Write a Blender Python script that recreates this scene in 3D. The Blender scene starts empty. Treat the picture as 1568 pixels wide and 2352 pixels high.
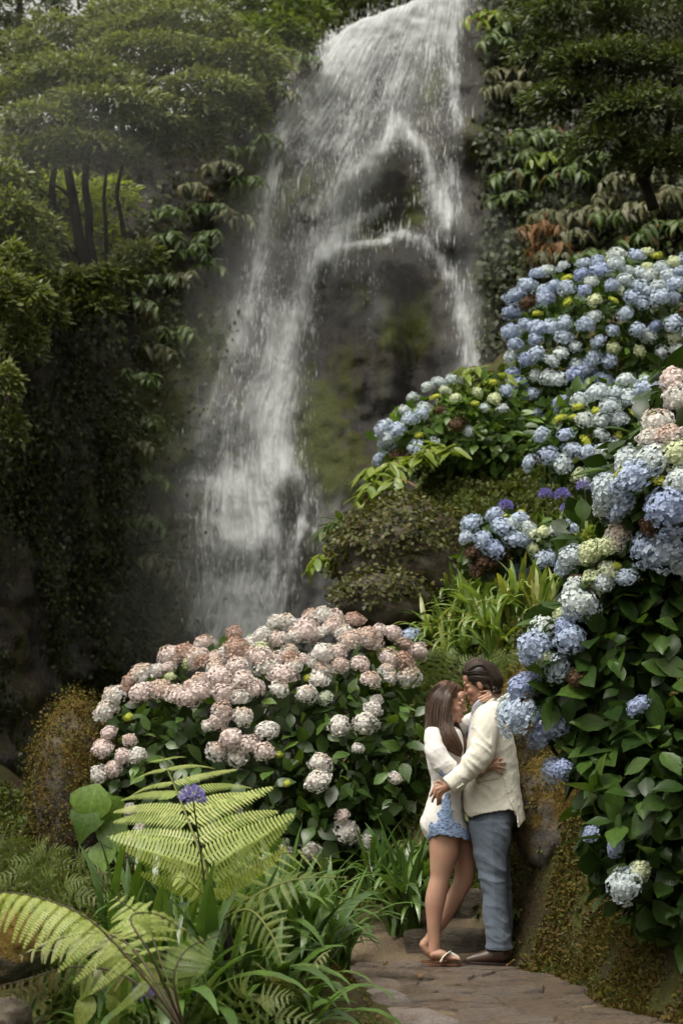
import bpy, bmesh, math, random
import numpy as np
from mathutils import Vector, Matrix

random.seed(7)
RNG = np.random.default_rng(11)
sc = bpy.context.scene
COL = sc.collection
R = math.radians

# ------------------------------------------------------------------ camera, sky, sun, exposure
EYE = Vector((0.0, 0.0, 1.2))
PITCH = R(7.45)
HALF = R(15.0)
cam_d = bpy.data.cameras.new('camera')
cam_d.sensor_fit = 'VERTICAL'
cam_d.sensor_height = 36.0
cam_d.sensor_width = 24.0
cam_d.lens = 18.0 / math.tan(HALF)
cam_d.clip_start = 0.1
cam_d.clip_end = 500.0
cam_d.dof.use_dof = True
cam_d.dof.focus_distance = 11.3
cam_d.dof.aperture_fstop = 3.4
cam = bpy.data.objects.new('camera', cam_d)
COL.objects.link(cam)
cam.location = EYE
cam.rotation_euler = (math.pi / 2 + PITCH, 0, 0)
sc.camera = cam

SUN_FROM = Vector((-0.30, -0.30, 0.90)).normalized()
world = bpy.data.worlds.new('World')
sc.world = world
world.use_nodes = True
wn = world.node_tree
for n in list(wn.nodes):
    wn.nodes.remove(n)
w_out = wn.nodes.new('ShaderNodeOutputWorld')
w_bg = wn.nodes.new('ShaderNodeBackground')
w_sky = wn.nodes.new('ShaderNodeTexSky')
w_sky.sky_type = 'NISHITA'
w_sky.sun_disc = False
w_sky.sun_elevation = math.asin(SUN_FROM.z)
w_sky.sun_rotation = math.atan2(SUN_FROM.x, SUN_FROM.y)
w_sky.air_density = 1.0
w_sky.dust_density = 6.0
w_hs = wn.nodes.new('ShaderNodeHueSaturation')
w_hs.inputs['Saturation'].default_value = 0.06      # overcast: a nearly colourless sky
w_tint = wn.nodes.new('ShaderNodeMix')
w_tint.data_type = 'RGBA'
w_tint.blend_type = 'MULTIPLY'
w_tint.inputs[0].default_value = 1.0
w_tint.inputs[7].default_value = (1.035, 1.0, 0.905, 1.0)
wn.links.new(w_sky.outputs[0], w_hs.inputs['Color'])
wn.links.new(w_hs.outputs[0], w_tint.inputs[6])
wn.links.new(w_tint.outputs[2], w_bg.inputs['Color'])
w_bg.inputs['Strength'].default_value = 0.15
wn.links.new(w_bg.outputs[0], w_out.inputs['Surface'])

sun_d = bpy.data.lights.new('sun', 'SUN')
sun_d.energy = 1.5
sun_d.angle = R(24)
sun_d.color = (1.0, 0.955, 0.87)
sun = bpy.data.objects.new('sun', sun_d)
COL.objects.link(sun)
sun.location = (-10, -10, 30)
sun.rotation_euler = (-SUN_FROM).to_track_quat('-Z', 'Y').to_euler()

sc.view_settings.view_transform = 'Standard'
sc.view_settings.look = 'None'
sc.view_settings.exposure = 0.5
sc.view_settings.gamma = 1.0
sc.render.engine = 'CYCLES'
sc.cycles.use_denoising = True
sc.cycles.use_adaptive_sampling = True
sc.cycles.adaptive_threshold = 0.03
sc.cycles.max_bounces = 5
sc.cycles.diffuse_bounces = 2
sc.cycles.glossy_bounces = 2
sc.cycles.transmission_bounces = 3
sc.cycles.volume_bounces = 1
sc.cycles.transparent_max_bounces = 8
sc.cycles.caustics_reflective = False
sc.cycles.caustics_refractive = False

# ------------------------------------------------------------------ view helpers (photo pixels at 1568 x 2352)
F = 1176.0 / math.tan(HALF)
CP, SP = math.cos(PITCH), math.sin(PITCH)

def ray(px, py):
    a, b = (px - 784.0) / F, (1176.0 - py) / F
    return Vector((a, CP - b * SP, SP + b * CP))

def P(px, py, Y):
    d = ray(px, py)
    return EYE + d * (Y / d.y)

def proj(p):
    """world points (N,3) -> photo pixels (N,2)"""
    p = np.asarray(p, float) - np.array(EYE)
    fw = p[:, 1] * CP + p[:, 2] * SP
    up = -p[:, 1] * SP + p[:, 2] * CP
    return np.stack([784 + F * p[:, 0] / fw, 1176 - F * up / fw], 1)

def pxm(Y):
    return F / Y      # photo pixels per metre at depth Y

# ------------------------------------------------------------------ noise
def _h(ix, iy, iz, s):
    n = (ix.astype(np.int64) * 374761393 + iy.astype(np.int64) * 668265263 + iz.astype(np.int64) * 2147483647 + s * 974711) & 0xFFFFFFFF
    n = ((n ^ (n >> 13)) * 1274126177) & 0xFFFFFFFF
    n = ((n ^ (n >> 16)) * 2246822519) & 0xFFFFFFFF
    return ((n ^ (n >> 15)) & 0xFFFFFF) / float(0xFFFFFF)

def vnoise(p, s=0):
    i = np.floor(p).astype(np.int64)
    f = p - i
    f = f * f * (3 - 2 * f)
    r = 0
    for dx in (0, 1):
        for dy in (0, 1):
            for dz in (0, 1):
                w = (f[:, 0] if dx else 1 - f[:, 0]) * (f[:, 1] if dy else 1 - f[:, 1]) * (f[:, 2] if dz else 1 - f[:, 2])
                r = r + w * _h(i[:, 0] + dx, i[:, 1] + dy, i[:, 2] + dz, s)
    return r * 2 - 1

def fbm(p, octv=4, s=0, gain=0.5):
    p = np.asarray(p, float)
    a, r, t = 1.0, 0, 0
    for k in range(octv):
        r = r + a * vnoise(p * (2.03 ** k) + k * 17.3, s + k)
        t += a
        a *= gain
    return r / t

def sstep(a, b, x):
    t = np.clip((np.asarray(x, float) - a) / (b - a), 0, 1)
    return t * t * (3 - 2 * t)

# ------------------------------------------------------------------ mesh and object helpers
def mesh_np(name, v, f, mat=None, attrs=None, uv=None, smooth=False, mats=None, mi=None):
    v = np.ascontiguousarray(v, dtype=np.float32).reshape(-1, 3)
    f = np.ascontiguousarray(f, dtype=np.int32)
    k = f.shape[1]
    m = bpy.data.meshes.new(name)
    m.vertices.add(len(v))
    m.vertices.foreach_set('co', v.ravel())
    m.loops.add(f.size)
    m.loops.foreach_set('vertex_index', f.ravel())
    m.polygons.add(len(f))
    m.polygons.foreach_set('loop_start', np.arange(0, f.size, k, dtype=np.int32))
    if smooth:
        m.polygons.foreach_set('use_smooth', np.ones(len(f), dtype=bool))
    if mi is not None:
        m.polygons.foreach_set('material_index', np.asarray(mi, dtype=np.int32))
    m.update(calc_edges=True)
    for a, val in (attrs or {}).items():
        at = m.attributes.new(a, 'FLOAT', 'POINT')
        at.data.foreach_set('value', np.ascontiguousarray(val, dtype=np.float32))
    if uv is not None:
        l = m.uv_layers.new(name='UVMap')
        l.data.foreach_set('uv', np.ascontiguousarray(np.asarray(uv, dtype=np.float32)[f.ravel()]).ravel())
    for x in (mats or ([mat] if mat else [])):
        m.materials.append(x)
    return m

def mesh_py(name, v, f, mat=None, smooth=False, attrs=None, uv=None):
    m = bpy.data.meshes.new(name)
    m.from_pydata([tuple(x) for x in v], [], [tuple(x) for x in f])
    if smooth:
        m.polygons.foreach_set('use_smooth', [True] * len(m.polygons))
    for a, val in (attrs or {}).items():
        at = m.attributes.new(a, 'FLOAT', 'POINT')
        at.data.foreach_set('value', np.asarray(val, dtype=np.float32))
    if uv is not None:
        l = m.uv_layers.new(name='UVMap')
        idx = np.empty(len(m.loops), dtype=np.int32)
        m.loops.foreach_get('vertex_index', idx)
        l.data.foreach_set('uv', np.asarray(uv, dtype=np.float32)[idx].ravel())
    if mat:
        m.materials.append(mat)
    m.update()
    return m

ORD = 'first second third fourth fifth sixth seventh eighth ninth tenth eleventh twelfth thirteenth fourteenth fifteenth sixteenth seventeenth eighteenth nineteenth twentieth twenty-first twenty-second twenty-third twenty-fourth twenty-fifth twenty-sixth twenty-seventh twenty-eighth twenty-ninth thirtieth thirty-first thirty-second thirty-third thirty-fourth thirty-fifth'.split()

def ranks(vals):
    o = sorted(range(len(vals)), key=lambda i: vals[i])
    r = [0] * len(vals)
    for k, i in enumerate(o):
        r[i] = k
    return r

WM = {}      # object name -> world matrix as built

def tag(o, label=None, cat=None, group=None, kind=None):
    if label: o['label'] = label
    if cat: o['category'] = cat
    if group: o['group'] = group
    if kind: o['kind'] = kind
    return o

def put(name, mesh, M=None, parent=None):
    """link an object with the world matrix M under its parent"""
    o = bpy.data.objects.new(name, mesh)
    COL.objects.link(o)
    M = M if M is not None else Matrix.Identity(4)
    if isinstance(M, Vector):
        M = Matrix.Translation(M)
    if parent is not None:
        o.parent = parent
        o.matrix_parent_inverse = Matrix.Identity(4)
        o.matrix_local = WM[parent.name].inverted() @ M
    else:
        o.matrix_local = M
    WM[o.name] = M.copy()
    return o

def empty(name, loc, label=None, cat=None, group=None):
    o = put(name, None, Matrix.Translation(Vector(loc)))
    o.empty_display_size = 0.1
    return tag(o, label, cat, group)

def frame(d, n, loc=(0, 0, 0), s=1.0):
    """matrix with +Y along d, +Z near n"""
    d = Vector(d).normalized()
    x = d.cross(Vector(n))
    if x.length < 1e-5:
        x = d.cross(Vector((1, 0.01, 0)))
    x.normalize()
    z = x.cross(d)
    sx, sy, sz = (s, s, s) if not isinstance(s, (tuple, list)) else s
    M = Matrix(((x.x * sx, d.x * sy, z.x * sz, loc[0]), (x.y * sx, d.y * sy, z.y * sz, loc[1]), (x.z * sx, d.z * sy, z.z * sz, loc[2]), (0, 0, 0, 1)))
    return M

def unit(v):
    return v / np.maximum(np.linalg.norm(v, axis=-1, keepdims=True), 1e-9)

def frames_np(d, n):
    """(N,3) axis and normal -> (N,3,3) with columns x, d, z"""
    d = unit(d)
    x = unit(np.cross(d, n) + 1e-6)
    z = np.cross(x, d)
    return np.stack([x, d, z], 2)

def scatter_mesh(name, tv, tf, pos, d, n, s, mat, rnd=None, tuv=None, smooth=False, extra=None):
    """one mesh holding a template at every position"""
    tv = np.asarray(tv, float)
    tf = np.asarray(tf, int)
    N, k = len(pos), len(tv)
    s = np.asarray(s, float)
    if s.ndim == 1:
        s = np.repeat(s[:, None], 3, 1)
    Mx = frames_np(np.asarray(d, float), np.asarray(n, float))
    v = np.einsum('nij,nkj->nki', Mx, tv[None] * s[:, None, :]) + np.asarray(pos)[:, None, :]
    f = (tf[None] + (np.arange(N) * k)[:, None, None]).reshape(-1, tf.shape[1])
    rnd = RNG.random(N) if rnd is None else rnd
    at = {'rnd': np.repeat(rnd, k)}
    for a, val in (extra or {}).items():
        at[a] = np.repeat(val, k)
    uv = np.tile(np.asarray(tuv, float), (N, 1)) if tuv is not None else None
    return mesh_np(name, v.reshape(-1, 3), f, mat, at, uv, smooth)

def spline(pts, n):
    """Catmull-Rom through pts, n samples"""
    p = np.asarray([list(q) for q in pts], float)
    p = np.vstack([2 * p[0] - p[1], p, 2 * p[-1] - p[-2]])
    m = len(p) - 3
    t = np.linspace(0, m - 1e-6, n)
    i = t.astype(int)
    u = (t - i)[:, None]
    a, b, c, d = p[i], p[i + 1], p[i + 2], p[i + 3]
    return 0.5 * (2 * b + (c - a) * u + (2 * a - 5 * b + 4 * c - d) * u ** 2 + (3 * b - a - 3 * c + d) * u ** 3)

def tube_np(pts, rad, seg=8, cap=True):
    """round tube along points; returns verts, quads (tri caps as degenerate-free fans joined to a centre)"""
    p = np.asarray([list(q) for q in pts], float)
    r = np.broadcast_to(np.asarray(rad, float), (len(p),))
    t = unit(np.gradient(p, axis=0))
    ref = np.array([0.0, 0, 1]) if abs(t[0][2]) < 0.9 else np.array([1.0, 0, 0])
    x = unit(np.cross(t, ref))
    z = np.cross(x, t)
    a = np.linspace(0, 2 * np.pi, seg, endpoint=False)
    v = p[:, None] + r[:, None, None] * (np.cos(a)[None, :, None] * x[:, None] + np.sin(a)[None, :, None] * z[:, None])
    n = len(p)
    f = []
    for i in range(n - 1):
        for j in range(seg):
            k = (j + 1) % seg
            f.append((i * seg + j, i * seg + k, (i + 1) * seg + k, (i + 1) * seg + j))
    v = v.reshape(-1, 3)
    return v, np.array(f)

class Geo:
    """collects quads and triangles (as quads with repeat removed) into one mesh"""
    def __init__(s):
        s.v, s.f, s.a, s.n = [], [], [], 0
    def add(s, v, f, rnd=0.0):
        v = np.asarray(v, float)
        s.v.append(v)
        s.f += [tuple(int(i) + s.n for i in q) for q in f]
        s.a.append(np.broadcast_to(np.asarray(rnd, float), (len(v),)))
        s.n += len(v)
        return s
    def tube(s, pts, rad, seg=7, rnd=0.0):
        v, f = tube_np(pts, rad, seg)
        n = len(pts)
        f = [tuple(q) for q in f] + [tuple(range(seg - 1, -1, -1)), tuple(range((n - 1) * seg, n * seg))]
        return s.add(v, f, rnd)
    def mesh(s, name, mat, smooth=True):
        v = np.vstack(s.v)
        return mesh_py(name, v, s.f, mat, smooth, {'rnd': np.concatenate(s.a)})

# ------------------------------------------------------------------ materials
def new_mat(name):
    m = bpy.data.materials.new(name)
    m.use_nodes = True
    nt = m.node_tree
    for n in list(nt.nodes):
        nt.nodes.remove(n)
    out = nt.nodes.new('ShaderNodeOutputMaterial')
    return m, nt, out

def N(nt, kind, **kw):
    n = nt.nodes.new('ShaderNode' + kind)
    for k, v in kw.items():
        if k in n.inputs:
            n.inputs[k].default_value = v
        else:
            setattr(n, k, v)
    return n

def ramp(nt, fac, stops):
    r = nt.nodes.new('ShaderNodeValToRGB')
    e = r.color_ramp.elements
    while len(e) < len(stops):
        e.new(0.5)
    for q, (pos, c) in zip(e, stops):
        q.position = pos
        q.color = (*c, 1.0) if len(c) == 3 else c
    if fac is not None:
        nt.links.new(fac, r.inputs[0])
    return r

def math_n(nt, op, a, b=None, c=None, clamp=False):
    n = nt.nodes.new('ShaderNodeMath')
    n.operation = op
    n.use_clamp = clamp
    for i, x in enumerate((a, b, c)):
        if x is None:
            continue
        if isinstance(x, (int, float)):
            n.inputs[i].default_value = x
        else:
            nt.links.new(x, n.inputs[i])
    return n.outputs[0]

def mixc(nt, fac, a, b, mode='MIX'):
    n = nt.nodes.new('ShaderNodeMix')
    n.data_type = 'RGBA'
    n.blend_type = mode
    for sock, x in ((n.inputs[0], fac), (n.inputs[6], a), (n.inputs[7], b)):
        if isinstance(x, (int, float)):
            sock.default_value = x
        elif isinstance(x, tuple):
            sock.default_value = (*x, 1.0) if len(x) == 3 else x
        else:
            nt.links.new(x, sock)
    return n.outputs[2]

def rnd_fac(nt):
    """random per object plus random per piece"""
    oi = N(nt, 'ObjectInfo')
    at = N(nt, 'Attribute', attribute_name='rnd')
    s = math_n(nt, 'ADD', oi.outputs['Random'], at.outputs['Fac'])
    return math_n(nt, 'FRACT', s)

def coords(nt, which='Object', scale=(1, 1, 1)):
    tc = N(nt, 'TexCoord')
    mp = N(nt, 'Mapping')
    mp.inputs['Scale'].default_value = scale
    nt.links.new(tc.outputs[which], mp.inputs['Vector'])
    return mp.outputs[0]

def noise_n(nt, vec, scale, detail=4, rough=0.55):
    n = N(nt, 'TexNoise')
    n.inputs['Scale'].default_value = scale
    n.inputs['Detail'].default_value = detail
    n.inputs['Roughness'].default_value = rough
    if vec is not None:
        nt.links.new(vec, n.inputs['Vector'])
    return n.outputs['Fac']

def principled(nt, col, rough=0.5, spec=0.5, bump=None, bump_s=0.3, bump_d=0.01, sheen=0.0):
    b = N(nt, 'BsdfPrincipled')
    if isinstance(col, tuple):
        b.inputs['Base Color'].default_value = (*col, 1.0)
    else:
        nt.links.new(col, b.inputs['Base Color'])
    if isinstance(rough, (int, float)):
        b.inputs['Roughness'].default_value = rough
    else:
        nt.links.new(rough, b.inputs['Roughness'])
    b.inputs['Specular IOR Level'].default_value = spec
    if sheen:
        b.inputs['Sheen Weight'].default_value = sheen
    if bump is not None:
        bn = N(nt, 'Bump')
        bn.inputs['Strength'].default_value = bump_s
        bn.inputs['Distance'].default_value = bump_d
        nt.links.new(bump, bn.inputs['Height'])
        nt.links.new(bn.outputs[0], b.inputs['Normal'])
    return b

def leaf_mat(name, cols, rough=0.42, trans=0.28, spec=0.45, veins=0, mottle=0.35, tcol=None, vein_bump=0.4):
    """foliage: colour from a random ramp, light passing through the blade"""
    m, nt, out = new_mat(name)
    k = len(cols)
    rp = ramp(nt, rnd_fac(nt), [(i / max(k - 1, 1), c) for i, c in enumerate(cols)])
    col = rp.outputs[0]
    if mottle:
        nz = noise_n(nt, coords(nt, 'Object'), 9.0, 3)
        dark = ramp(nt, nz, [(0.3, (1 - mottle,) * 3), (0.7, (1 + mottle * 0.4,) * 3)])
        col = mixc(nt, 1.0, col, dark.outputs[0], 'MULTIPLY')
    bump = None
    if veins:
        uv = N(nt, 'UVMap')
        sep = N(nt, 'SeparateXYZ')
        nt.links.new(uv.outputs[0], sep.inputs[0])
        ax = math_n(nt, 'ABSOLUTE', math_n(nt, 'SUBTRACT', sep.outputs[0], 0.5))
        ph = math_n(nt, 'SUBTRACT', math_n(nt, 'MULTIPLY', sep.outputs[1], float(veins)), math_n(nt, 'MULTIPLY', ax, veins * 0.8))
        w = math_n(nt, 'PINGPONG', ph, 0.5)
        vn = math_n(nt, 'MULTIPLY', math_n(nt, 'SUBTRACT', 1.0, math_n(nt, 'MULTIPLY', w, 8.0, clamp=True), clamp=True), 0.4)
        mid = math_n(nt, 'SUBTRACT', 1.0, math_n(nt, 'MULTIPLY', ax, 28.0, clamp=True), clamp=True)
        vv = math_n(nt, 'MAXIMUM', vn, mid)
        col = mixc(nt, math_n(nt, 'MULTIPLY', vv, 0.35), col, mixc(nt, 1.0, col, (2.0, 2.0, 1.6), 'MULTIPLY'))
        bump = math_n(nt, 'MULTIPLY', w, 2.0)
    b = principled(nt, col, rough, spec, bump, vein_bump * 0.45, 0.0015)
    tr = N(nt, 'BsdfTranslucent')
    tc = mixc(nt, 1.0, col, tcol or (1.5, 1.45, 0.6), 'MULTIPLY')
    nt.links.new(tc, tr.inputs[0])
    mx = N(nt, 'MixShader')
    mx.inputs[0].default_value = trans
    nt.links.new(b.outputs[0], mx.inputs[1])
    nt.links.new(tr.outputs[0], mx.inputs[2])
    nt.links.new(mx.outputs[0], out.inputs[0])
    return m

def plain_mat(name, col, rough=0.6, spec=0.4, nscale=20, var=0.25, bump=0.2, bdist=0.004, sheen=0.0, cscale=(1, 1, 1)):
    m, nt, out = new_mat(name)
    vec = coords(nt, 'Object', cscale)
    nz = noise_n(nt, vec, nscale, 5)
    c = mixc(nt, nz, tuple(x * (1 - var) for x in col), tuple(min(1, x * (1 + var)) for x in col))
    b = principled(nt, c, rough, spec, nz, bump, bdist, sheen)
    nt.links.new(b.outputs[0], out.inputs[0])
    return m
# ------------------------------------------------------------------ ground
def path_left(y):
    y = np.clip(y, 4.0, 12.2)
    return 0.55 - (y - 8.7) * 0.215 + 0.05 * np.sin(y * 3.1)

def path_right(y):
    yy = np.clip(y, 4.0, 12.2)
    return path_left(yy) + 1.06 + 0.05 * np.sin(yy * 2.3 + 1)

def H(x, y):
    x = np.asarray(x, float)
    y = np.asarray(y, float)
    xl, xr = path_left(y), path_right(y)
    z = np.zeros(np.broadcast(x, y).shape)
    dl = xl - x
    near = (1 - sstep(8.9, 9.7, y))
    z = z - 0.30 * sstep(0.0, 0.25, dl) * (1 - sstep(0.5, 1.1, dl)) * near
    z = z + (0.20 * (1 - near) - 0.12 * near * sstep(0.5, 1.1, dl)) * sstep(0.05, 0.45, dl) * (1 - sstep(12.5, 14.0, y))
    dr = np.clip(x - xr, 0, 9)
    fb = sstep(13.2, 16.5, y)
    z = z + ((0.55 + 0.55 * sstep(10.7, 12.0, y)) * sstep(0, 0.42, dr) + 0.45 * np.clip(dr - 0.25, 0, 1.5)) * (1 - 0.85 * fb) + 0.38 * np.clip(x - 1.6, 0, 4) * fb
    yb = np.clip(y - 11.75, 0, 11)
    w = sstep(-0.5, 0.75, x - 0.12 * np.clip(y - 17.5, 0, 6))
    z = z + w * 0.52 * yb + (1 - w) * 0.05 * yb
    z = z + 0.55 * np.exp(-((x + 2.2) / 0.62) ** 2 - ((y - 14.4) / 1.0) ** 2)
    z = z + 0.45 * sstep(-1.5, -3.2, x) * sstep(8.8, 12.5, y) + 0.5 * np.clip(-x - 3.2, 0, 6)
    return z

def relief(q):
    """lumps of the ground, dying out at the path"""
    x, y = q[:, 0], q[:, 1]
    far_l, far_r = path_left(y) - x, x - path_right(y)
    away = np.maximum(np.maximum(sstep(0.12, 0.6, far_l), sstep(0.0, 0.25, far_r)), sstep(12.2, 12.9, y))
    return (0.10 * fbm(q * 1.3, 4, 3) + 0.12 * fbm(q * 5.0, 3, 5) + 0.06 * fbm(q * 12.0, 2, 8)) * away

def axis(lo, hi, step, far, n):
    g = np.geomspace(step, far, n)
    return np.concatenate([lo - np.cumsum(g)[::-1], np.arange(lo, hi, step), hi + np.cumsum(g)])

gx = axis(-4.5, 4.5, 0.045, 45, 22)
gy = axis(6.5, 19.5, 0.055, 45, 22)
X, Y_ = np.meshgrid(gx, gy)
Z = H(X, Y_)
pts = np.stack([X.ravel(), Y_.ravel(), np.zeros(X.size)], 1)
on_path = ((X > path_left(Y_) - 0.03) & (X < path_right(Y_) + 0.02) & (Y_ < 12.3)).ravel()
bump = relief(pts)
bump = np.where(on_path, -0.012 + 0.006 * fbm(pts * 9, 2, 4), bump)
GZ = Z.ravel() + bump
pts[:, 2] = GZ
nx, ny = len(gx), len(gy)
ii = np.arange(nx * ny).reshape(ny, nx)
gf = np.stack([ii[:-1, :-1], ii[:-1, 1:], ii[1:, 1:], ii[1:, :-1]], -1).reshape(-1, 4)

def ground_z(x, y):
    q = np.array([[x, y, 0.0]])
    return float(H(x, y) + relief(q)[0])

m_ground, nt, out = new_mat('mossy_earth')
vec = coords(nt, 'Object')
n1 = noise_n(nt, vec, 2.2, 6, 0.6)
n2 = noise_n(nt, vec, 22.0, 6, 0.65)
n3 = noise_n(nt, vec, 90.0, 3, 0.6)
earth = mixc(nt, n2, (0.018, 0.012, 0.007), (0.075, 0.048, 0.026))
moss = mixc(nt, n3, (0.018, 0.024, 0.005), (0.095, 0.095, 0.020))
sel = ramp(nt, math_n(nt, 'ADD', math_n(nt, 'MULTIPLY', n1, 0.6), math_n(nt, 'MULTIPLY', n2, 0.4)), [(0.40, (0, 0, 0)), (0.54, (1, 1, 1))])
sand = mixc(nt, n3, (0.10, 0.072, 0.045), (0.24, 0.18, 0.12))
col = mixc(nt, sel.outputs[0], earth, moss)
at = N(nt, 'Attribute', attribute_name='sandy')
col = mixc(nt, at.outputs['Fac'], col, sand)
b = principled(nt, col, 0.85, 0.25, math_n(nt, 'ADD', n2, math_n(nt, 'MULTIPLY', n3, 0.6)), 0.9, 0.03)
nt.links.new(b.outputs[0], out.inputs[0])
sandy = on_path.astype(float)
g_ob = put('ground', mesh_np('ground', pts, gf, m_ground, {'sandy': sandy}, smooth=True))
tag(g_ob, kind='structure')

# ------------------------------------------------------------------ stone path and steps
def stone_mat(name, c1, c2, c3, rough=0.5, grain=14.0):
    m, nt, out = new_mat(name)
    oi = N(nt, 'ObjectInfo')
    vec = coords(nt, 'Object', (1, 1, 2.5))
    vv = N(nt, 'VectorMath', operation='ADD')
    nt.links.new(vec, vv.inputs[0])
    sc3 = N(nt, 'VectorMath', operation='SCALE')
    sc3.inputs[0].default_value = (7.0, 3.0, 5.0)
    nt.links.new(oi.outputs['Random'], sc3.inputs['Scale'])
    nt.links.new(sc3.outputs[0], vv.inputs[1])
    n1 = noise_n(nt, vv.outputs[0], grain * 0.35, 6, 0.65)
    n2 = noise_n(nt, vv.outputs[0], grain * 3.0, 6, 0.7)
    base = mixc(nt, oi.outputs['Random'], c1, c2)
    s = ramp(nt, n1, [(0.38, (0, 0, 0)), (0.62, (1, 1, 1))])
    col = mixc(nt, s.outputs[0], base, c3)
    col = mixc(nt, 0.75, col, ramp(nt, n2, [(0.25, (0.3, 0.28, 0.25)), (0.75, (1.35, 1.3, 1.25))]).outputs[0], 'MULTIPLY')
    rg = ramp(nt, n1, [(0.3, (rough - 0.18,) * 3), (0.7, (rough + 0.2,) * 3)])
    b = principled(nt, col, rg.outputs[0], 0.5, math_n(nt, 'ADD', n2, math_n(nt, 'MULTIPLY', n1, 1.5)), 1.0, 0.035)
    nt.links.new(b.outputs[0], out.inputs[0])
    return m

m_slab = stone_mat('wet_path_stone', (0.135, 0.105, 0.084), (0.245, 0.212, 0.192), (0.20, 0.142, 0.095), 0.29, 18.0)
m_kerb = stone_mat('kerb_stone', (0.27, 0.235, 0.225), (0.36, 0.32, 0.31), (0.24, 0.18, 0.14), 0.42)
m_step = stone_mat('step_stone', (0.15, 0.118, 0.085), (0.20, 0.165, 0.125), (0.07, 0.058, 0.036), 0.6)

def clip_poly(poly, nx_, ny_, c):
    o = []
    for i in range(len(poly)):
        p, q = poly[i], poly[(i + 1) % len(poly)]
        dp, dq = p[0] * nx_ + p[1] * ny_ - c, q[0] * nx_ + q[1] * ny_ - c
        if dp <= 0:
            o.append(p)
        if (dp < 0 < dq) or (dq < 0 < dp):
            t = dp / (dp - dq)
            o.append((p[0] + t * (q[0] - p[0]), p[1] + t * (q[1] - p[1])))
    return o

path_root = empty('path', (0.6, 10.0, 0.0))
tag(path_root, kind='structure')
rp_ = random.Random(5)
seeds = []
yy = 6.6
while yy < 12.0:
    s0 = rp_.uniform(0, 0.18)
    while s0 < 1.1:
        y0 = yy + rp_.uniform(-0.10, 0.10)
        seeds.append((float(path_left(y0)) + s0 + rp_.uniform(-0.07, 0.07), y0))
        s0 += rp_.uniform(0.19, 0.36)
    yy += 0.24
for i, (sx, sy) in enumerate(seeds):
    poly = [(sx - 0.26, sy - 0.26), (sx + 0.26, sy - 0.26), (sx + 0.26, sy + 0.26), (sx - 0.26, sy + 0.26)]
    for j, (qx, qy) in enumerate(seeds):
        if j != i and abs(qx - sx) < 0.8 and abs(qy - sy) < 0.8:
            dx, dy = qx - sx, qy - sy
            L = math.hypot(dx, dy)
            if L < 1e-4:
                continue
            poly = clip_poly(poly, dx / L, dy / L, (sx * dx + sy * dy) / L + L / 2 - 0.004)
    if len(poly) < 3:
        continue
    cx = sum(p[0] for p in poly) / len(poly)
    cy = sum(p[1] for p in poly) / len(poly)
    if not (float(path_left(cy)) + 0.02 < cx < float(path_right(cy)) + 0.05) or cy > 11.95:
        continue
    pj = []
    for j in range(len(poly)):
        a, b_ = poly[j], poly[(j + 1) % len(poly)]
        pj.append(a)
        if math.hypot(a[0] - b_[0], a[1] - b_[1]) > 0.07:
            for t in (0.33, 0.67):
                pj.append((a[0] + (b_[0] - a[0]) * t + rp_.uniform(-.010, .010), a[1] + (b_[1] - a[1]) * t + rp_.uniform(-.010, .010)))
    poly = pj
    top = rp_.uniform(-0.002, 0.012)
    tx, ty = rp_.uniform(-0.04, 0.04), rp_.uniform(-0.04, 0.04)
    ring = []
    k = len(poly)
    for (u, zz) in ((1.0, -0.05), (1.0, top - 0.010), (0.975, top - 0.003), (0.86, top)):
        for (ax_, ay_) in poly:
            ring.append(((ax_ - cx) * u, (ay_ - cy) * u, zz + tx * (ax_ - cx) + ty * (ay_ - cy) + (rp_.uniform(-.0035, .0035) if zz > -0.04 else 0)))
    ring.append((0, 0, top + 0.002))
    fs = []
    for r_ in range(3):
        for j in range(k):
            a, b_ = r_ * k + j, r_ * k + (j + 1) % k
            fs.append((a, b_, b_ + k, a + k))
    fs += [(3 * k + j, 3 * k + (j + 1) % k, 4 * k) for j in range(k)]
    put('stone', mesh_py('stone', ring, fs, m_slab, True), Vector((cx, cy, 0.0)), path_root)

def rough_block(w, d, h, seed, cut=9, rad=0.03, amp=0.02, freq=6.0):
    """a worn block: rounded box with a noisy surface, base at z = 0"""
    bm = bmesh.new()
    bmesh.ops.create_cube(bm, size=1.0)
    bmesh.ops.subdivide_edges(bm, edges=bm.edges[:], cuts=cut, use_grid_fill=True)
    co = np.array([v.co[:] for v in bm.verts]) * np.array([w, d, h])
    hs = np.array([w, d, h]) / 2
    inner = np.clip(co, -(hs - rad), hs - rad)
    dl = co - inner
    ln = np.linalg.norm(dl, axis=1, keepdims=True)
    co = inner + np.where(ln > 1e-6, dl / np.maximum(ln, 1e-6) * rad, 0)
    nrm = unit(dl + co * 1e-3)
    co += nrm * (amp * fbm(co * freq + seed * 3.7, 4, seed))[:, None]
    co[:, 2] += h / 2
    for v, c in zip(bm.verts, co):
        v.co = c
    me = bpy.data.meshes.new('block')
    bm.to_mesh(me)
    bm.free()
    me.polygons.foreach_set('use_smooth', [True] * len(me.polygons))
    return me

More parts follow.
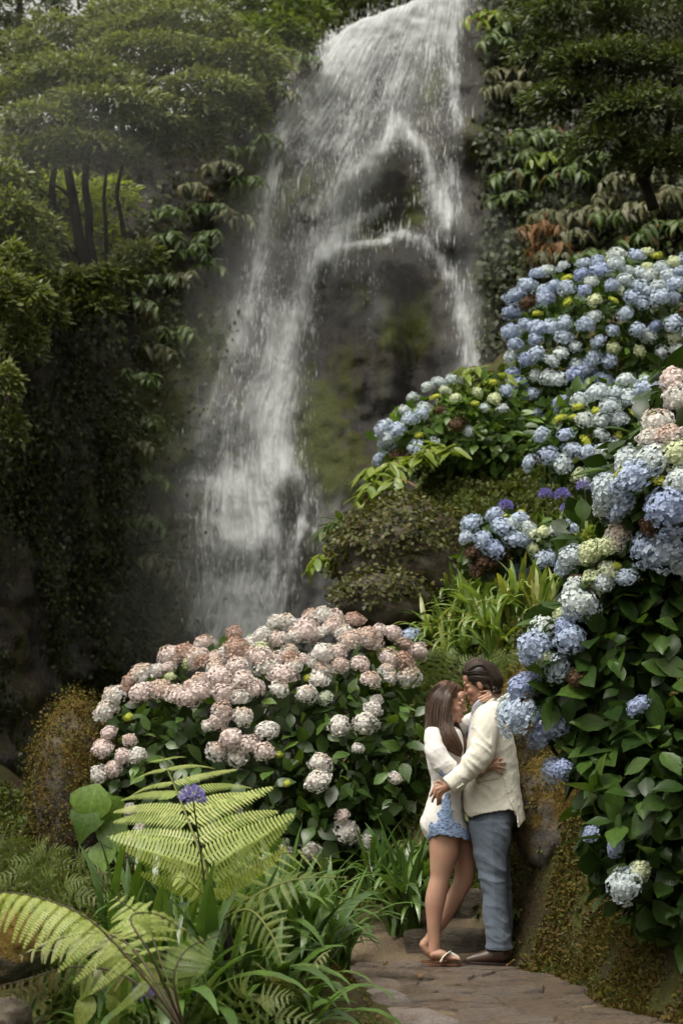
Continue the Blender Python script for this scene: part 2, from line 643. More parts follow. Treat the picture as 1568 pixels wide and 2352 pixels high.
# rounded stones edging the path on the left
y0, k = 7.4, 0
while y0 < 11.3:
    L = rp_.uniform(0.26, 0.46)
    x0 = float(path_left(y0 + L / 2))
    me = rough_block(rp_.uniform(0.20, 0.30), L, rp_.uniform(0.24, 0.3), 40 + k, 7, 0.09, 0.03, 5)
    me.materials.append(m_kerb)
    put('edge_stone', me, Matrix.Translation((x0 - 0.02 + rp_.uniform(-0.03, 0.03), y0 + L / 2, -0.235 + rp_.uniform(-0.02, 0.012))) @ Matrix.Rotation(0.21 + rp_.uniform(-0.15, 0.15), 4, 'Z') @ Matrix.Rotation(rp_.uniform(-0.06, 0.06), 4, 'X'), path_root)
    y0 += L * 0.93
    k += 1

step_root = empty('stone_steps', P(1080, 2215, 12.0))
tag(step_root, kind='structure')
for k, (pl, pr, py, Yf, dep, hh) in enumerate(((930, 1135, 2140, 11.86, 0.45, 0.30), (1000, 1195, 2045, 12.22, 0.5, 0.34), (1120, 1290, 2036, 12.32, 0.5, 0.3), (1010, 1230, 1960, 12.75, 0.5, 0.4))):
    a, b_ = P(pl, py, Yf), P(pr, py, Yf)
    me = rough_block(b_.x - a.x, dep, hh, 70 + k, 11, 0.03, 0.028, 5)
    me.materials.append(m_step)
    put('step', me, Matrix.Translation(((a.x + b_.x) / 2, Yf + dep / 2, a.z - hh)), step_root)

# ------------------------------------------------------------------ cliff
plan = spline([(-13, 9.5), (-8, 13.0), (-5.2, 16.5), (-4.0, 20.0), (-3.15, 23.6), (-2.25, 26.1), (-0.2, 26.7), (1.8, 26.4), (2.9, 25.0), (4.2, 23.6), (6.5, 22.4), (10, 20.5), (15, 16.0)], 420)
tang = unit(np.gradient(plan, axis=0))
pn = np.stack([-tang[:, 1], tang[:, 0]], 1)

def feat(px, py, Y):
    q = P(px, py, Y)
    return q.x, q.z

BULGE = []   # x, z, rx, rz, out
for (px, py, Y, rx, rz, o) in ((905, 330, 30, 0.5, 0.7, 0.45), (880, 440, 29, 0.38, 0.55, -0.75), (860, 560, 28.7, 0.75, 0.45, 0.55),
                               (800, 800, 27.5, 0.55, 1.3, 0.35), (905, 800, 27.5, 0.22, 1.4, 0.45), (960, 800, 27.5, 0.3, 1.2, -0.55),
                               (720, 700, 28, 0.25, 1.0, -0.25), (480, 1120, 26.2, 0.6, 0.35, 0.28), (500, 1225, 26, 0.7, 0.4, 0.35),
                               (820, 1080, 26.5, 0.7, 0.5, 0.4), (760, 1210, 26, 0.6, 0.4, 0.4), (1040, 510, 29, 0.3, 0.3, 0.4),
                               (1100, 250, 29, 0.45, 0.5, 0.5), (640, 1060, 26.4, 0.35, 0.4, 0.5), (730, 120, 30.5, 0.6, 0.6, 0.2)):
    x, z = feat(px, py, Y)
    BULGE.append((x, z, rx, rz, o))

def z_top(x):
    return np.interp(x, [-13, -6, -4.2, -3.2, -2.3, -0.9, 0.3, 1.0, 2.1, 3, 5, 15], [5, 5.6, 6.6, 8.6, 10.7, 12.2, 13.9, 14.4, 14.5, 14.3, 13.8, 13])

def cliff_pt(t, h, rough=1.0):
    """t in [0,1] along the plan, h height; above the top it runs back as a plateau"""
    i = np.clip(t * (len(plan) - 1), 0, len(plan) - 1.001)
    i0 = i.astype(int)
    u = (i - i0)[:, None]
    b = plan[i0] * (1 - u) + plan[i0 + 1] * u
    n = unit(pn[i0] * (1 - u) + pn[i0 + 1] * u)
    x = b[:, 0]
    zt = z_top(x)
    wf = sstep(-2.9, -1.6, x) * (1 - sstep(2.2, 3.4, x))
    hc = np.minimum(h, zt)
    over = np.maximum(h - zt, 0)
    lean = wf * 0.40 + sstep(2.2, 3.4, x) * 0.42 + (1 - sstep(-2.9, -1.6, x)) * 0.16
    s = lean * np.maximum(hc - 1.0, -2)
    s = s - wf * 0.5 * np.exp(-((hc - zt) / 0.9) ** 2) * 0 
    s = s + over * 5.0
    z = hc + over * 0.9 - 0.35 * np.exp(-((h - zt) / 0.7) ** 2) * 0
    p = np.stack([b[:, 0] + n[:, 0] * s, b[:, 1] + n[:, 1] * s, z], 1)
    o = 0
    for (bx, bz, rx, rz, am) in BULGE:
        o = o + am * np.exp(-((p[:, 0] - bx) / rx) ** 2 - ((z - bz) / rz) ** 2)
    o = o * wf * (h < zt + 0.2)
    q = np.stack([p[:, 0], p[:, 1] * 0.5, z * 0.8], 1)
    o = o + (0.55 * fbm(q * 0.55, 3, 21) + 0.25 * fbm(q * 1.4 + 9, 3, 25)) * (1 - 0.45 * wf)
    if rough:
        blk = fbm(q * np.array([3.2, 3.2, 2.0]) + 4, 4, 31)
        o = o + rough * (0.30 * np.abs(blk) + 0.10 * fbm(q * 8.0, 3, 35))
    p[:, :2] -= n * o[:, None]
    return p, n

ct, ch = np.linspace(0.0, 1.0, 460), np.concatenate([np.linspace(-2.5, 14.8, 275), np.linspace(15.1, 20, 12)])
T, HH = np.meshgrid(ct, ch)
cp, cn = cliff_pt(T.ravel(), HH.ravel())
ii = np.arange(cp.shape[0]).reshape(T.shape)
cf = np.stack([ii[:-1, :-1], ii[:-1, 1:], ii[1:, 1:], ii[1:, :-1]], -1).reshape(-1, 4)
cpx = proj(cp)
CL_P, CL_N, CL_PX = cp, cn, cpx

m_rock, nt, out = new_mat('wet_cliff_rock')
vec = coords(nt, 'Object', (1, 1, 0.55))
n1 = noise_n(nt, vec, 0.9, 6, 0.6)
n2 = noise_n(nt, vec, 5.0, 6, 0.7)
n3 = noise_n(nt, vec, 26.0, 4, 0.65)
rock = mixc(nt, n2, (0.008, 0.0072, 0.0065), (0.040, 0.035, 0.031))
brown = mixc(nt, n3, (0.013, 0.009, 0.005), (0.045, 0.029, 0.016))
rock = mixc(nt, ramp(nt, n1, [(0.45, (0, 0, 0)), (0.6, (1, 1, 1))]).outputs[0], rock, brown)
mossc = mixc(nt, n3, (0.014, 0.018, 0.003), (0.088, 0.100, 0.016))
ms = math_n(nt, 'ADD', math_n(nt, 'MULTIPLY', n1, 0.5), math_n(nt, 'MULTIPLY', n2, 0.5))
at = N(nt, 'Attribute', attribute_name='moss')
ms = math_n(nt, 'ADD', ms, math_n(nt, 'MULTIPLY', math_n(nt, 'MULTIPLY', at.outputs['Fac'], n2), 0.42))
sel = ramp(nt, ms, [(0.53, (0, 0, 0)), (0.66, (1, 1, 1))])
col = mixc(nt, sel.outputs[0], rock, mossc)
rg = mixc(nt, sel.outputs[0], (0.42,) * 3, (0.9,) * 3)
b = principled(nt, col, rg, 0.4, math_n(nt, 'ADD', n2, math_n(nt, 'MULTIPLY', n3, 0.5)), 0.9, 0.08)
nt.links.new(b.outputs[0], out.inputs[0])
moss_a = np.zeros(len(cp))
for (px, py, r_, a) in ((370, 1000, 130, 0.9), (330, 1350, 160, 0.8), (720, 950, 120, 0.9), (930, 750, 70, 1.0), (730, 1060, 90, 0.9), (870, 520, 60, 0.7), (1150, 620, 70, 1.0), (1140, 300, 60, 0.6), (700, 420, 80, 0.6), (820, 680, 60, 0.5), (960, 480, 50, 0.8), (430, 780, 110, 0.8), (560, 500, 100, 0.7), (1000, 190, 50, 0.7)):
    moss_a = np.maximum(moss_a, a * np.exp(-((cpx[:, 0] - px) ** 2 + (cpx[:, 1] - py) ** 2) / r_ ** 2))
c_ob = put('cliff', mesh_np('cliff', cp, cf, m_rock, {'moss': moss_a}, smooth=True))
tag(c_ob, kind='structure')

# a wooded hillside far behind, above the gorge
hx, hy = np.meshgrid(np.linspace(-90, 90, 60), np.linspace(31, 130, 30))
hz = 9 + (hy - 31) * 0.32 + 4 * fbm(np.stack([hx.ravel() * 0.05, hy.ravel() * 0.05, 0 * hx.ravel()], 1), 3, 50).reshape(hx.shape) - 5.5 * np.exp(-((hx + 9) / 6) ** 2)
ii = np.arange(hx.size).reshape(hx.shape)
m_hill = plain_mat('wooded_hill', (0.035, 0.048, 0.016), 0.9, 0.1, 0.8, 0.6, 1.0, 0.5)
h_ob = put('hillside', mesh_np('hillside', np.stack([hx.ravel(), hy.ravel(), hz.ravel()], 1), np.stack([ii[:-1, :-1], ii[:-1, 1:], ii[1:, 1:], ii[1:, :-1]], -1).reshape(-1, 4), m_hill, smooth=True))
tag(h_ob, kind='structure')

# ------------------------------------------------------------------ waterfall
STROKES = [  # polyline (px, py), widths start -> end, strength start -> end
    ([(1062, 8), (960, 18), (875, 36)], 34, 40, 1.0, 1.0),
    ([(890, 36), (805, 105), (745, 178), (700, 245)], 45, 50, 1.05, .95),
    ([(960, 40), (870, 130), (800, 230), (760, 330)], 50, 55, .85, .45),
    ([(900, 60), (800, 150), (722, 240), (690, 300)], 45, 42, .95, .6),
    ([(692, 205), (655, 290), (635, 380), (615, 470), (590, 600), (568, 720)], 20, 40, .85, .35),
    ([(1000, 40), (932, 140), (905, 250), (912, 290)], 45, 36, .8, .55),
    ([(1055, 20), (1046, 130), (1050, 240), (1055, 320), (1042, 480)], 24, 20, .95, .45),
    ([(1015, 50), (992, 170), (1000, 300), (1020, 420)], 45, 40, .75, .30),
    ([(740, 300), (722, 420), (690, 560), (655, 700)], 70, 70, .42, .30),
    ([(835, 230), (805, 340), (770, 450), (740, 560)], 55, 50, .55, .34),
    ([(912, 284), (950, 330), (984, 374), (1000, 430), (1008, 485)], 14, 30, 1.1, .9),
    ([(905, 315), (865, 370), (806, 425), (770, 480)], 22, 40, .75, .45),
    ([(925, 330), (945, 370), (955, 400)], 14, 20, .6, .3),
    ([(1008, 470), (1034, 500), (1020, 550)], 26, 30, 1.0, .6),
    ([(885, 548), (940, 548), (990, 580), (1032, 632), (1062, 700), (1080, 780), (1088, 880)], 15, 38, .75, .75),
    ([(895, 562), (830, 570), (765, 582), (726, 610), (706, 650), (690, 720), (668, 800), (652, 900), (640, 1010)], 9, 34, 1.0, .55),
    ([(880, 490), (822, 520), (775, 555), (742, 590)], 22, 26, .75, .5),
    ([(880, 480), (930, 478), (985, 470)], 10, 8, .5, .3),
    ([(575, 720), (548, 850), (530, 980), (520, 1100)], 45, 55, .45, .45),
    ([(680, 740), (650, 850), (630, 950), (622, 1080)], 44, 52, .6, .7),
    ([(622, 1060), (604, 1180), (590, 1280), (576, 1380), (560, 1520)], 46, 50, 1.0, 1.0),
    ([(650, 1060), (686, 1110), (702, 1165)], 26, 20, .75, .6),
    ([(428, 1100), (490, 1113), (545, 1140)], 10, 22, .5, .7),
    ([(540, 1118), (542, 1170), (520, 1212)], 30, 32, .85, .8),
    ([(425, 1192), (500, 1204), (560, 1236)], 10, 24, .5, .8),
    ([(548, 1212), (562, 1300), (556, 1400), (545, 1520)], 40, 50, 1.0, 1.0),
    ([(702, 1160), (680, 1250), (660, 1340), (640, 1420), (600, 1510)], 15, 26, .8, .8),
    ([(452, 1228), (442, 1300), (436, 1400), (440, 1480)], 20, 22, .5, .4),
    ([(690, 1205), (742, 1228), (800, 1215)], 12, 12, .45, .35),
    ([(402, 1000), (404, 1200), (396, 1460)], 6, 8, .4, .3),
    ([(862, 640), (862, 700), (850, 770)], 16, 16, .4, .2),
    ([(760, 600), (800, 640), (850, 660)], 40, 35, .3, .25),
    ([(640, 760), (600, 850), (580, 960)], 30, 36, .4, .4),
    ([(522, 1105), (506, 1200), (500, 1330), (496, 1480)], 20, 24, .85, .75),
    ([(622, 1170), (632, 1280), (616, 1400), (600, 1500)], 18, 24, .9, .8),
    ([(472, 1125), (460, 1200), (466, 1300), (470, 1470)], 16, 20, .7, .6),
    ([(585, 1090), (575, 1200), (590, 1320), (575, 1500)], 24, 30, 1.0, .9),
]

SILK = [
    ([(650, 280), (605, 480), (578, 640), (562, 770)], 34, 42, .55, .5),
    ([(562, 700), (515, 860), (485, 1000), (470, 1150), (450, 1300), (440, 1480)], 40, 70, .55, .58),
    ([(615, 740), (592, 900), (575, 1060), (570, 1200)], 42, 60, .55, .6),
    ([(700, 650), (668, 800), (648, 940), (630, 1060)], 22, 44, .7, .75),
    ([(575, 1120), (566, 1330), (552, 1520)], 60, 80, .8, .95),
    ([(1005, 430), (1050, 560), (1078, 700), (1086, 880)], 30, 44, .55, .5),
    ([(830, 400), (775, 510), (720, 640)], 46, 50, .45, .4),
    ([(770, 1180), (742, 1300), (700, 1480)], 44, 60, .35, .3),
    ([(905, 300), (850, 390), (800, 480)], 24, 40, .6, .4),
    ([(1100, 500), (1120, 570), (1125, 640)], 30, 40, .4, .2),
    ([(760, 610), (800, 640), (850, 700)], 40, 50, .35, .2),
    ([(690, 1100), (720, 1160), (780, 1200)], 26, 40, .5, .3),
    ([(880, 60), (780, 160), (700, 280), (660, 400)], 50, 60, .6, .35),
    ([(1000, 50), (950, 180), (930, 280)], 50, 50, .55, .3),
    ([(440, 1110), (500, 1150), (540, 1220)], 40, 50, .35, .45),
]

def seg_dist(q, a, b):
    ab = b - a
    t = np.clip(((q - a) @ ab) / (ab @ ab), 0, 1)
    return np.linalg.norm(q - (a + t[:, None] * ab), axis=1), t

def water_density(q, strokes):
    d = np.zeros(len(q))
    for pl, w0, w1, s0, s1 in strokes:
        pp = spline(pl, 4 * len(pl))
        n = len(pp) - 1
        best = np.zeros(len(q))
        for i in range(n):
            dd, t = seg_dist(q, pp[i], pp[i + 1])
            g = (i + t) / n
            w = w0 + (w1 - w0) * g
            best = np.maximum(best, (s0 + (s1 - s0) * g) * np.exp(-(dd / w) ** 2))
        d = 1 - (1 - np.clip(d, 0, 1)) * (1 - np.clip(best, 0, 1)) if True else d
    return d

tsel = (plan[:, 0] > -3.2) & (plan[:, 0] < 3.4)
tlo, thi = np.where(tsel)[0][0] / 419.0, np.where(tsel)[0][-1] / 419.0
T, HH = np.meshgrid(np.linspace(tlo, thi, 300), np.linspace(-0.4, 15.2, 450))
wp, wnrm = cliff_pt(T.ravel(), HH.ravel(), 0.35)
wpx = proj(wp)
dens = water_density(wpx, STROKES)
silk = water_density(wpx, SILK)
back = 0.10 + 0.22 * dens + 0.05 * fbm(wp * np.array([3, 1, 1.0]), 2, 77)
wp[:, :2] -= wnrm * back[:, None]
ii = np.arange(wp.shape[0]).reshape(T.shape)
wf_ = np.stack([ii[:-1, :-1], ii[:-1, 1:], ii[1:, 1:], ii[1:, :-1]], -1).reshape(-1, 4)
wf_ = wf_[np.maximum(dens, silk)[wf_].max(1) > 0.04]
used = np.unique(wf_)
remap = -np.ones(len(wp), int)
remap[used] = np.arange(len(used))
xl_ = np.interp(wp[:, 2], [0, 2, 6, 9, 11, 12, 13, 14, 15], [-2.5, -2.3, -1.9, -1.45, -1.15, -0.75, -0.1, 0.5, 0.9])
fan = (2.3 - wp[:, 0]) / (2.3 - xl_)
flow = 14.5 - wp[:, 2] + 0.9 * np.clip(fan, 0, 1.3) ** 2      # the water runs down and outwards from the lip
uvw = np.stack([fan * 3.1 + 0.25 * fbm(np.stack([wp[:, 0] * 0.8, wp[:, 2] * 0.5, 0 * flow], 1), 2, 66), flow], 1)

def water_material(name, sx, sy):
    m, nt, out = new_mat(name)
    uv = N(nt, 'UVMap')
    def mapped(a, b_):
        mp = N(nt, 'Mapping')
        mp.inputs['Scale'].default_value = (a, b_, 1)
        nt.links.new(uv.outputs[0], mp.inputs['Vector'])
        return mp.outputs[0]
    wob = N(nt, 'TexNoise')
    n1 = noise_n(nt, mapped(sx, sy), 1.0, 4, 0.6)
    n2 = noise_n(nt, mapped(sx * 2.2, sy * 4.5), 1.0, 3, 0.6)
    n3 = noise_n(nt, mapped(3.2, 0.8), 1.0, 4, 0.6)
    at = N(nt, 'Attribute', attribute_name='dens')
    d = at.outputs['Fac']
    br = math_n(nt, 'ADD', math_n(nt, 'MULTIPLY', n1, 0.68), math_n(nt, 'MULTIPLY', n2, 0.32))
    br = math_n(nt, 'ADD', math_n(nt, 'MULTIPLY', math_n(nt, 'SUBTRACT', br, 0.5), 3.6), math_n(nt, 'MULTIPLY', math_n(nt, 'SUBTRACT', n3, 0.5), 1.9))
    a = math_n(nt, 'ADD', math_n(nt, 'SUBTRACT', math_n(nt, 'MULTIPLY', d, 1.75), 0.78), br)
    a = math_n(nt, 'MULTIPLY', a, 0.76, clamp=True)
    soft = math_n(nt, 'MULTIPLY', math_n(nt, 'MULTIPLY', d, d), 0.36)
    gate = math_n(nt, 'MULTIPLY', d, 6.0, clamp=True)
    a = math_n(nt, 'MULTIPLY', math_n(nt, 'MAXIMUM', a, soft), gate, clamp=True)
    sk = N(nt, 'Attribute', attribute_name='silk')
    n5 = noise_n(nt, mapped(5.5, 0.35), 1.0, 4, 0.6)
    n6 = noise_n(nt, mapped(1.1, 0.8), 1.0, 3, 0.5)
    vs = math_n(nt, 'ADD', math_n(nt, 'MULTIPLY', math_n(nt, 'SUBTRACT', n5, 0.36), 2.2), math_n(nt, 'MULTIPLY', math_n(nt, 'SUBTRACT', n6, 0.45), 1.6), clamp=True)
    ss = math_n(nt, 'MULTIPLY', math_n(nt, 'MULTIPLY', sk.outputs['Fac'], vs), 0.78)
    a = math_n(nt, 'SUBTRACT', 1.0, math_n(nt, 'MULTIPLY', math_n(nt, 'SUBTRACT', 1.0, a, clamp=True), math_n(nt, 'SUBTRACT', 1.0, ss, clamp=True)), clamp=True)
    df = N(nt, 'BsdfDiffuse')
    df.inputs[0].default_value = (0.745, 0.775, 0.79, 1)
    tl = N(nt, 'BsdfTranslucent')
    tl.inputs[0].default_value = (0.745, 0.775, 0.79, 1)
    mw = N(nt, 'MixShader')
    mw.inputs[0].default_value = 0.4
    nt.links.new(df.outputs[0], mw.inputs[1])
    nt.links.new(tl.outputs[0], mw.inputs[2])
    tr = N(nt, 'BsdfTransparent')
    mx = N(nt, 'MixShader')
    nt.links.new(a, mx.inputs[0])
    nt.links.new(tr.outputs[0], mx.inputs[1])
    nt.links.new(mw.outputs[0], mx.inputs[2])
    nt.links.new(mx.outputs[0], out.inputs[0])
    return m

m_water = water_material('falling_water', 17.0, 1.5)
water = put('waterfall', mesh_np('waterfall', wp[used], remap[wf_], m_water, {'dens': dens[used], 'silk': silk[used]}, uvw[used], True))
tag(water, 'tall white waterfall spreading over the dark wet cliff', 'waterfall', kind='structure')

# the drops and threads that break away from the sheet
oct_v = [(0, -1, 0), (1, 0, 0), (0, 0, 1), (-1, 0, 0), (0, 0, -1), (0, 1, 0)]
oct_f = [(0, 1, 2), (0, 2, 3), (0, 3, 4), (0, 4, 1), (5, 2, 1), (5, 3, 2), (5, 4, 3), (5, 1, 4)]
pick = RNG.choice(len(wp), 12000, p=(np.clip(dens - 0.10, 0, 1) ** 0.9) / (np.clip(dens - 0.10, 0, 1) ** 0.9).sum())
dp = wp[pick] + RNG.normal(0, 1, (len(pick), 3)) * np.array([0.10, 0.04, 0.10])
dp[:, :2] -= wnrm[pick] * (RNG.random(len(pick))[:, None] ** 2 * 0.30 + 0.02)
dsz = RNG.lognormal(0, 0.45, len(pick))
dd = np.tile(np.array([0.0, 0, 1.0]), (len(pick), 1)) + RNG.normal(0, 0.10, (len(pick), 3))
m_drop, nt, out = new_mat('water_drops')
df = principled(nt, (0.78, 0.79, 0.80), 0.3, 0.5)
nt.links.new(df.outputs[0], out.inputs[0])
drops = put('water_drops', scatter_mesh('water_drops', oct_v, oct_f, dp, dd, np.tile(np.array([0, -1.0, 0]), (len(pick), 1)),
            np.stack([0.0017 * dsz, 0.030 * dsz * RNG.uniform(0.4, 2.2, len(pick)), 0.0017 * dsz], 1), m_drop))
tag(drops, 'white drops and threads of water breaking from the waterfall', 'water', kind='stuff')

# spray hanging round the fall: soft closed bodies of thin mist
m_mist, nt, out = new_mat('spray')
pv = N(nt, 'VolumePrincipled')
pv.inputs['Color'].default_value = (0.93, 0.94, 0.95, 1)
pv.inputs['Density'].default_value = 0.036
pv.inputs['Anisotropy'].default_value = 0.2
nt.links.new(pv.outputs[0], out.inputs['Volume'])
bm = bmesh.new()
bmesh.ops.create_icosphere(bm, subdivisions=4, radius=1.0)
sv = np.array([v.co[:] for v in bm.verts])
sf = np.array([[v.index for v in f.verts] for f in bm.faces])
bm.free()
gm = []
off = 0
puffs = [(330, 190, 21.0, 2.4, .55, 1.3), (150, 430, 20.6, 1.2, .45, 1.1), (530, 900, 25.4, .95, .7, 2.0), (480, 1200, 24.9, 1.0, .8, 1.3), (600, 1300, 24.4, 1.1, .9, 1.2), (620, 700, 26.6, .75, .6, 1.8),
         (740, 1200, 24.8, .95, .7, .8), (1120, 560, 27.0, .45, .5, .6), (900, 640, 27.2, .9, .5, .7), (800, 380, 28.6, 1.0, .5, 1.1), (430, 1420, 24.2, 1.3, 1.0, .9),
         (1060, 760, 26.4, .5, .5, 1.0), (680, 1000, 25.4, .8, .6, .9), (560, 1060, 25.0, .7, .6, .7), (1010, 480, 27.6, .45, .4, .7), (560, 600, 27, .5, .5, 1.3), (600, 1420, 24.2, .9, .8, .7), (520, 1330, 24.4, .6, .6, 1.0), (600, 1130, 24.9, .5, .5, .8), (380, 1250, 24.6, .6, .6, 1.3), (480, 780, 26, .4, .5, 1.0), (700, 820, 26.4, .5, .5, .9)]
for k, (px, py, Y, rx, ry, rz) in enumerate(puffs):
    c = np.array(P(px, py, Y))
    vv = sv * (1 + 0.34 * fbm(sv * 1.5 + k * 5.1, 3, 90 + k))[:, None] * np.array([rx, ry, rz]) + c
    me = mesh_np('spray_mist', vv - c, sf, m_mist, smooth=True)
    tag(put('spray_mist', me, Vector(c)), 'pale spray hanging in front of the waterfall', 'mist', 'spray round the waterfall', 'stuff')
# ------------------------------------------------------------------ leaf shapes (base at origin, +Y along, +Z up)
def blade(prof, fold=0.25, droop=0.15, wave=0.0, seg=None):
    """prof: half-widths along the length; three vertices a row"""
    n = len(prof)
    v, uv = [], []
    for i, w in enumerate(prof):
        t = i / (n - 1)
        z = -droop * t * t
        y = t * (1 - 0.18 * abs(droop) * t)
        wv = wave * math.sin(t * 9.0)
        v += [(-w, y, z + fold * w + wv), (0, y, z), (w, y, z + fold * w - wv)]
        uv += [(0.5 - w * 0.5 / max(max(prof), 1e-6) , t), (0.5, t), (0.5 + w * 0.5 / max(max(prof), 1e-6), t)]
    f = []
    for i in range(n - 1):
        a = i * 3
        f += [(a, a + 1, a + 4, a + 3), (a + 1, a + 2, a + 5, a + 4)]
    return np.array(v), np.array(f), np.array(uv)

OVATE = [0.012, 0.125, 0.215, 0.262, 0.270, 0.240, 0.178, 0.095, 0.006]
LANCE = [0.012, 0.075, 0.115, 0.118, 0.09, 0.05, 0.006]
SMALLQ = (np.array([(0, 0, 0), (0.32, 0.5, 0.06), (0, 1, -0.05), (-0.32, 0.5, 0.06)]), np.array([(0, 1, 2, 3)]), np.array([(0.5, 0), (1, 0.5), (0.5, 1), (0, 0.5)]))
NARROWQ = (np.array([(0, 0, 0), (0.17, 0.45, 0.03), (0, 1, -0.08), (-0.17, 0.45, 0.03)]), np.array([(0, 1, 2, 3)]), np.array([(0.5, 0), (1, 0.5), (0.5, 1), (0, 0.5)]))

def leaf_meshes(name, prof, mat, k, fold=0.25, droop=0.2, wave=0.01, rnd=random):
    out = []
    for i in range(k):
        pr = [w * rnd.uniform(0.9, 1.1) for w in prof]
        v, f, uv = blade(pr, fold * rnd.uniform(0.5, 1.3), droop * rnd.uniform(0.2, 1.8), wave)
        out.append(mesh_np(name, v, f, mat, None, uv, True))
    return out

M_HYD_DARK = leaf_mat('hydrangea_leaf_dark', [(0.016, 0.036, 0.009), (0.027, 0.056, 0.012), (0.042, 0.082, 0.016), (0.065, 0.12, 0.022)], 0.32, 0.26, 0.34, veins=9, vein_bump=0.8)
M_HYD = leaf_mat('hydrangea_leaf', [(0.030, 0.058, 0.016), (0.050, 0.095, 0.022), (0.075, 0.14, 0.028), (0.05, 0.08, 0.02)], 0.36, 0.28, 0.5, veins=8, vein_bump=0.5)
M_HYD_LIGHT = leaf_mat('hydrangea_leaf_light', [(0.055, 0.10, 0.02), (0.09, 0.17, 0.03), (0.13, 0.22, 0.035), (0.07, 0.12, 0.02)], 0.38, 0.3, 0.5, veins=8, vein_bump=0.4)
M_STEM = plain_mat('green_stem', (0.05, 0.07, 0.02), 0.6)
M_BARK = plain_mat('bark', (0.022, 0.017, 0.012), 0.9, 0.2, 12, 0.5, 0.8, 0.02, cscale=(1, 1, 0.3))
M_WOOD = plain_mat('shrub_wood', (0.055, 0.038, 0.022), 0.85, 0.2, 20, 0.4, 0.6, 0.01)

LF = {
    'dark': leaf_meshes('leaf', OVATE, M_HYD_DARK, 5, 0.22, 0.22, 0.012),
    'mid': leaf_meshes('leaf', OVATE, M_HYD, 4, 0.22, 0.22, 0.012),
    'light': leaf_meshes('leaf', OVATE, M_HYD_LIGHT, 4, 0.22, 0.22, 0.012),
}

# ------------------------------------------------------------------ hydrangea heads
def petal_mat(name, stops, centre, tip=None, tipw=0.0, trans=0.25):
    m, nt, out = new_mat(name)
    k = len(stops)
    fac = rnd_fac(nt)
    oi = N(nt, 'ObjectInfo')
    at = N(nt, 'Attribute', attribute_name='rnd')
    fac = math_n(nt, 'ADD', math_n(nt, 'MULTIPLY', oi.outputs['Random'], 0.6), math_n(nt, 'MULTIPLY', at.outputs['Fac'], 0.4))
    col = ramp(nt, fac, [(i / max(k - 1, 1), c) for i, c in enumerate(stops)]).outputs[0]
    ed = N(nt, 'Attribute', attribute_name='edge')
    col = mixc(nt, math_n(nt, 'MULTIPLY', math_n(nt, 'SUBTRACT', 1.0, ed.outputs['Fac'], clamp=True), 0.55), col, centre)
    if tip:
        nz = noise_n(nt, coords(nt, 'Object'), 5.0, 3)
        top = N(nt, 'Attribute', attribute_name='top')
        q = math_n(nt, 'ADD', math_n(nt, 'MULTIPLY', nz, 0.9), math_n(nt, 'MULTIPLY', top.outputs['Fac'], 0.35))
        q = math_n(nt, 'ADD', q, math_n(nt, 'MULTIPLY', math_n(nt, 'SUBTRACT', oi.outputs['Random'], 0.5), 0.35))
        s = ramp(nt, math_n(nt, 'MULTIPLY', q, 1.0), [(0.66 - tipw, (0, 0, 0)), (0.80 - tipw, (1, 1, 1))])
        col = mixc(nt, math_n(nt, 'MULTIPLY', s.outputs[0], math_n(nt, 'MULTIPLY', ed.outputs['Fac'], 0.9)), col, tip)
    b = principled(nt, col, 0.65, 0.25)
    tr = N(nt, 'BsdfTranslucent')
    nt.links.new(col, tr.inputs[0])
    mx = N(nt, 'MixShader')
    mx.inputs[0].default_value = trans
    nt.links.new(b.outputs[0], mx.inputs[1])
    nt.links.new(tr.outputs[0], mx.inputs[2])
    nt.links.new(mx.outputs[0], out.inputs[0])
    return m

PET = {
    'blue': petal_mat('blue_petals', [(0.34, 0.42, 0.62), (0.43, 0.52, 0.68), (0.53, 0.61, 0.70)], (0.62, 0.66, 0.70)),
    'deep_shaded': petal_mat('deep_shaded_blue_petals', [(0.27, 0.33, 0.56), (0.34, 0.41, 0.62), (0.42, 0.49, 0.66)], (0.50, 0.55, 0.68)),
    'pale': petal_mat('pale_blue_petals', [(0.46, 0.54, 0.66), (0.54, 0.62, 0.70), (0.62, 0.67, 0.64)], (0.70, 0.72, 0.55)),
    'cream': petal_mat('cream_petals', [(0.60, 0.66, 0.42), (0.66, 0.72, 0.52), (0.56, 0.66, 0.66)], (0.62, 0.62, 0.25)),
    'yellow': petal_mat('young_yellow_petals', [(0.48, 0.52, 0.06), (0.60, 0.62, 0.12)], (0.40, 0.45, 0.05)),
    'pink': petal_mat('faded_pink_petals', [(0.74, 0.60, 0.59), (0.80, 0.70, 0.67), (0.82, 0.76, 0.73)], (0.80, 0.72, 0.66), (0.36, 0.18, 0.085), 0.0),
    'rust': petal_mat('browning_pink_petals', [(0.52, 0.36, 0.30), (0.60, 0.46, 0.40), (0.66, 0.54, 0.50)], (0.60, 0.48, 0.42), (0.27, 0.125, 0.055), 0.16),
    'white': petal_mat('white_petals', [(0.74, 0.70, 0.70), (0.80, 0.77, 0.75), (0.77, 0.78, 0.80)], (0.74, 0.72, 0.58), (0.45, 0.25, 0.13), -0.04),
    'dried': petal_mat('dried_brown_petals', [(0.085, 0.048, 0.026), (0.13, 0.075, 0.042)], (0.07, 0.04, 0.02)),
}

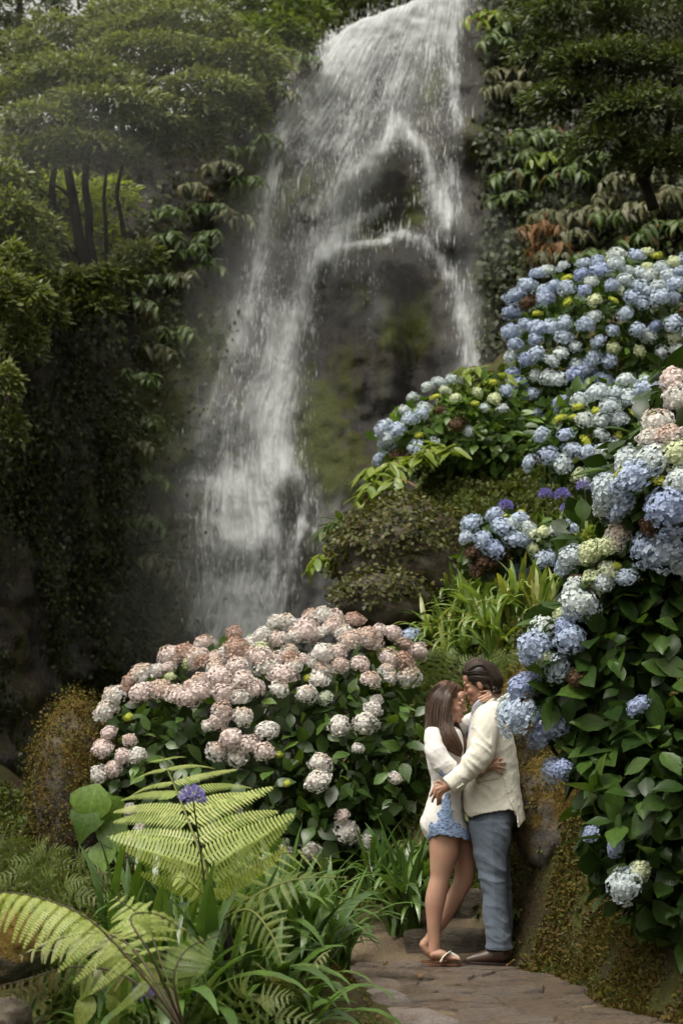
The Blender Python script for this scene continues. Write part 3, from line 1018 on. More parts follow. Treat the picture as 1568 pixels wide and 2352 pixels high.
def head_mesh(kind, n, seed, R0=1.0, flat=0.82, fine=True):
    r = np.random.default_rng(seed)
    i = np.arange(n) + 0.5
    zc = 1 - 1.62 * i / n
    ph = i * 2.399963 + r.random(n) * 0.5
    rr = np.sqrt(np.clip(1 - zc ** 2, 0, 1))
    nr = np.stack([rr * np.cos(ph), rr * np.sin(ph), zc], 1) + r.normal(0, 0.06, (n, 3))
    nr = unit(nr)
    lump = 1 + 0.34 * fbm(nr * 1.7 + seed * 3.1, 2, seed)
    c = nr * lump[:, None] * (0.90 + 0.10 * r.random(n))[:, None]
    tn = unit(nr + r.normal(0, 0.28, (n, 3)))
    ref = r.normal(0, 1, (n, 3))
    Mx = frames_np(unit(np.cross(tn, ref)), tn)      # local z = petal normal
    ps = 4.1 / math.sqrt(n)
    sz = ps * r.uniform(0.72, 1.08, n)
    tv, ed, tf = [], [], []
    for q in range(4):
        a = q * math.pi / 2
        ca, sa = math.cos(a), math.sin(a)
        sh = [(0.02, 0, 0.0), (0.30, 0.26, 0.08), (0.52, 0.0, 0.03), (0.30, -0.26, 0.08)] if not fine else [(0.02, 0, 0.0), (0.22, 0.24, 0.07), (0.44, 0.20, 0.06), (0.54, 0.0, 0.0), (0.44, -0.20, 0.06), (0.22, -0.24, 0.07)]
        k = len(tv)
        for (x, y, z) in sh:
            tv.append((x * ca - y * sa, x * sa + y * ca, z))
            ed.append(0.0 if x < 0.1 else (1.0 if x > 0.4 else 0.75))
        tf += [(k, k + 1, k + 2, k + 3)] if not fine else [(k, k + 1, k + 2, k + 3), (k, k + 3, k + 4, k + 5)]
    tv, tf = np.array(tv), np.array(tf)
    kk = len(tv)
    jit = 1 + r.normal(0, 0.10, (n, kk, 3))
    lv = tv[None] * sz[:, None, None] * jit
    lv[:, :, 2] += r.normal(0, 0.02, (n, kk)) * 1.0
    v = np.einsum('nij,nkj->nki', Mx, lv) + c[:, None]
    v[:, :, 2] *= flat
    f = (tf[None] + (np.arange(n) * kk)[:, None, None]).reshape(-1, 4)
    rnd = np.repeat(r.random(n), kk)
    edge = np.tile(ed, n)
    top = np.repeat(np.clip(nr[:, 2], 0, 1), kk)
    # a closed core so that nothing shows through
    cv, cfq = [], []
    for a in range(7):
        th = math.pi * a / 6
        for b_ in range(10):
            p = 2 * math.pi * b_ / 10
            cv.append((0.66 * math.sin(th) * math.cos(p), 0.66 * math.sin(th) * math.sin(p), 0.66 * math.cos(th) * flat))
    for a in range(6):
        for b_ in range(10):
            cfq.append((a * 10 + b_, (a + 1) * 10 + b_, (a + 1) * 10 + (b_ + 1) % 10, a * 10 + (b_ + 1) % 10))
    off = n * kk
    v = np.vstack([v.reshape(-1, 3), np.array(cv)])
    f = np.vstack([f, np.array(cfq) + off])
    z0 = np.zeros(len(cv))
    return mesh_np('flower_head', v * R0, f, PET[kind], {'rnd': np.concatenate([rnd, z0 + 0.3]), 'edge': np.concatenate([edge, z0 + 0.6]), 'top': np.concatenate([top, z0])})

HEADS = {}
for kind in PET:
    HEADS[kind, 1] = [head_mesh(kind, 170 if kind not in ('yellow', 'dried') else 200, 300 + 7 * s, flat=0.66 if kind == 'yellow' else 0.84) for s in range(3)]
    HEADS[kind, 0] = [head_mesh(kind, 95, 400 + 7 * s, flat=0.6 if kind == 'yellow' else 0.82, fine=False) for s in range(3)]

def hit(px, py, ells):
    """first hit of the view ray with a union of ellipsoids"""
    d = ray(px, py)
    best = None
    for c, r in ells:
        o = Vector(((EYE[i] - c[i]) / r[i] for i in range(3)))
        q = Vector((d[i] / r[i] for i in range(3)))
        A, B, C = q.dot(q), 2 * o.dot(q), o.dot(o) - 1
        D = B * B - 4 * A * C
        if D >= 0:
            t = (-B - math.sqrt(D)) / (2 * A)
            if best is None or t < best[0]:
                p = EYE + d * t
                best = (t, p, Vector(((p[i] - c[i]) / r[i] ** 2 for i in range(3))).normalized())
    if best is None:     # outside the outline: the nearest lobe's own depth
        c, r = min(ells, key=lambda e: (proj([e[0]])[0][0] - px) ** 2 + (proj([e[0]])[0][1] - py) ** 2)
        p = P(px, py, c[1])
        n = Vector(((p[i] - c[i]) / r[i] ** 2 for i in range(3))).normalized()
        return p, n
    return best[1], best[2]

def in_poly(x, y, poly):
    r, j = False, len(poly) - 1
    for i in range(len(poly)):
        (xi, yi), (xj, yj) = poly[i], poly[j]
        if (yi > y) != (yj > y) and x < (xj - xi) * (y - yi) / (yj - yi) + xi:
            r = not r
        j = i
    return r

def darts(poly, spacing, n, rnd, taken=(), dens=None):
    xs = [p[0] for p in poly]
    ys = [p[1] for p in poly]
    got = []
    for _ in range(n):
        x, y = rnd.uniform(min(xs), max(xs)), rnd.uniform(min(ys), max(ys))
        if not in_poly(x, y, poly) or (dens and rnd.random() > dens(x, y)):
            continue
        if all((x - a) ** 2 + ((y - b_) * 1.15) ** 2 > spacing ** 2 for a, b_ in got) and all((x - t[0]) ** 2 + (y - t[1]) ** 2 > (0.45 * (spacing + t[2] * 0.7)) ** 2 for t in taken):
            got.append((x, y))
    return got

def ell(px, py, Y, rx, ry, rz):
    return (P(px, py, Y), Vector((rx, ry, rz)))

def bush(name, label, cat, ells, heads, lf, nleaf, nstuff, leaf, base, fine=1, group=None, seed=1, stems=6, light=0.3, leaf_up=0.5, clear=None):
    rnd = random.Random(seed)
    r = np.random.default_rng(seed)
    root = empty(name, base, label, cat, group)
    for (px, py, dia, kind) in heads:
        p, n = hit(px, py, ells)
        rad = dia / 2 / pxm(p.y) * 1.08
        up = (n * 0.75 + Vector((0, 0, 0.7)) + Vector((rnd.gauss(0, .3), rnd.gauss(0, .3), 0))).normalized()
        pos = p + n * rad * rnd.uniform(0.1, 0.8)
        M = frame(up.cross(Vector((rnd.gauss(0, 1), rnd.gauss(0, 1), rnd.gauss(0, 1)))), up, pos, (rad * rnd.uniform(.84, 1.15), rad * rnd.uniform(.84, 1.15), rad * rnd.uniform(.8, 1.08)))
        put('flower_head', rnd.choice(HEADS[kind, fine]), M, root)
    # points on the outside of the union
    vol = np.array([e[1].x * e[1].z for e in ells])
    def surf(n, lo, hi):
        k = r.choice(len(ells), n, p=vol / vol.sum())
        C = np.array([list(e[0]) for e in ells])[k]
        Q = np.array([list(e[1]) for e in ells])[k]
        u = unit(r.normal(0, 1, (n, 3)))
        p = C + u * Q * r.uniform(lo, hi, n)[:, None]
        nn = unit(u / Q)
        keep = np.ones(n, bool)
        for j, e in enumerate(ells):
            s = ((p - np.array(e[0])) / np.array(e[1]))
            keep &= ~(((s ** 2).sum(1) < (lo - 0.06) ** 2) & (k != j))
        keep &= p[:, 2] > H(p[:, 0], p[:, 1]) + 0.02
        return p[keep], nn[keep]
    p, n = surf(nleaf * 7, 0.90, 1.04)
    tocam = unit(np.array(EYE) - p)
    face = (n * tocam).sum(1)
    o = np.argsort(-(face + r.uniform(-0.3, 0.3, len(p)) > 0).astype(float) - r.random(len(p)) * 0.5)[:int(nleaf * 1.35)]
    hpx = np.array([(h[0], h[1], h[2]) for h in heads], float)
    lpx = proj(p)
    for i in o:
        dh = np.hypot(hpx[:, 0] - lpx[i][0], hpx[:, 1] - lpx[i][1])
        if (dh < hpx[:, 2] * 0.55).any() or (clear and clear(*lpx[i])):
            continue
        ax = n[i] * 0.55 + r.normal(0, 0.55, 3) + np.array([0, 0, -0.22])
        nm = n[i] * 0.6 + np.array([0, 0, leaf_up]) + r.normal(0, 0.25, 3)
        L = leaf * rnd.uniform(0.65, 1.25)
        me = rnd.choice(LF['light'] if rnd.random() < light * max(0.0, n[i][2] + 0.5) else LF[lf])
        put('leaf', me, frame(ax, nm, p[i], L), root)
    if nstuff:
        p, n = surf(nstuff, 0.45, 0.97)
        if clear:
            qq = proj(p)
            kp = np.array([not clear(a_, b_) for a_, b_ in qq])
            p, n = p[kp], n[kp]
        ax = n * 0.4 + r.normal(0, 0.6, p.shape) + np.array([0, 0, -0.2])
        nm = n * 0.5 + np.array([0, 0, 0.5]) + r.normal(0, 0.35, p.shape)
        v, f, uv = blade([0.02, 0.24, 0.31, 0.2, 0.01], 0.2, 0.2)
        o = put('foliage', scatter_mesh('foliage', v, f, p, ax, nm, leaf * r.uniform(0.6, 1.15, len(p)), LF[lf][0].materials[0], None, uv), None, root)
        o['kind'] = 'stuff'
    for s in range(stems):
        e = ells[s % len(ells)]
        tip = e[0] + Vector((rnd.uniform(-.6, .6) * e[1].x, rnd.uniform(-.5, .5) * e[1].y, rnd.uniform(0, .6) * e[1].z))
        b0 = Vector(base) + Vector((rnd.uniform(-.15, .15), rnd.uniform(-.1, .1), -0.05))
        mid = (b0 + tip) / 2 + Vector((rnd.uniform(-.15, .15), rnd.uniform(-.1, .1), 0.1))
        g = Geo().tube(spline([b0, mid, tip], 8), np.linspace(0.014, 0.005, 8), 6)
        me = g.mesh('stem', M_WOOD)
        me.transform(Matrix.Translation(-b0))
        put('stem', me, b0, root)
    return root

# ---- the faded pink and white hydrangea in the middle
rr = random.Random(21)
ELL_PINK = [ell(600, 1735, 14.0, 1.02, 0.85, 0.93), ell(390, 1760, 13.9, 0.56, 0.6, 0.72), ell(800, 1700, 13.9, 0.58, 0.65, 0.80), ell(720, 1830, 13.5, 0.7, 0.5, 0.5), ell(880, 1760, 13.7, 0.33, 0.5, 0.7), ell(300, 1820, 13.7, 0.22, 0.3, 0.4)]
heads = [(x, y, rr.choice((46, 50, 54)), k) for x, y, k in ((505, 1660, 'pink'), (560, 1652, 'white'), (612, 1680, 'white'), (535, 1698, 'pink'), (572, 1712, 'pink'), (606, 1728, 'pink'), (548, 1738, 'white'), (500, 1728, 'white'),
         (780, 1668, 'white'), (836, 1664, 'white'), (850, 1634, 'white'), (735, 1757, 'white'), (730, 1797, 'white'), (725, 1572, 'white'), (700, 1602, 'white'), (640, 1592, 'white'), (585, 1585, 'pink'),
         (515, 1640, 'pink'), (795, 1905, 'white'), (837, 1930, 'white'), (716, 1944, 'white'), (660, 1948, 'white'), (845, 1570, 'pink'), (520, 1600, 'pink'), (560, 1570, 'pink'), (470, 1600, 'pink'), (330, 1600, 'pink'), (410, 1600, 'pink'), (930, 1560, 'white'))]
heads += [(x, y, d, k) for x, y, d, k in ((480, 1670, 30, 'white'), (258, 1688, 42, 'pink'), (250, 1722, 44, 'pink'), (288, 1738, 42, 'pink'), (272, 1766, 44, 'pink'), (242, 1778, 42, 'white'), (224, 1790, 26, 'cream'), (320, 1735, 36, 'white'), (300, 1700, 36, 'pink'), (240, 1716, 36, 'pink'),
          (750, 1604, 30, 'cream'), (785, 1872, 30, 'pink'), (905, 1786, 28, 'white'), (820, 1722, 28, 'white'), (612, 1524, 24, 'cream'), (396, 1560, 26, 'cream'), (545, 1568, 28, 'cream'), (878, 1500, 20, 'yellow'), (808, 1582, 20, 'yellow'), (640, 1735, 20, 'yellow'), (705, 1558, 20, 'yellow'), (300, 1650, 20, 'yellow'),
          (600, 1500, 34, 'cream'), (440, 1530, 32, 'cream'), (300, 1860, 32, 'white'), (325, 1900, 30, 'white'), (300, 1920, 28, 'white'), (660, 1800, 18, 'yellow'), (890, 1560, 36, 'white'), (862, 1610, 30, 'white'))]
TOP_PINK = [(238, 1650), (285, 1590), (340, 1540), (405, 1505), (500, 1482), (600, 1462), (680, 1440), (740, 1412), (800, 1425), (850, 1450), (905, 1472), (945, 1502), (930, 1545), (860, 1560), (800, 1540), (740, 1560), (660, 1575), (600, 1560), (540, 1610), (470, 1600), (420, 1618), (350, 1605), (300, 1620), (260, 1680)]
heads += [(x + rr.uniform(-8, 8), y + rr.uniform(-12, 6), rr.choice((34, 40, 46, 52, 58)), rr.choice(('pink', 'pink', 'pink', 'white', 'rust', 'white', 'pink', 'white'))) for x, y in darts(TOP_PINK, 25, 5000, rr, heads) if rr.random() < 0.92]
bush('hydrangea_bush', 'wide hydrangea bush of faded pink and white heads below the waterfall', 'hydrangea', ELL_PINK, heads, 'mid', 290, 2600, 0.15, (P(600, 1750, 14.0).x, 14.0, ground_z(-0.6, 14.0)), 1, None, 31, light=0.6)

# ---- the tall blue hydrangea dome upper right
rr = random.Random(22)
ELL_DOME = [ell(1400, 780, 20.2, 1.05, 0.95, 0.9), ell(1570, 760, 20.0, 0.9, 0.9, 0.8), ell(1260, 850, 20.0, 0.48, 0.6, 0.78), ell(1330, 930, 19.8, 0.6, 0.5, 0.4), ell(1470, 690, 20.4, 0.7, 0.7, 0.5)]
POLY_DOME = [(1162, 860), (1172, 720), (1205, 660), (1265, 622), (1340, 606), (1420, 586), (1500, 582), (1580, 598), (1580, 850), (1500, 835), (1430, 800), (1360, 870), (1300, 830), (1250, 880), (1230, 930), (1170, 920)]
heads = [(x, y, 40, k) for x, y, k in ((1350, 855, 'blue'), (1320, 870, 'deep_shaded'), (1380, 870, 'deep_shaded'), (1345, 840, 'blue'), (1330, 890, 'deep_shaded'), (1400, 885, 'deep_shaded'), (1235, 950, 'deep_shaded'), (1285, 880, 'pale'), (1290, 925, 'deep_shaded'), (1180, 860, 'deep_shaded'), (1195, 885, 'deep_shaded'), (1215, 830, 'deep_shaded'))]
kinds = ['blue'] * 9 + ['pale'] * 7 + ['deep_shaded'] * 2 + ['cream'] * 3 + ['yellow'] * 2 + ['dried'] * 1
heads += [(x, y, {'yellow': 26, 'cream': 32, 'dried': 40}.get(k, rr.choice((34, 38, 44))), k) for (x, y) in darts(POLY_DOME, 27, 5000, rr, heads, lambda x, y: 1.0 if (y < 700 or x < 1240) else 0.035) for k in [rr.choice(kinds) if (y < 760 or x > 1300) else rr.choice(kinds[:18])]]
bush('hydrangea_bush', 'tall domed blue hydrangea highest on the slope, right of the waterfall', 'hydrangea', ELL_DOME, heads, 'mid', 290, 2600, 0.15, P(1420, 1000, 20.2), 0, 'blue hydrangeas up the slope', 32, light=0.35)

# ---- the lower left of the blue ones, beside the fall
rr = random.Random(23)
ELL_L = [ell(1050, 985, 19.4, 0.68, 0.5, 0.42), ell(940, 1010, 19.2, 0.32, 0.4, 0.34), ell(1130, 960, 19.5, 0.4, 0.5, 0.45), ell(1110, 1030, 19.3, 0.5, 0.4, 0.3)]
heads = [(892, 988, 42, 'blue'), (917, 990, 44, 'blue'), (942, 968, 36, 'blue'), (888, 1020, 38, 'blue'), (953, 1024, 38, 'blue'), (996, 1020, 34, 'pale'), (878, 1052, 36, 'blue'), (950, 918, 28, 'pale'), (985, 900, 30, 'pale'), (1010, 884, 32, 'pale'), (1036, 882, 30, 'pale'), (1068, 880, 30, 'pale'), (976, 940, 36, 'pale'), (900, 1005, 34, 'pale'),
         (1075, 992, 24, 'pale'), (1110, 940, 26, 'pale'), (1135, 920, 30, 'cream'), (1095, 905, 28, 'cream'), (1150, 940, 30, 'pale'), (1160, 900, 30, 'blue'), (1045, 920, 24, 'cream'), (960, 1000, 22, 'yellow'), (1000, 915, 24, 'yellow'), (1090, 930, 20, 'yellow'), (1020, 900, 24, 'cream'), (915, 1040, 34, 'dried'), (940, 1045, 34, 'dried'), (1050, 975, 32, 'dried'), (1010, 945, 28, 'dried'), (965, 955, 32, 'blue'), (930, 950, 30, 'pale'), (1130, 880, 24, 'yellow'), (870, 1075, 26, 'dried')]
bush('hydrangea_bush', 'low blue hydrangea nearest the waterfall with much light green leaf', 'hydrangea', ELL_L, heads, 'light', 260, 1400, 0.14, P(1060, 1080, 19.4), 0, 'blue hydrangeas up the slope', 33, light=0.9)

# ---- the middle one below the dome
rr = random.Random(24)
ELL_M = [ell(1390, 990, 17.2, 0.62, 0.5, 0.45), ell(1290, 1030, 17.0, 0.34, 0.4, 0.28), ell(1500, 950, 17.2, 0.5, 0.5, 0.42), ell(1400, 1090, 16.8, 0.35, 0.4, 0.25)]
POLY_M = [(1240, 1000), (1320, 940), (1340, 900), (1400, 882), (1480, 870), (1530, 880), (1500, 1000), (1430, 1060), (1340, 1050), (1280, 1060)]
heads = [(1226, 1055, 42, 'blue'), (1262, 1043, 46, 'blue'), (1250, 1003, 40, 'blue'), (1310, 1030, 42, 'blue'), (1298, 1000, 38, 'blue'), (1345, 968, 46, 'pale'), (1370, 908, 50, 'pale'), (1330, 922, 40, 'pale'), (1412, 905, 46, 'pale'), (1328, 938, 26, 'yellow'), (1285, 972, 28, 'yellow'), (1316, 964, 24, 'yellow'), (1370, 945, 26, 'yellow'),
         (1385, 1045, 40, 'pale'), (1330, 1090, 36, 'cream'), (1350, 1105, 34, 'pale'), (1365, 1080, 40, 'pale'), (1330, 1060, 24, 'yellow'), (1420, 1000, 24, 'yellow'), (1250, 1045, 30, 'dried')]
heads += [(x, y, {'yellow': 26, 'cream': 32, 'dried': 38}.get(k, rr.choice((40, 44, 48))), k) for (x, y) in darts(POLY_M, 34, 900, rr, heads) for k in [rr.choice(['blue'] * 4 + ['pale'] * 6 + ['cream'] * 2 + ['yellow', 'dried'])]]
bush('hydrangea_bush', 'pale blue hydrangea with yellow young heads below the big dome', 'hydrangea', ELL_M, heads, 'mid', 260, 1400, 0.14, P(1400, 1120, 17.0), 0, 'blue hydrangeas up the slope', 34, light=0.7)

# ---- the small one over the strap leaves
ELL_S = [ell(1150, 1240, 15.4, 0.30, 0.3, 0.22), ell(1250, 1255, 15.4, 0.30, 0.3, 0.18), ell(1110, 1265, 15.3, 0.18, 0.25, 0.22)]
heads = [(1090, 1215, 46, 'blue'), (1110, 1245, 46, 'blue'), (1137, 1195, 44, 'blue'), (1152, 1216, 46, 'blue'), (1176, 1238, 44, 'blue'), (1186, 1196, 42, 'blue'), (1203, 1216, 40, 'pale'), (1127, 1262, 42, 'deep_shaded'), (1196, 1240, 38, 'blue'), (1168, 1210, 34, 'pale'), (1080, 1240, 36, 'blue'), (1222, 1232, 32, 'cream'), (1246, 1228, 34, 'cream'), (1272, 1226, 38, 'pale'), (1300, 1220, 40, 'blue'), (1243, 1274, 40, 'blue'), (1206, 1310, 42, 'deep_shaded'), (1180, 1302, 38, 'deep_shaded'), (1225, 1258, 30, 'cream'),
         (1088, 1268, 38, 'dried'), (1110, 1288, 40, 'dried'), (1132, 1290, 38, 'dried'), (1152, 1272, 38, 'dried'), (1100, 1300, 34, 'dried'), (1165, 1190, 20, 'yellow'), (1195, 1182, 20, 'yellow'), (1262, 1272, 36, 'blue')]
bush('hydrangea_bush', 'small blue hydrangea with brown dried heads above the strap leaves', 'hydrangea', ELL_S, heads, 'mid', 120, 500, 0.13, P(1170, 1330, 15.5), 0, 'blue hydrangeas up the slope', 35, stems=3, light=0.5)

# ---- a single blue head right of the pink bush
ELL_1 = [ell(960, 1500, 15.8, 0.20, 0.2, 0.13), ell(1000, 1490, 15.8, 0.14, 0.2, 0.10)]
bush('hydrangea_bush', 'low hydrangea with one blue head beside the pink bush', 'hydrangea', ELL_1, [(945, 1480, 50, 'blue'), (962, 1484, 40, 'pale'), (1000, 1468, 20, 'yellow'), (995, 1485, 34, 'dried')], 'light', 50, 120, 0.13, P(970, 1540, 15.8), 0, None, 36, stems=2, light=0.8)

# ---- the big dark-leaved one in the right foreground
ELL_R = [ell(1530, 1560, 9.9, 0.66, 0.55, 0.62), ell(1480, 1300, 9.9, 0.42, 0.45, 0.45), ell(1560, 1130, 9.7, 0.42, 0.45, 0.42), ell(1345, 1500, 9.9, 0.30, 0.35, 0.34), ell(1400, 1400, 9.9, 0.30, 0.35, 0.36), ell(1265, 1600, 9.9, 0.17, 0.22, 0.20), ell(1480, 1830, 9.7, 0.42, 0.45, 0.45), ell(1590, 1900, 9.5, 0.5, 0.5, 0.6), ell(1560, 940, 9.9, 0.18, 0.25, 0.26), ell(1345, 1690, 10.0, 0.26, 0.3, 0.25), ell(1540, 2040, 9.5, 0.22, 0.3, 0.22), ell(1420, 1920, 9.6, 0.16, 0.2, 0.16)]
heads = [(1212, 1632, 96, 'blue'), (1192, 1620, 62, 'pale'), (1210, 1578, 72, 'deep_shaded'), (1245, 1448, 64, 'pale'), (1250, 1488, 76, 'blue'), (1236, 1505, 56, 'blue'), (1310, 1470, 80, 'blue'), (1298, 1440, 56, 'deep_shaded'), (1282, 1532, 66, 'blue'), (1262, 1512, 40, 'cream'), (1340, 1385, 74, 'pale'), (1330, 1358, 60, 'pale'), (1318, 1420, 50, 'blue'), (1292, 1415, 40, 'cream'), (1355, 1400, 60, 'pale'),
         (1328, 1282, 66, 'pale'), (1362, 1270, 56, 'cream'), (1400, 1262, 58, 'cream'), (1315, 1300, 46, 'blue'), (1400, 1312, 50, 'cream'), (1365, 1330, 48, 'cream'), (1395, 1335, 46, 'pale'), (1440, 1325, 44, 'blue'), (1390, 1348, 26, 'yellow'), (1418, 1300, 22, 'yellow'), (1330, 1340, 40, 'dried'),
         (1532, 1252, 108, 'blue'), (1492, 1258, 84, 'blue'), (1545, 1165, 118, 'deep_shaded'), (1470, 1098, 96, 'blue'), (1412, 1128, 88, 'pale'), (1440, 1092, 40, 'yellow'), (1518, 1106, 46, 'yellow'), (1430, 1165, 70, 'blue'), (1500, 1062, 80, 'pale'), (1556, 1050, 74, 'cream'), (1440, 1062, 70, 'pale'), (1568, 1110, 80, 'pale'), (1555, 1300, 70, 'pale'), (1400, 1165, 50, 'pale'),
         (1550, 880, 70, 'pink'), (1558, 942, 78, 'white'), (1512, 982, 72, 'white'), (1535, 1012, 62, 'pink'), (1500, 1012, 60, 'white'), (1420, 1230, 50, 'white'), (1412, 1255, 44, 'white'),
         (1272, 1658, 66, 'deep_shaded'), (1262, 1690, 60, 'deep_shaded'), (1468, 1622, 58, 'deep_shaded'), (1290, 1752, 60, 'deep_shaded'), (1310, 1770, 46, 'deep_shaded'), (1455, 2022, 82, 'pale'), (1470, 2000, 50, 'cream'), (1440, 2030, 50, 'cream'), (1362, 1912, 40, 'deep_shaded'), (1418, 1945, 40, 'deep_shaded'), (1330, 1560, 50, 'dried'), (1500, 1200, 50, 'dried')]  # the darker blue heads here carry their shade in the petal colour
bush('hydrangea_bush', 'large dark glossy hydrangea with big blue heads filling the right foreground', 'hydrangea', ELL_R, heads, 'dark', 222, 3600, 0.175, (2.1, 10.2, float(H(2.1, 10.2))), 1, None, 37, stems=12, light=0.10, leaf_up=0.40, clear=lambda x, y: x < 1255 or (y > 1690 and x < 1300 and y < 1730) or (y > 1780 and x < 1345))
# ------------------------------------------------------------------ ground helpers
def gz_np(x, y):
    q = np.stack([x, y, np.zeros(len(x))], 1)
    return H(x, y) + relief(q)

def on_ground(px, py, y0=7.0, y1=24.0):
    prev = None
    for Y in np.arange(y0, y1, 0.05):
        p = P(px, py, Y)
        if p.z <= float(H(p.x, p.y)):
            return Vector((p.x, p.y, ground_z(p.x, p.y)))
    return P(px, py, y1)

def on_cliff(px, py, out=0.0):
    d = (CL_PX[:, 0] - px) ** 2 + (CL_PX[:, 1] - py) ** 2
    k = np.argsort(d)[:12]
    i = k[np.argmin(CL_P[k, 1])]
    p = Vector(CL_P[i])
    n = Vector((-CL_N[i][0], -CL_N[i][1], 0.0))
    return p + n * out, n

# ------------------------------------------------------------------ strap-leaved agapanthus
M_STRAP = leaf_mat('strap_leaf', [(0.045, 0.090, 0.018), (0.080, 0.155, 0.032), (0.13, 0.22, 0.045), (0.06, 0.12, 0.024)], 0.30, 0.25, 0.55, mottle=0.25)
M_STRAP_L = leaf_mat('strap_leaf_light', [(0.11, 0.18, 0.035), (0.16, 0.25, 0.055), (0.22, 0.31, 0.08), (0.26, 0.24, 0.06)], 0.34, 0.3, 0.5, mottle=0.25)
M_AGA = petal_mat('violet_petals', [(0.19, 0.16, 0.46), (0.26, 0.23, 0.56), (0.34, 0.30, 0.62)], (0.18, 0.15, 0.42))

def strap_mesh(mat, th0, bend, seed):
    rn = random.Random(seed)
    v, uv, f = [], [], []
    n = 10
    y = z = 0.0
    tw = rn.uniform(-0.5, 0.5)
    for i in range(n + 1):
        t = i / n
        th = th0 + bend * t ** 1.6
        w = 0.030 * (0.75 + 0.5 * math.sin(min(1, t * 1.4) * math.pi * 0.5)) * (1 - max(0, (t - 0.6) / 0.4) ** 2) + 0.0012
        nx_, nz_ = math.cos(tw * t), math.sin(tw * t)
        up = (-math.cos(th) * 0.0, math.cos(th), -math.sin(th))     # along
        side = (nx_, 0, nz_ * 0.6)
        fold = 0.28 * w
        for s in (-1, 0, 1):
            v.append((s * w * side[0], y - (fold if s == 0 else 0) * math.cos(th), z + s * w * side[2] - (fold if s == 0 else 0) * -math.sin(th) * 0))
            uv.append((0.5 + 0.5 * s, t))
        y += math.sin(th) / n
        z += math.cos(th) / n
    for i in range(n):
        a = i * 3
        f += [(a, a + 1, a + 4, a + 3), (a + 1, a + 2, a + 5, a + 4)]
    return mesh_np('leaf', np.array(v), np.array(f), mat, None, np.array(uv), True)

STRAPS = {'d': [strap_mesh(M_STRAP, a, b_, 10 + i) for i, (a, b_) in enumerate(((0.1, 0.9), (0.25, 1.5), (0.3, 2.0), (0.15, 2.5), (0.45, 2.1), (0.05, 0.5), (0.5, 2.6)))],
          'l': [strap_mesh(M_STRAP_L, a, b_, 20 + i) for i, (a, b_) in enumerate(((0.1, 0.9), (0.25, 1.5), (0.3, 2.0), (0.15, 2.5), (0.45, 2.1), (0.05, 0.5), (0.5, 2.6)))]}

def umbel_mesh():
    r = np.random.default_rng(5)
    g = Geo()
    n = 34
    i = np.arange(n) + 0.5
    zc = 1 - 1.35 * i / n
    ph = i * 2.39996
    rr_ = np.sqrt(1 - zc ** 2)
    d = np.stack([rr_ * np.cos(ph), rr_ * np.sin(ph), zc], 1) + r.normal(0, 0.08, (n, 3))
    d = unit(d)
    for k in range(n):
        L = r.uniform(0.85, 1.05)
        M = frame(d[k], (0.3, 0.2, 1), (0, 0, 0))
        M3 = np.array(M.to_3x3())
        g.add((np.array([(-.012, 0, 0), (.012, 0, 0), (.012, .6, 0), (-.012, .6, 0)]) @ M3.T), [(0, 1, 2, 3)], 0.9)
        for q in range(6):
            a = q * math.pi / 3
            ca, sa = math.cos(a), math.sin(a)
            t = np.array([(0.02 * ca, 0.5, 0.02 * sa), (0.09 * ca - 0.05 * sa, 0.72, 0.09 * sa + 0.05 * ca), (0.20 * ca, L, 0.20 * sa), (0.09 * ca + 0.05 * sa, 0.72, 0.09 * sa - 0.05 * ca)])
            g.add(t @ M3.T, [(0, 1, 2, 3)], r.random())
    m = g.mesh('flower_head', M_AGA, False)
    e = m.attributes.new('edge', 'FLOAT', 'POINT')
    e.data.foreach_set('value', np.ones(len(m.vertices), dtype=np.float32))
    return m

UMBEL = umbel_mesh()

def agapanthus(loc, label, n, L, seed, style='d', group=None, flowers=()):
    rn = random.Random(seed)
    loc = Vector(loc)
    root = empty('agapanthus', loc, label, 'agapanthus', group)
    for i in range(n):
        a = rn.uniform(0, 2 * math.pi)
        s = L * rn.uniform(0.6, 1.2)
        b0 = loc + Vector((rn.uniform(-.10, .10), rn.uniform(-.08, .08), -0.02))
        M = Matrix.Translation(b0) @ Matrix.Rotation(a, 4, 'Z') @ Matrix.Rotation(rn.uniform(-.15, .15), 4, 'Y') @ Matrix.Diagonal((rn.uniform(.75, 1.1) * max(0.55, s), s, s, 1))
        put('leaf', rn.choice(STRAPS[style]), M, root)
    for (px, py, dia, Y) in flowers:
        tip = P(px, py, Y)
        b0 = loc + Vector((rn.uniform(-.04, .04), 0, 0))
        mid = (b0 + tip) / 2 + Vector((0.02, 0, 0.05))
        g = Geo().tube(spline([b0, mid, tip], 10), np.linspace(0.006, 0.004, 10), 6)
        me = g.mesh('flower_stalk', M_STEM)
        me.transform(Matrix.Translation(-b0))
        st = put('flower_stalk', me, b0, root)
        r_ = dia / 2 / pxm(Y)
        put('flower_head', UMBEL, Matrix.Translation(tip) @ Matrix.Rotation(rn.uniform(0, 6), 4, 'Z') @ Matrix.Rotation(rn.uniform(-.15, .15), 4, 'X') @ Matrix.Diagonal((r_, r_, r_ * 0.95, 1)), st)
    return root

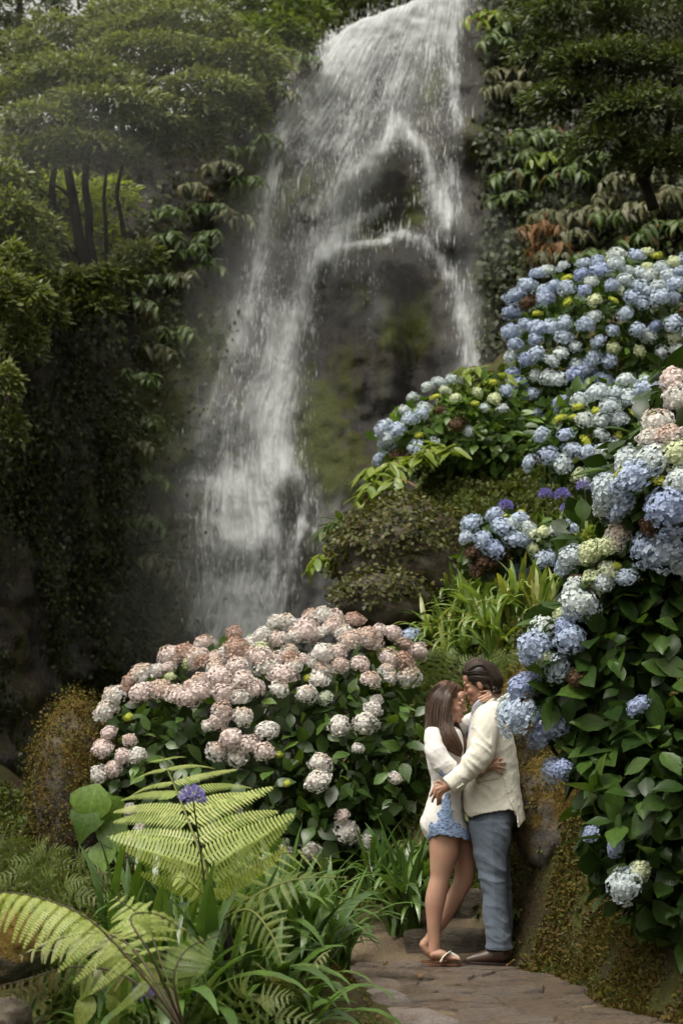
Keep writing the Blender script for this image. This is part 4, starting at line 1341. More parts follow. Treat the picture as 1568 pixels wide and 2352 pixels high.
G_FRONT = 'agapanthus clumps edging the path'
G_SLOPE = 'agapanthus clumps up the slope'
front = [((-0.55, 8.75), 44, .80), ((-0.95, 8.95), 44, .78), ((-0.26, 8.85), 40, .70), ((-0.72, 8.45), 40, .78), ((-1.05, 9.6), 40, .66), ((-0.06, 10.75), 42, .62), ((-0.30, 10.30), 46, .66), ((-0.16, 9.75), 44, .62), ((-0.48, 9.80), 46, .68), ((-0.68, 10.50), 44, .66), ((-0.80, 9.45), 44, .66), ((-0.36, 9.25), 40, .62), ((-0.42, 11.35), 42, .62), ((-0.92, 11.1), 36, .5), ((-0.10, 11.65), 40, .50)]
rk = ranks([q[0][0] / q[0][1] for q in front])
for k, ((x, y), n, L) in enumerate(front):
    agapanthus((x, y, ground_z(x, y)), ORD[rk[k]] + ' from the left of the strap-leaved agapanthus clumps left of the couple', n, L, 100 + k, 'd', G_FRONT)
for k, (px, py, n, L) in enumerate(((930, 2010, 44, .66), (955, 1940, 40, .5), (880, 1985, 40, .5))):
    x, y = P(px, py, 12.3).x, 12.1 + 0.3 * k
    agapanthus((x, y, ground_z(x, y)), ('left', 'right', 'middle')[(2, 1, 0)[k]] + ' dark agapanthus of three behind the woman below the pink bush', n, L, 130 + k, 'd', 'agapanthus behind the woman')
slope = [(1035, 1500), (1070, 1450), (1115, 1480), (1105, 1420), (1150, 1400), (1190, 1380), (1165, 1440), (1235, 1350), (1275, 1325), (1310, 1290), (1290, 1370), (1340, 1250), (1360, 1210), (1240, 1400), (1200, 1430), (1385, 1180), (1000, 1510), (1040, 1560), (1080, 1530), (1130, 1340), (1200, 1310), (1150, 1530), (1260, 1440), (1060, 1400)]
rk = ranks([q[0] for q in slope])
for k, (px, py) in enumerate(slope):
    q = on_ground(px, py)
    agapanthus(q, ORD[rk[k]] + ' from the left of the light strap-leaved clumps above the couple', 50, .50, 150 + k, 'l', G_SLOPE)
for k, (px, py, dia, bx, by, lb) in enumerate(((1161, 1164, 44, 1158, 1400, 'tall violet agapanthus standing over the small blue hydrangea'), (1082, 1238, 30, 1078, 1440, 'short violet agapanthus at the left end of the slope'),
                                         (1252, 1136, 40, 1256, 1350, 'left of the paired violet agapanthus beside the pale hydrangea'), (1290, 1138, 46, 1292, 1340, 'right of the paired violet agapanthus beside the pale hydrangea'),
                                         (1340, 1118, 42, 1345, 1300, 'violet agapanthus among yellow young hydrangea heads'), (1372, 1068, 50, 1380, 1280, 'highest violet agapanthus beside the foreground hydrangea'), (1390, 1108, 40, 1395, 1290, 'violet agapanthus just left of the big blue foreground heads'), (1298, 1168, 30, 1300, 1350, 'lowest small violet agapanthus of the group on the slope'))):
    q = on_ground(bx, by)
    agapanthus(q, lb, 12, .5, 190 + k, 'l', 'violet agapanthus in bloom on the slope', [(px, py, dia, q.y)])
q = Vector((P(470, 2250, 9.1).x, 9.1, 0)); q.z = ground_z(q.x, q.y)
agapanthus(q, 'violet agapanthus flower in front of the big green fern frond', 26, .45, 210, 'd', None, [(443, 1832, 72, 8.55)])
q = Vector((P(330, 2400, 8.3).x, 8.3, 0)); q.z = ground_z(q.x, q.y)
agapanthus(q, 'violet agapanthus low at the bottom left under the fern', 26, .42, 211, 'd', None, [(328, 2284, 60, 7.9)])
q = Vector((P(385, 2230, 10.2).x, 10.2, 0)); q.z = ground_z(q.x, q.y)
agapanthus(q, 'small violet agapanthus bud behind the lower fern', 34, .48, 212, 'd', None, [(366, 2055, 32, 10.1)])
for k, (px, Y) in enumerate(((420, 9.4), (250, 8.6), (560, 9.6), (180, 9.2), (470, 8.6), (330, 9.5))):
    x = P(px, 2200, Y).x
    agapanthus((x, Y, ground_z(x, Y)), ORD[(4, 1, 5, 0, 3, 2)[k]] + ' from the left of the agapanthus clumps low among the ferns', 34, .46, 220 + k, 'd' if k % 2 else 'l', 'agapanthus among the ferns')

# ------------------------------------------------------------------ ferns
M_FERN = leaf_mat('fern_frond', [(0.28, 0.36, 0.09), (0.37, 0.44, 0.12), (0.45, 0.50, 0.17)], 0.45, 0.35, 0.4, mottle=0.15)
M_FERN_D = leaf_mat('fern_frond_dark', [(0.09, 0.13, 0.028), (0.13, 0.18, 0.04), (0.17, 0.21, 0.05)], 0.45, 0.3, 0.4, mottle=0.2)
M_FERN_P = leaf_mat('fern_frond_pale', [(0.30, 0.33, 0.14), (0.38, 0.40, 0.19), (0.25, 0.29, 0.10)], 0.5, 0.3, 0.4, mottle=0.2)
M_FERN_B = leaf_mat('fern_frond_brown', [(0.07, 0.055, 0.015), (0.10, 0.07, 0.015), (0.06, 0.06, 0.015)], 0.6, 0.2, 0.3, mottle=0.3)
M_RACHIS = plain_mat('fern_stalk', (0.05, 0.035, 0.015), 0.6)
M_RACHIS_G = plain_mat('fern_stalk_green', (0.12, 0.13, 0.03), 0.55)
M_RACHIS_K = plain_mat('fern_stalk_black', (0.018, 0.012, 0.008), 0.6)

def pinna_mesh(mat, n=26, w=0.125, droop=0.18, seed=0, gap=0.66):
    """one leaflet of a frond with its row of small lobes on either side"""
    rn = random.Random(seed)
    v, f, rd = [], [], []
    def pt(x, t, z=0.0):
        return (x, t * (1 - 0.12 * droop), -droop * t ** 2.2 + z)
    for i in range(n):
        t = 0.03 + 0.95 * i / n
        hw = w * (min(1.0, t * 6 + 0.55)) * (1 - t ** 2.2) ** 0.8 + 0.006
        st = 0.95 / n
        for s in (-1, 1):
            L = hw * rn.uniform(0.92, 1.06)
            k = len(v)
            lz = -0.18 * L
            fw = L * 0.32
            v += [pt(0, t), pt(s * L * 0.55, t + fw * 0.4 - st * gap * 0.5, 0.04 * L), pt(s * L, t + fw, lz), pt(s * L * 0.55, t + fw * 0.45 + st * gap * 0.5, 0.04 * L), pt(0, t + st * gap)]
            f += [(k, k + 1, k + 2, k + 3, k + 4)] if s > 0 else [(k + 4, k + 3, k + 2, k + 1, k)]
            rd += [rn.random() * 0.25] * 5
    k = len(v)
    for i in range(9):
        t = i / 8
        v += [pt(-0.007 * (1 - t * .8), t, 0.004), pt(0.007 * (1 - t * .8), t, 0.004)]
        rd += [0.1, 0.1]
    f += [(k + 2 * i, k + 2 * i + 1, k + 2 * i + 3, k + 2 * i + 2) for i in range(8)]
    return mesh_py('pinna', v, f, mat, False, {'rnd': rd})

PIN = {'g': [pinna_mesh(M_FERN, 24, 0.145, d, i) for i, d in enumerate((0.10, 0.2, 0.28))], 'd': [pinna_mesh(M_FERN_D, 22, 0.13, d, i) for i, d in enumerate((0.15, 0.3))],
       'p': [pinna_mesh(M_FERN_P, 18, 0.16, d, i) for i, d in enumerate((0.15, 0.3))], 'b': [pinna_mesh(M_FERN_B, 20, 0.12, d, i) for i, d in enumerate((0.3, 0.5))],
       'h': [pinna_mesh(M_FERN, 19, 0.15, d, 9 + i) for i, d in enumerate((0.45, 0.6))]}

def frond(root, pts, npair, plen, normal, style, stalk=M_RACHIS_G, start=0.15, ang=62, rad=0.006, droop=0.0, seed=0, lens=(1.0, 1.0)):
    rn = random.Random(seed)
    pp = spline(pts, 40)
    tg = unit(np.gradient(pp, axis=0))
    b0 = Vector(pp[0])
    g = Geo().tube(pp - pp[0], np.linspace(rad, rad * 0.3, 40), 6)
    fr = put('frond', g.mesh('frond', stalk), b0, root)
    nrm = Vector(normal).normalized()
    for i in range(npair):
        t = start + (0.985 - start) * (i / (npair - 1)) ** 0.92
        k = min(39, int(t * 39))
        u = (i + 0.5) / npair
        L0 = plen * min(1.0, 0.72 + u * 1.3) * (1 - u ** 2.6) ** 0.75 + 0.03 * plen
        T = Vector(tg[k])
        side = T.cross(nrm).normalized()
        N2 = side.cross(T).normalized()
        for s in (-1, 1):
            a = R((ang if not isinstance(ang, tuple) else ang[0 if s < 0 else 1]) + 6 * (1 - u) + rn.uniform(-3, 3))
            d = T * math.cos(a) + side * (s * math.sin(a)) + Vector((0, 0, -droop))
            L = L0 * rn.uniform(0.93, 1.05) * (lens[0] if s < 0 else lens[1])
            n2 = N2 + side * (s * -0.10)
            put('pinna', rn.choice(PIN[style]), frame(d, n2, pp[k], (L, L, L)), fr)
    return fr

# the tall tree fern left of centre
b0 = P(505, 2120, 8.95)
tf_ = empty('tree_fern', (b0.x, b0.y, ground_z(b0.x, b0.y)), 'tree fern with a tall bright upright frond left of centre', 'fern', None)
gv = Geo().tube(spline([Vector((b0.x + 0.06, b0.y, ground_z(b0.x, b0.y) - .1)), Vector((b0.x + 0.05, b0.y, b0.z - .25)), b0], 10), np.linspace(0.05, 0.04, 10), 10)
put('trunk', gv.mesh('trunk', M_RACHIS_K), None, tf_)
frond(tf_, [P(500, 2110, 8.9), P(478, 2010, 8.78), P(440, 1905, 8.9), P(405, 1815, 9.15), P(372, 1738, 9.6)], 10, 0.48, (0.03, -0.88, 0.48), 'g', M_RACHIS_G, 0.14, (48, 72), 0.009, 0.02, 1, (0.95, 1.08))
frond(tf_, [P(505, 2110, 8.9), P(580, 2060, 8.6), P(680, 2020, 8.5), P(800, 2015, 8.5)], 13, 0.16, (0.05, -0.55, 0.8), 'd', M_RACHIS_G, 0.1, 64, 0.007, 0.15, 2)
frond(tf_, [P(505, 2115, 8.9), P(570, 2090, 8.45), P(620, 2140, 8.2), P(650, 2215, 8.05)], 12, 0.13, (-0.3, -0.8, 0.3), 'd', M_RACHIS_G, 0.1, 64, 0.007, 0.1, 3)
frond(tf_, [P(505, 2110, 8.9), P(470, 2060, 8.75), P(425, 2020, 8.7), P(400, 2015, 8.7)], 8, 0.10, (0, -0.5, 0.8), 'g', M_RACHIS_G, 0.2, 64, 0.005, 0.1, 4)
frond(tf_, [P(505, 2110, 8.95), P(560, 2010, 9.2), P(650, 1960, 9.5), P(760, 1975, 9.7)], 9, 0.16, (0.1, -0.6, 0.8), 'g', M_RACHIS_G, 0.2, 62, 0.006, 0.12, 5)

# the fern arching in from the bottom left
b0 = P(430, 2380, 7.4)
lf_ = empty('tree_fern', (b0.x, b0.y, ground_z(b0.x, b0.y)), 'fern arching over the bottom left corner on a dark stalk', 'fern', None)
frond(lf_, [P(430, 2380, 7.35), P(330, 2245, 7.3), P(215, 2120, 7.3), P(110, 2068, 7.35), P(10, 2050, 7.4), P(-80, 2062, 7.5)], 17, 0.21, (0.35, -0.42, 0.85), 'h', M_RACHIS, 0.20, 62, 0.006, 0.42, 6)
frond(lf_, [P(430, 2380, 7.45), P(330, 2210, 7.7), P(260, 2150, 7.9), P(160, 2150, 8.0), P(40, 2200, 8.0)], 14, 0.15, (0.2, -0.5, 0.8), 'p', M_RACHIS, 0.35, 60, 0.007, 0.25, 7)
frond(lf_, [P(430, 2380, 7.4), P(300, 2250, 7.5), P(180, 2220, 7.55), P(60, 2250, 7.55), P(-20, 2270, 7.5)], 16, 0.11, (0.1, -0.5, 0.8), 'b', M_RACHIS, 0.3, 66, 0.006, 0.5, 8)
frond(lf_, [P(425, 2370, 7.4), P(400, 2250, 7.35), P(430, 2180, 7.4), P(500, 2150, 7.5)], 12, 0.13, (-0.2, -0.7, 0.6), 'd', M_RACHIS, 0.3, 62, 0.006, 0.2, 9)
frond(lf_, [P(425, 2370, 7.4), P(350, 2200, 7.3), P(300, 2110, 7.35), P(360, 2100, 7.4), P(440, 2150, 7.4)], 13, 0.12, (0.0, -0.6, 0.7), 'h', M_RACHIS, 0.35, 62, 0.006, 0.3, 10)
frond(lf_, [P(425, 2370, 7.5), P(300, 2200, 7.9), P(180, 2120, 8.1), P(60, 2110, 8.2)], 12, 0.17, (0.1, -0.6, 0.8), 'h', M_RACHIS, 0.3, 60, 0.006, 0.3, 11)
frond(lf_, [P(425, 2370, 7.6), P(360, 2180, 8.0), P(330, 2110, 8.2), P(260, 2060, 8.3)], 11, 0.15, (0.1, -0.7, 0.7), 'g', M_RACHIS, 0.35, 62, 0.005, 0.2, 12)
# a coiled young frond
fh = empty('fiddlehead', P(380, 2220, 8.6), 'dark coiled young fern frond standing among strap leaves', 'fern', None)
cc = P(380, 2112, 8.6)
coil = [P(384, 2220, 8.6), P(390, 2165, 8.6)] + [cc + Vector((0.030 * (1 - k / 26) * math.cos(-0.3 + k * 0.55) + 0.004, 0, 0.034 * (1 - k / 26) * math.sin(-0.3 + k * 0.55))) for k in range(22)]
put('coil', Geo().tube(spline(coil, 70), np.linspace(0.011, 0.007, 70), 7).mesh('coil', M_RACHIS_K), None, fh)
# the small pale fern under the path edge
q = P(655, 2330, 8.6)
sf_ = empty('small_fern', q, 'small pale fern hanging under the stone path edge', 'fern', None)
for k, (tx, ty) in enumerate(((595, 2215), (760, 2180), (590, 2300), (640, 2240))):
    frond(sf_, [P(655, 2330, 8.7), P((655 + tx) / 2, (2330 + ty) / 2 - 25, 8.5), P(tx, ty, 8.4)], 11, 0.105 if k != 1 else 0.07, (0, -0.6, 0.8), 'p', M_RACHIS_G, 0.15, 60, 0.003, 0.1, 20 + k)
for k, (px, Y, nf, lab) in enumerate(((60, 12.6, 7, 'dull green fern on the left bank at the picture edge'), (150, 12.0, 7, 'dull green fern on the left bank below the mossy mound'), (95, 11.2, 6, 'low dull fern on the left bank above the arching frond'), (230, 9.0, 6, 'dull fern behind the arching frond at the bottom left'), (520, 8.3, 6, 'dull fern at the bottom beneath the strap leaves'))):
    x = P(px, 2000, Y).x
    q = Vector((x, Y, ground_z(x, Y)))
    cf_ = empty('small_fern', q, lab, 'fern', None)
    for j in range(nf):
        a = -1.3 + 2.6 * j / (nf - 1)
        tip = q + Vector((0.42 * math.sin(a), -0.22, 0.16 + 0.26 * math.cos(a)))
        frond(cf_, [q, (q + tip) / 2 + Vector((0, -.03, 0.12)), tip], 12, 0.10, (0, -0.7, 0.6), 'd', M_RACHIS_G, 0.12, 64, 0.003, 0.15, 60 + j + 10 * k)
# ferns behind the couple
for k, (bx, by, lab) in enumerate(((1000, 1600, 'soft green fern growing behind the couple, left of their heads'), (1190, 1640, 'soft green fern growing behind the couple, right of their heads'))):
    q = on_ground(bx, by + 30)
    cf_ = empty('small_fern', q, lab, 'fern', None)
    for j in range(7):
        a = -1.2 + 2.4 * j / 6
        tip = q + Vector((0.42 * math.sin(a), -0.12, 0.30 + 0.22 * math.cos(a)))
        frond(cf_, [q, (q + tip) / 2 + Vector((0, -.05, 0.12)), tip], 13, 0.11, (0, -0.7, 0.6), 'd', M_RACHIS_G, 0.12, 66, 0.003, 0.1, 30 + j + 10 * k)

# ------------------------------------------------------------------ ginger-like plants with long alternate leaves
GING = {
    'y': leaf_meshes('leaf', [w * 1.35 for w in LANCE], leaf_mat('ginger_leaf_bright', [(0.13, 0.20, 0.025), (0.19, 0.26, 0.03), (0.24, 0.29, 0.05)], 0.38, 0.35, 0.5, mottle=0.2), 3, 0.3, 0.35, 0.02),
    'g': leaf_meshes('leaf', [w * 1.2 for w in LANCE], leaf_mat('ginger_leaf', [(0.042, 0.075, 0.014), (0.070, 0.115, 0.020), (0.105, 0.16, 0.028)], 0.5, 0.3, 0.5, mottle=0.25), 4, 0.3, 0.4, 0.02),
    'o': leaf_meshes('leaf', [w * 1.2 for w in LANCE], leaf_mat('ginger_leaf_olive', [(0.075, 0.085, 0.032), (0.12, 0.12, 0.055), (0.14, 0.13, 0.06), (0.06, 0.08, 0.02)], 0.52, 0.25, 0.5, mottle=0.3), 4, 0.35, 0.5, 0.03),
    'b': leaf_meshes('leaf', LANCE, leaf_mat('ginger_leaf_withered', [(0.13, 0.055, 0.018), (0.20, 0.10, 0.03), (0.16, 0.10, 0.05)], 0.6, 0.25, 0.3, mottle=0.3), 3, 0.5, 0.7, 0.04),
}

def ginger(loc, out, label, stalks, L, leafL, style, seed, group, nl=8, lift=0.6, dead=0.1):
    rn = random.Random(seed)
    loc, out = Vector(loc), Vector(out)
    root = empty('ginger_plant', loc, label, 'plant', group)
    side = out.cross(Vector((0, 0, 1))).normalized()
    for s in range(stalks):
        sp = (s - (stalks - 1) / 2) / max(1, stalks - 1) * 2
        d = (out * rn.uniform(0.5, 1.0) + side * (sp * 0.8 + rn.uniform(-.2, .2)) + Vector((0, 0, lift * rn.uniform(0.5, 1.2)))).normalized()
        le = L * rn.uniform(0.75, 1.15)
        p0 = loc + side * rn.uniform(-.1, .1)
        p1 = p0 + d * le * 0.55
        p2 = p0 + d * le * 0.85 + out * le * 0.15 + Vector((0, 0, -le * (0.30 + 0.15 * rn.random())))
        pp = spline([p0, p1, p2], 14)
        me = Geo().tube(pp - pp[0], np.linspace(0.010, 0.004, 14), 5).mesh('stalk', M_STEM)
        put('stalk', me, Vector(pp[0]), root)
        tg = unit(np.gradient(pp, axis=0))
        for i in range(nl):
            k = min(13, 3 + int(i * 11 / nl))
            T = Vector(tg[k])
            sd = (T.cross(Vector((0, 0, 1))).normalized() * (1 if i % 2 else -1) + Vector((rn.gauss(0, .35), rn.gauss(0, .35), rn.gauss(0, .25)))).normalized()
            ax = T * 0.55 + sd * 0.75 + Vector((0, 0, -0.25 + rn.uniform(-.2, .15))) + Vector((rn.gauss(0, .1), rn.gauss(0, .1), 0))
            nm = Vector((0, 0, 1)) + out * 0.4 + Vector((rn.gauss(0, .2), rn.gauss(0, .2), 0))
            st = 'b' if rn.random() < dead else style
            put('leaf', rn.choice(GING[st]), frame(ax, nm, pp[k], leafL * rn.uniform(0.7, 1.15)), root)
    return root

left_g = [(640, 110), (690, 150), (600, 215), (640, 235), (560, 290), (605, 330), (500, 395), (560, 420), (480, 480), (530, 500), (455, 590), (500, 610), (415, 640), (350, 640), (300, 690), (255, 640), (480, 540), (400, 500), (330, 720), (610, 170), (560, 360), (440, 440), (390, 560), (420, 760), (360, 800), (300, 860), (330, 960), (290, 1040), (340, 1100), (300, 1200), (320, 1290)]
rk = ranks([q[1] + q[0] * .001 for q in left_g])
for k, (px, py) in enumerate(left_g):
    q, n = on_cliff(px, py, 0.15)
    n = (n + Vector((0, -0.8, 0))).normalized()
    ginger(q, n, ORD[rk[k]] + ' from the top of the long-leaved plants hanging left of the waterfall', 5, 0.46, 0.22, 'g' if k % 3 else 'o', 300 + k, 'plants hanging left of the waterfall', 8, 0.35, 0.02)
right_g = [(1130, 40, 'y'), (1165, 60, 'y'), (1150, 110, 'g'), (1200, 60, 'g'), (1180, 160, 'o'), (1215, 200, 'o'), (1175, 210, 'o'), (1230, 120, 'g'), (1230, 310, 'g'), (1285, 330, 'g'), (1200, 350, 'g'), (1340, 320, 'g'), (1180, 400, 'g'), (1250, 390, 'y'), (1310, 400, 'g'), (1170, 450, 'g'), (1370, 370, 'g'),
           (1270, 490, 'o'), (1320, 530, 'o'), (1250, 530, 'b'), (1300, 570, 'o'), (1400, 450, 'o'), (1460, 400, 'o'), (1520, 400, 'o'), (1560, 450, 'o'), (1420, 520, 'g'), (1480, 550, 'g'), (1540, 530, 'g'), (1380, 570, 'g'), (1250, 580, 'b'), (1440, 590, 'g'), (1500, 480, 'o'), (1360, 500, 'o')]
rkk = {c: ranks([q[1] + q[0] * .001 for q in right_g if q[2] == c]) for c in 'gyob'}
cnt = {c: 0 for c in 'gyob'}
for k, (px, py, st) in enumerate(right_g):
    q, n = on_cliff(px, py, 0.15)
    lab = ORD[rkk[st][cnt[st]]] + ' from the top of the ' + {'g': 'green long-leaved plants right of the waterfall', 'y': 'bright yellow-green plants right of the waterfall', 'o': 'dull olive plants above the blue hydrangea dome', 'b': 'withered orange-brown plants above the blue hydrangea dome'}[st]
    cnt[st] += 1
    ginger(q, (n + Vector((0, -0.8, 0))).normalized(), lab, 5, 0.52, 0.27, st, 340 + k, {'g': 'green plants right of the waterfall', 'y': 'bright plants right of the waterfall', 'o': 'olive plants right of the waterfall', 'b': 'withered plants right of the waterfall'}[st], 9, 0.3, 0.05)
for k, (px, py, Y, nS, L, lab) in enumerate(((900, 1110, 18.6, 5, .42, 'bright yellow-green leafy plant left under the low blue hydrangea'), (960, 1090, 18.8, 5, .45, 'bright yellow-green leafy plant in the middle under the low blue hydrangea'), (1020, 1060, 18.9, 4, .40, 'bright yellow-green leafy plant right under the low blue hydrangea'),
                                             (880, 1150, 18.4, 4, .38, 'yellowing leafy plant hanging over the ivy boulder'), (1115, 880, 19.6, 4, .40, 'bright upright leafy plant beside the tall blue dome'), (1160, 900, 19.5, 3, .35, 'small bright leafy plant at the foot of the blue dome'),
                                             (815, 1240, 17.6, 4, .42, 'leafy plant sticking out left of the ivy boulder'), (790, 1310, 17.4, 4, .42, 'leafy plant with browning tips low left of the ivy boulder'))):
    ginger(P(px, py, Y), (-0.45, -0.8, 0.1), lab, nS, L, 0.24, 'y' if k not in (6,) else 'g', 400 + k, None, 8, 0.8, 0.06)

# ------------------------------------------------------------------ trees and far foliage
T_MID = leaf_mat('tree_leaf', [(0.065, 0.092, 0.024), (0.115, 0.148, 0.042), (0.17, 0.20, 0.068), (0.22, 0.24, 0.095)], 0.45, 0.3, 0.4, mottle=0)
T_DARK = leaf_mat('tree_leaf_dark', [(0.036, 0.052, 0.016), (0.066, 0.090, 0.026), (0.10, 0.13, 0.040)], 0.45, 0.25, 0.4, mottle=0)
T_LIME = leaf_mat('tree_leaf_lime', [(0.14, 0.20, 0.025), (0.22, 0.28, 0.04), (0.30, 0.34, 0.06)], 0.45, 0.5, 0.4, mottle=0)
T_BRIGHT = leaf_mat('tree_leaf_bright', [(0.06, 0.10, 0.02), (0.10, 0.15, 0.03), (0.16, 0.20, 0.04)], 0.45, 0.4, 0.4, mottle=0)

def crown(clumps, n, leaf, mat, name, root, seed, squash=0.42, tmpl=NARROWQ):
    r = np.random.default_rng(seed)
    ps, ds, ns, ss = [], [], [], []
    for (px, py, Y, rx, rz) in clumps:
        c = np.array(P(px, py, Y))
        s = 1 / pxm(Y)
        rad = np.array([rx * s, 0.8 * rx * s, 1.45 * rz * s])
        k = int(n * rx * rz / 6000)
        u = unit(r.normal(0, 1, (k, 3)))
        u[:, 2] = np.where(u[:, 2] < -0.25, -u[:, 2], u[:, 2])
        rr_ = r.uniform(0.35, 1.0, k) ** 0.45
        lump = 1 + 0.35 * fbm(u * 2.2 + px * 0.01, 3, seed)
        p = c + u * rad * (rr_ * lump)[:, None]
        ps.append(p)
        ds.append(u * np.array([1, 1, 0.3]) + r.normal(0, 0.5, (k, 3)) + np.array([0, -0.2, -0.15]))
        ns.append(np.array([0, -0.45, 1.0]) + r.normal(0, 0.5, (k, 3)))
        ss.append(leaf * r.uniform(0.6, 1.25, k))
    p = np.vstack(ps)
    o = put('crown', scatter_mesh('crown', tmpl[0], tmpl[1], p, np.vstack(ds), np.vstack(ns), np.concatenate(ss), mat), None, root)
    return o

def tree(label, clumps, trunks, n, leaf, mat, seed, group=None, base=None):
    base = base or P(*trunks[0][0][0], trunks[0][1])
    root = empty('broadleaf_tree', base, label, 'tree', group)
    g = Geo()
    for pl, Y, r0 in trunks:
        pp = spline([P(x, y, Y) for x, y in pl], 4 * len(pl))
        jit = 0.03 * np.stack([fbm(pp * 3 + seed, 2, seed), 0 * pp[:, 0], 0 * pp[:, 0]], 1)
        g.tube(pp + jit, np.linspace(r0, r0 * 0.45, len(pp)), 8)
    put('trunk', g.mesh('trunk', M_BARK), None, root)
    crown(clumps, n, leaf, mat, 'crown', root, seed)
    return root

Y1 = 22.6
tree('tree with layered pale green crown and dark trunks on the left cliff', [(x, y, Y1 + dy, a, b_) for x, y, a, b_, dy in ((420, 62, 150, 36, .6), (300, 45, 120, 32, .9), (555, 150, 110, 34, .2), (330, 140, 170, 38, .3), (180, 185, 150, 36, 0), (480, 225, 130, 36, 0), (250, 255, 160, 38, -.3), (110, 295, 130, 36, -.4), (330, 305, 130, 32, -.1), (180, 350, 130, 34, -.4), (300, 95, 130, 34, .6), (90, 180, 100, 36, .4), (420, 170, 120, 36, .3), (400, 270, 130, 36, .1), (280, 350, 110, 34, .3), (50, 230, 90, 36, 0), (420, 330, 110, 32, .2), (545, 270, 80, 34, .3), (50, 130, 90, 36, .5), (130, 75, 90, 28, .8), (60, 370, 90, 34, -.5), (500, 105, 110, 30, .5), (240, 200, 110, 30, -.2))] + [(x, y, Y1 - .2, a, b_) for x, y, a, b_ in ((80, 640, 80, 40), (170, 660, 80, 36), (260, 650, 70, 36), (120, 700, 80, 36), (320, 600, 60, 36), (220, 710, 70, 34))],
     [([(215, 720), (200, 640), (176, 520), (166, 430), (150, 320), (140, 200)], Y1 + .3, .085), ([(190, 700), (165, 600), (130, 520), (122, 430), (140, 340), (190, 240)], Y1 + .2, .06), ([(225, 720), (212, 610), (205, 500), (200, 400), (225, 310), (320, 190)], Y1 + .4, .065), ([(170, 470), (150, 440), (128, 425)], Y1 + .25, .03), ([(95, 740), (88, 600), (62, 480), (72, 360)], Y1 - .1, .045), ([(300, 720), (290, 560), (268, 440), (300, 330)], Y1 + .5, .04), ([(252, 720), (246, 560), (240, 430), (262, 330)], Y1 + .6, .035), ([(40, 700), (30, 560), (40, 420)], Y1 - .2, .04), ([(210, 330), (330, 210), (430, 120)], Y1 + .5, .06)], 1900, 0.115, T_MID, 61, 'trees above the gorge')
tree('fresh green leafy tree beside the top of the waterfall', [(620, 80, 28, 80, 40), (680, 100, 28.3, 46, 30), (600, 20, 28.5, 110, 40), (700, 40, 29, 70, 36), (520, 20, 28, 110, 40), (590, 140, 27.5, 70, 40), (560, 90, 27.6, 80, 40), (620, 180, 27, 36, 36)], [([(620, 260), (625, 150), (640, 60)], 28.3, .1)], 1100, 0.16, T_BRIGHT, 62, 'trees above the gorge')
tree('dark understory tree at the left edge below the pale crown', [(30, 520, 20.8, 70, 60), (75, 630, 20.9, 60, 55), (10, 700, 20.2, 60, 60), (55, 800, 20.6, 50, 60), (5, 900, 20, 45, 50), (95, 550, 21.2, 50, 50), (0, 440, 21, 70, 55), (110, 730, 21.2, 45, 50), (30, 610, 20.4, 40, 40), (80, 700, 20.2, 40, 40), (20, 1000, 20.2, 40, 50)], [([(10, 960), (30, 850), (40, 700), (30, 520)], 20.9, .05), ([(40, 700), (10, 640), (-20, 600)], 20.9, .05)], 1400, 0.11, T_MID, 63, 'trees above the gorge')
tree('large dark fine-leaved tree filling the top right corner', [(x, y, 22.8 + dy, a, b_) for x, y, a, b_, dy in ((1330, 50, 150, 50, .4), (1480, 40, 150, 50, .3), (1260, 130, 90, 40, .5), (1400, 160, 150, 46, 0), (1540, 170, 120, 46, 0), (1330, 240, 130, 40, .2), (1470, 270, 140, 44, -.2), (1260, 240, 70, 34, .5), (1400, 340, 110, 36, 0), (1550, 370, 100, 40, -.2), (1230, 30, 80, 36, .8), (1480, 380, 90, 36, .2), (1340, 150, 100, 36, .1))], [([(1500, 480), (1480, 420), (1440, 330), (1400, 180)], 23.4, .08), ([(1470, 420), (1530, 300), (1550, 180)], 23.1, .06), ([(1440, 330), (1360, 250), (1320, 150)], 23.1, .05)], 1900, 0.11, T_DARK, 64, 'trees above the gorge')
tree('sunlit yellow-green tree seen between the dark trunks on the left', [(160, 480, 24.6, 90, 60), (230, 560, 24.6, 70, 50), (90, 440, 24.6, 90, 50), (140, 580, 24.6, 90, 40), (260, 470, 24.8, 70, 50), (60, 530, 24.6, 60, 50)], [([(180, 760), (175, 620), (165, 480)], 24.9, .05)], 700, 0.12, T_LIME, 65, 'trees above the gorge')
tree('dark tree behind the pale crown at the top left with sky gaps', [(60, 25, 30, 110, 40), (165, 10, 29.5, 60, 20), (160, 75, 29.5, 60, 18), (330, -10, 30, 110, 36), (20, 90, 30, 70, 40), (430, -20, 30, 120, 40), (260, 60, 30, 60, 30), (190, 110, 30, 100, 30), (40, 160, 30, 90, 40), (200, 170, 30, 140, 40), (380, 110, 30, 120, 50), (100, 240, 30, 140, 50)], [([(240, 300), (238, 100), (240, -60)], 30.3, .09), ([(60, 300), (50, 100), (40, -60)], 30.3, .09)], 1300, 0.15, T_DARK, 66, 'trees above the gorge')
tree('dark green tree behind the crest of the waterfall', [(800, 10, 36, 110, 50), (900, -30, 36, 120, 50), (1000, -40, 36, 120, 50), (1120, -20, 36, 110, 50), (730, 60, 36, 90, 50), (640, 0, 36, 120, 60), (820, -60, 36, 150, 60)], [([(830, 160), (830, 40), (840, -60)], 37, .15)], 900, 0.22, T_MID, 67, 'trees above the gorge')

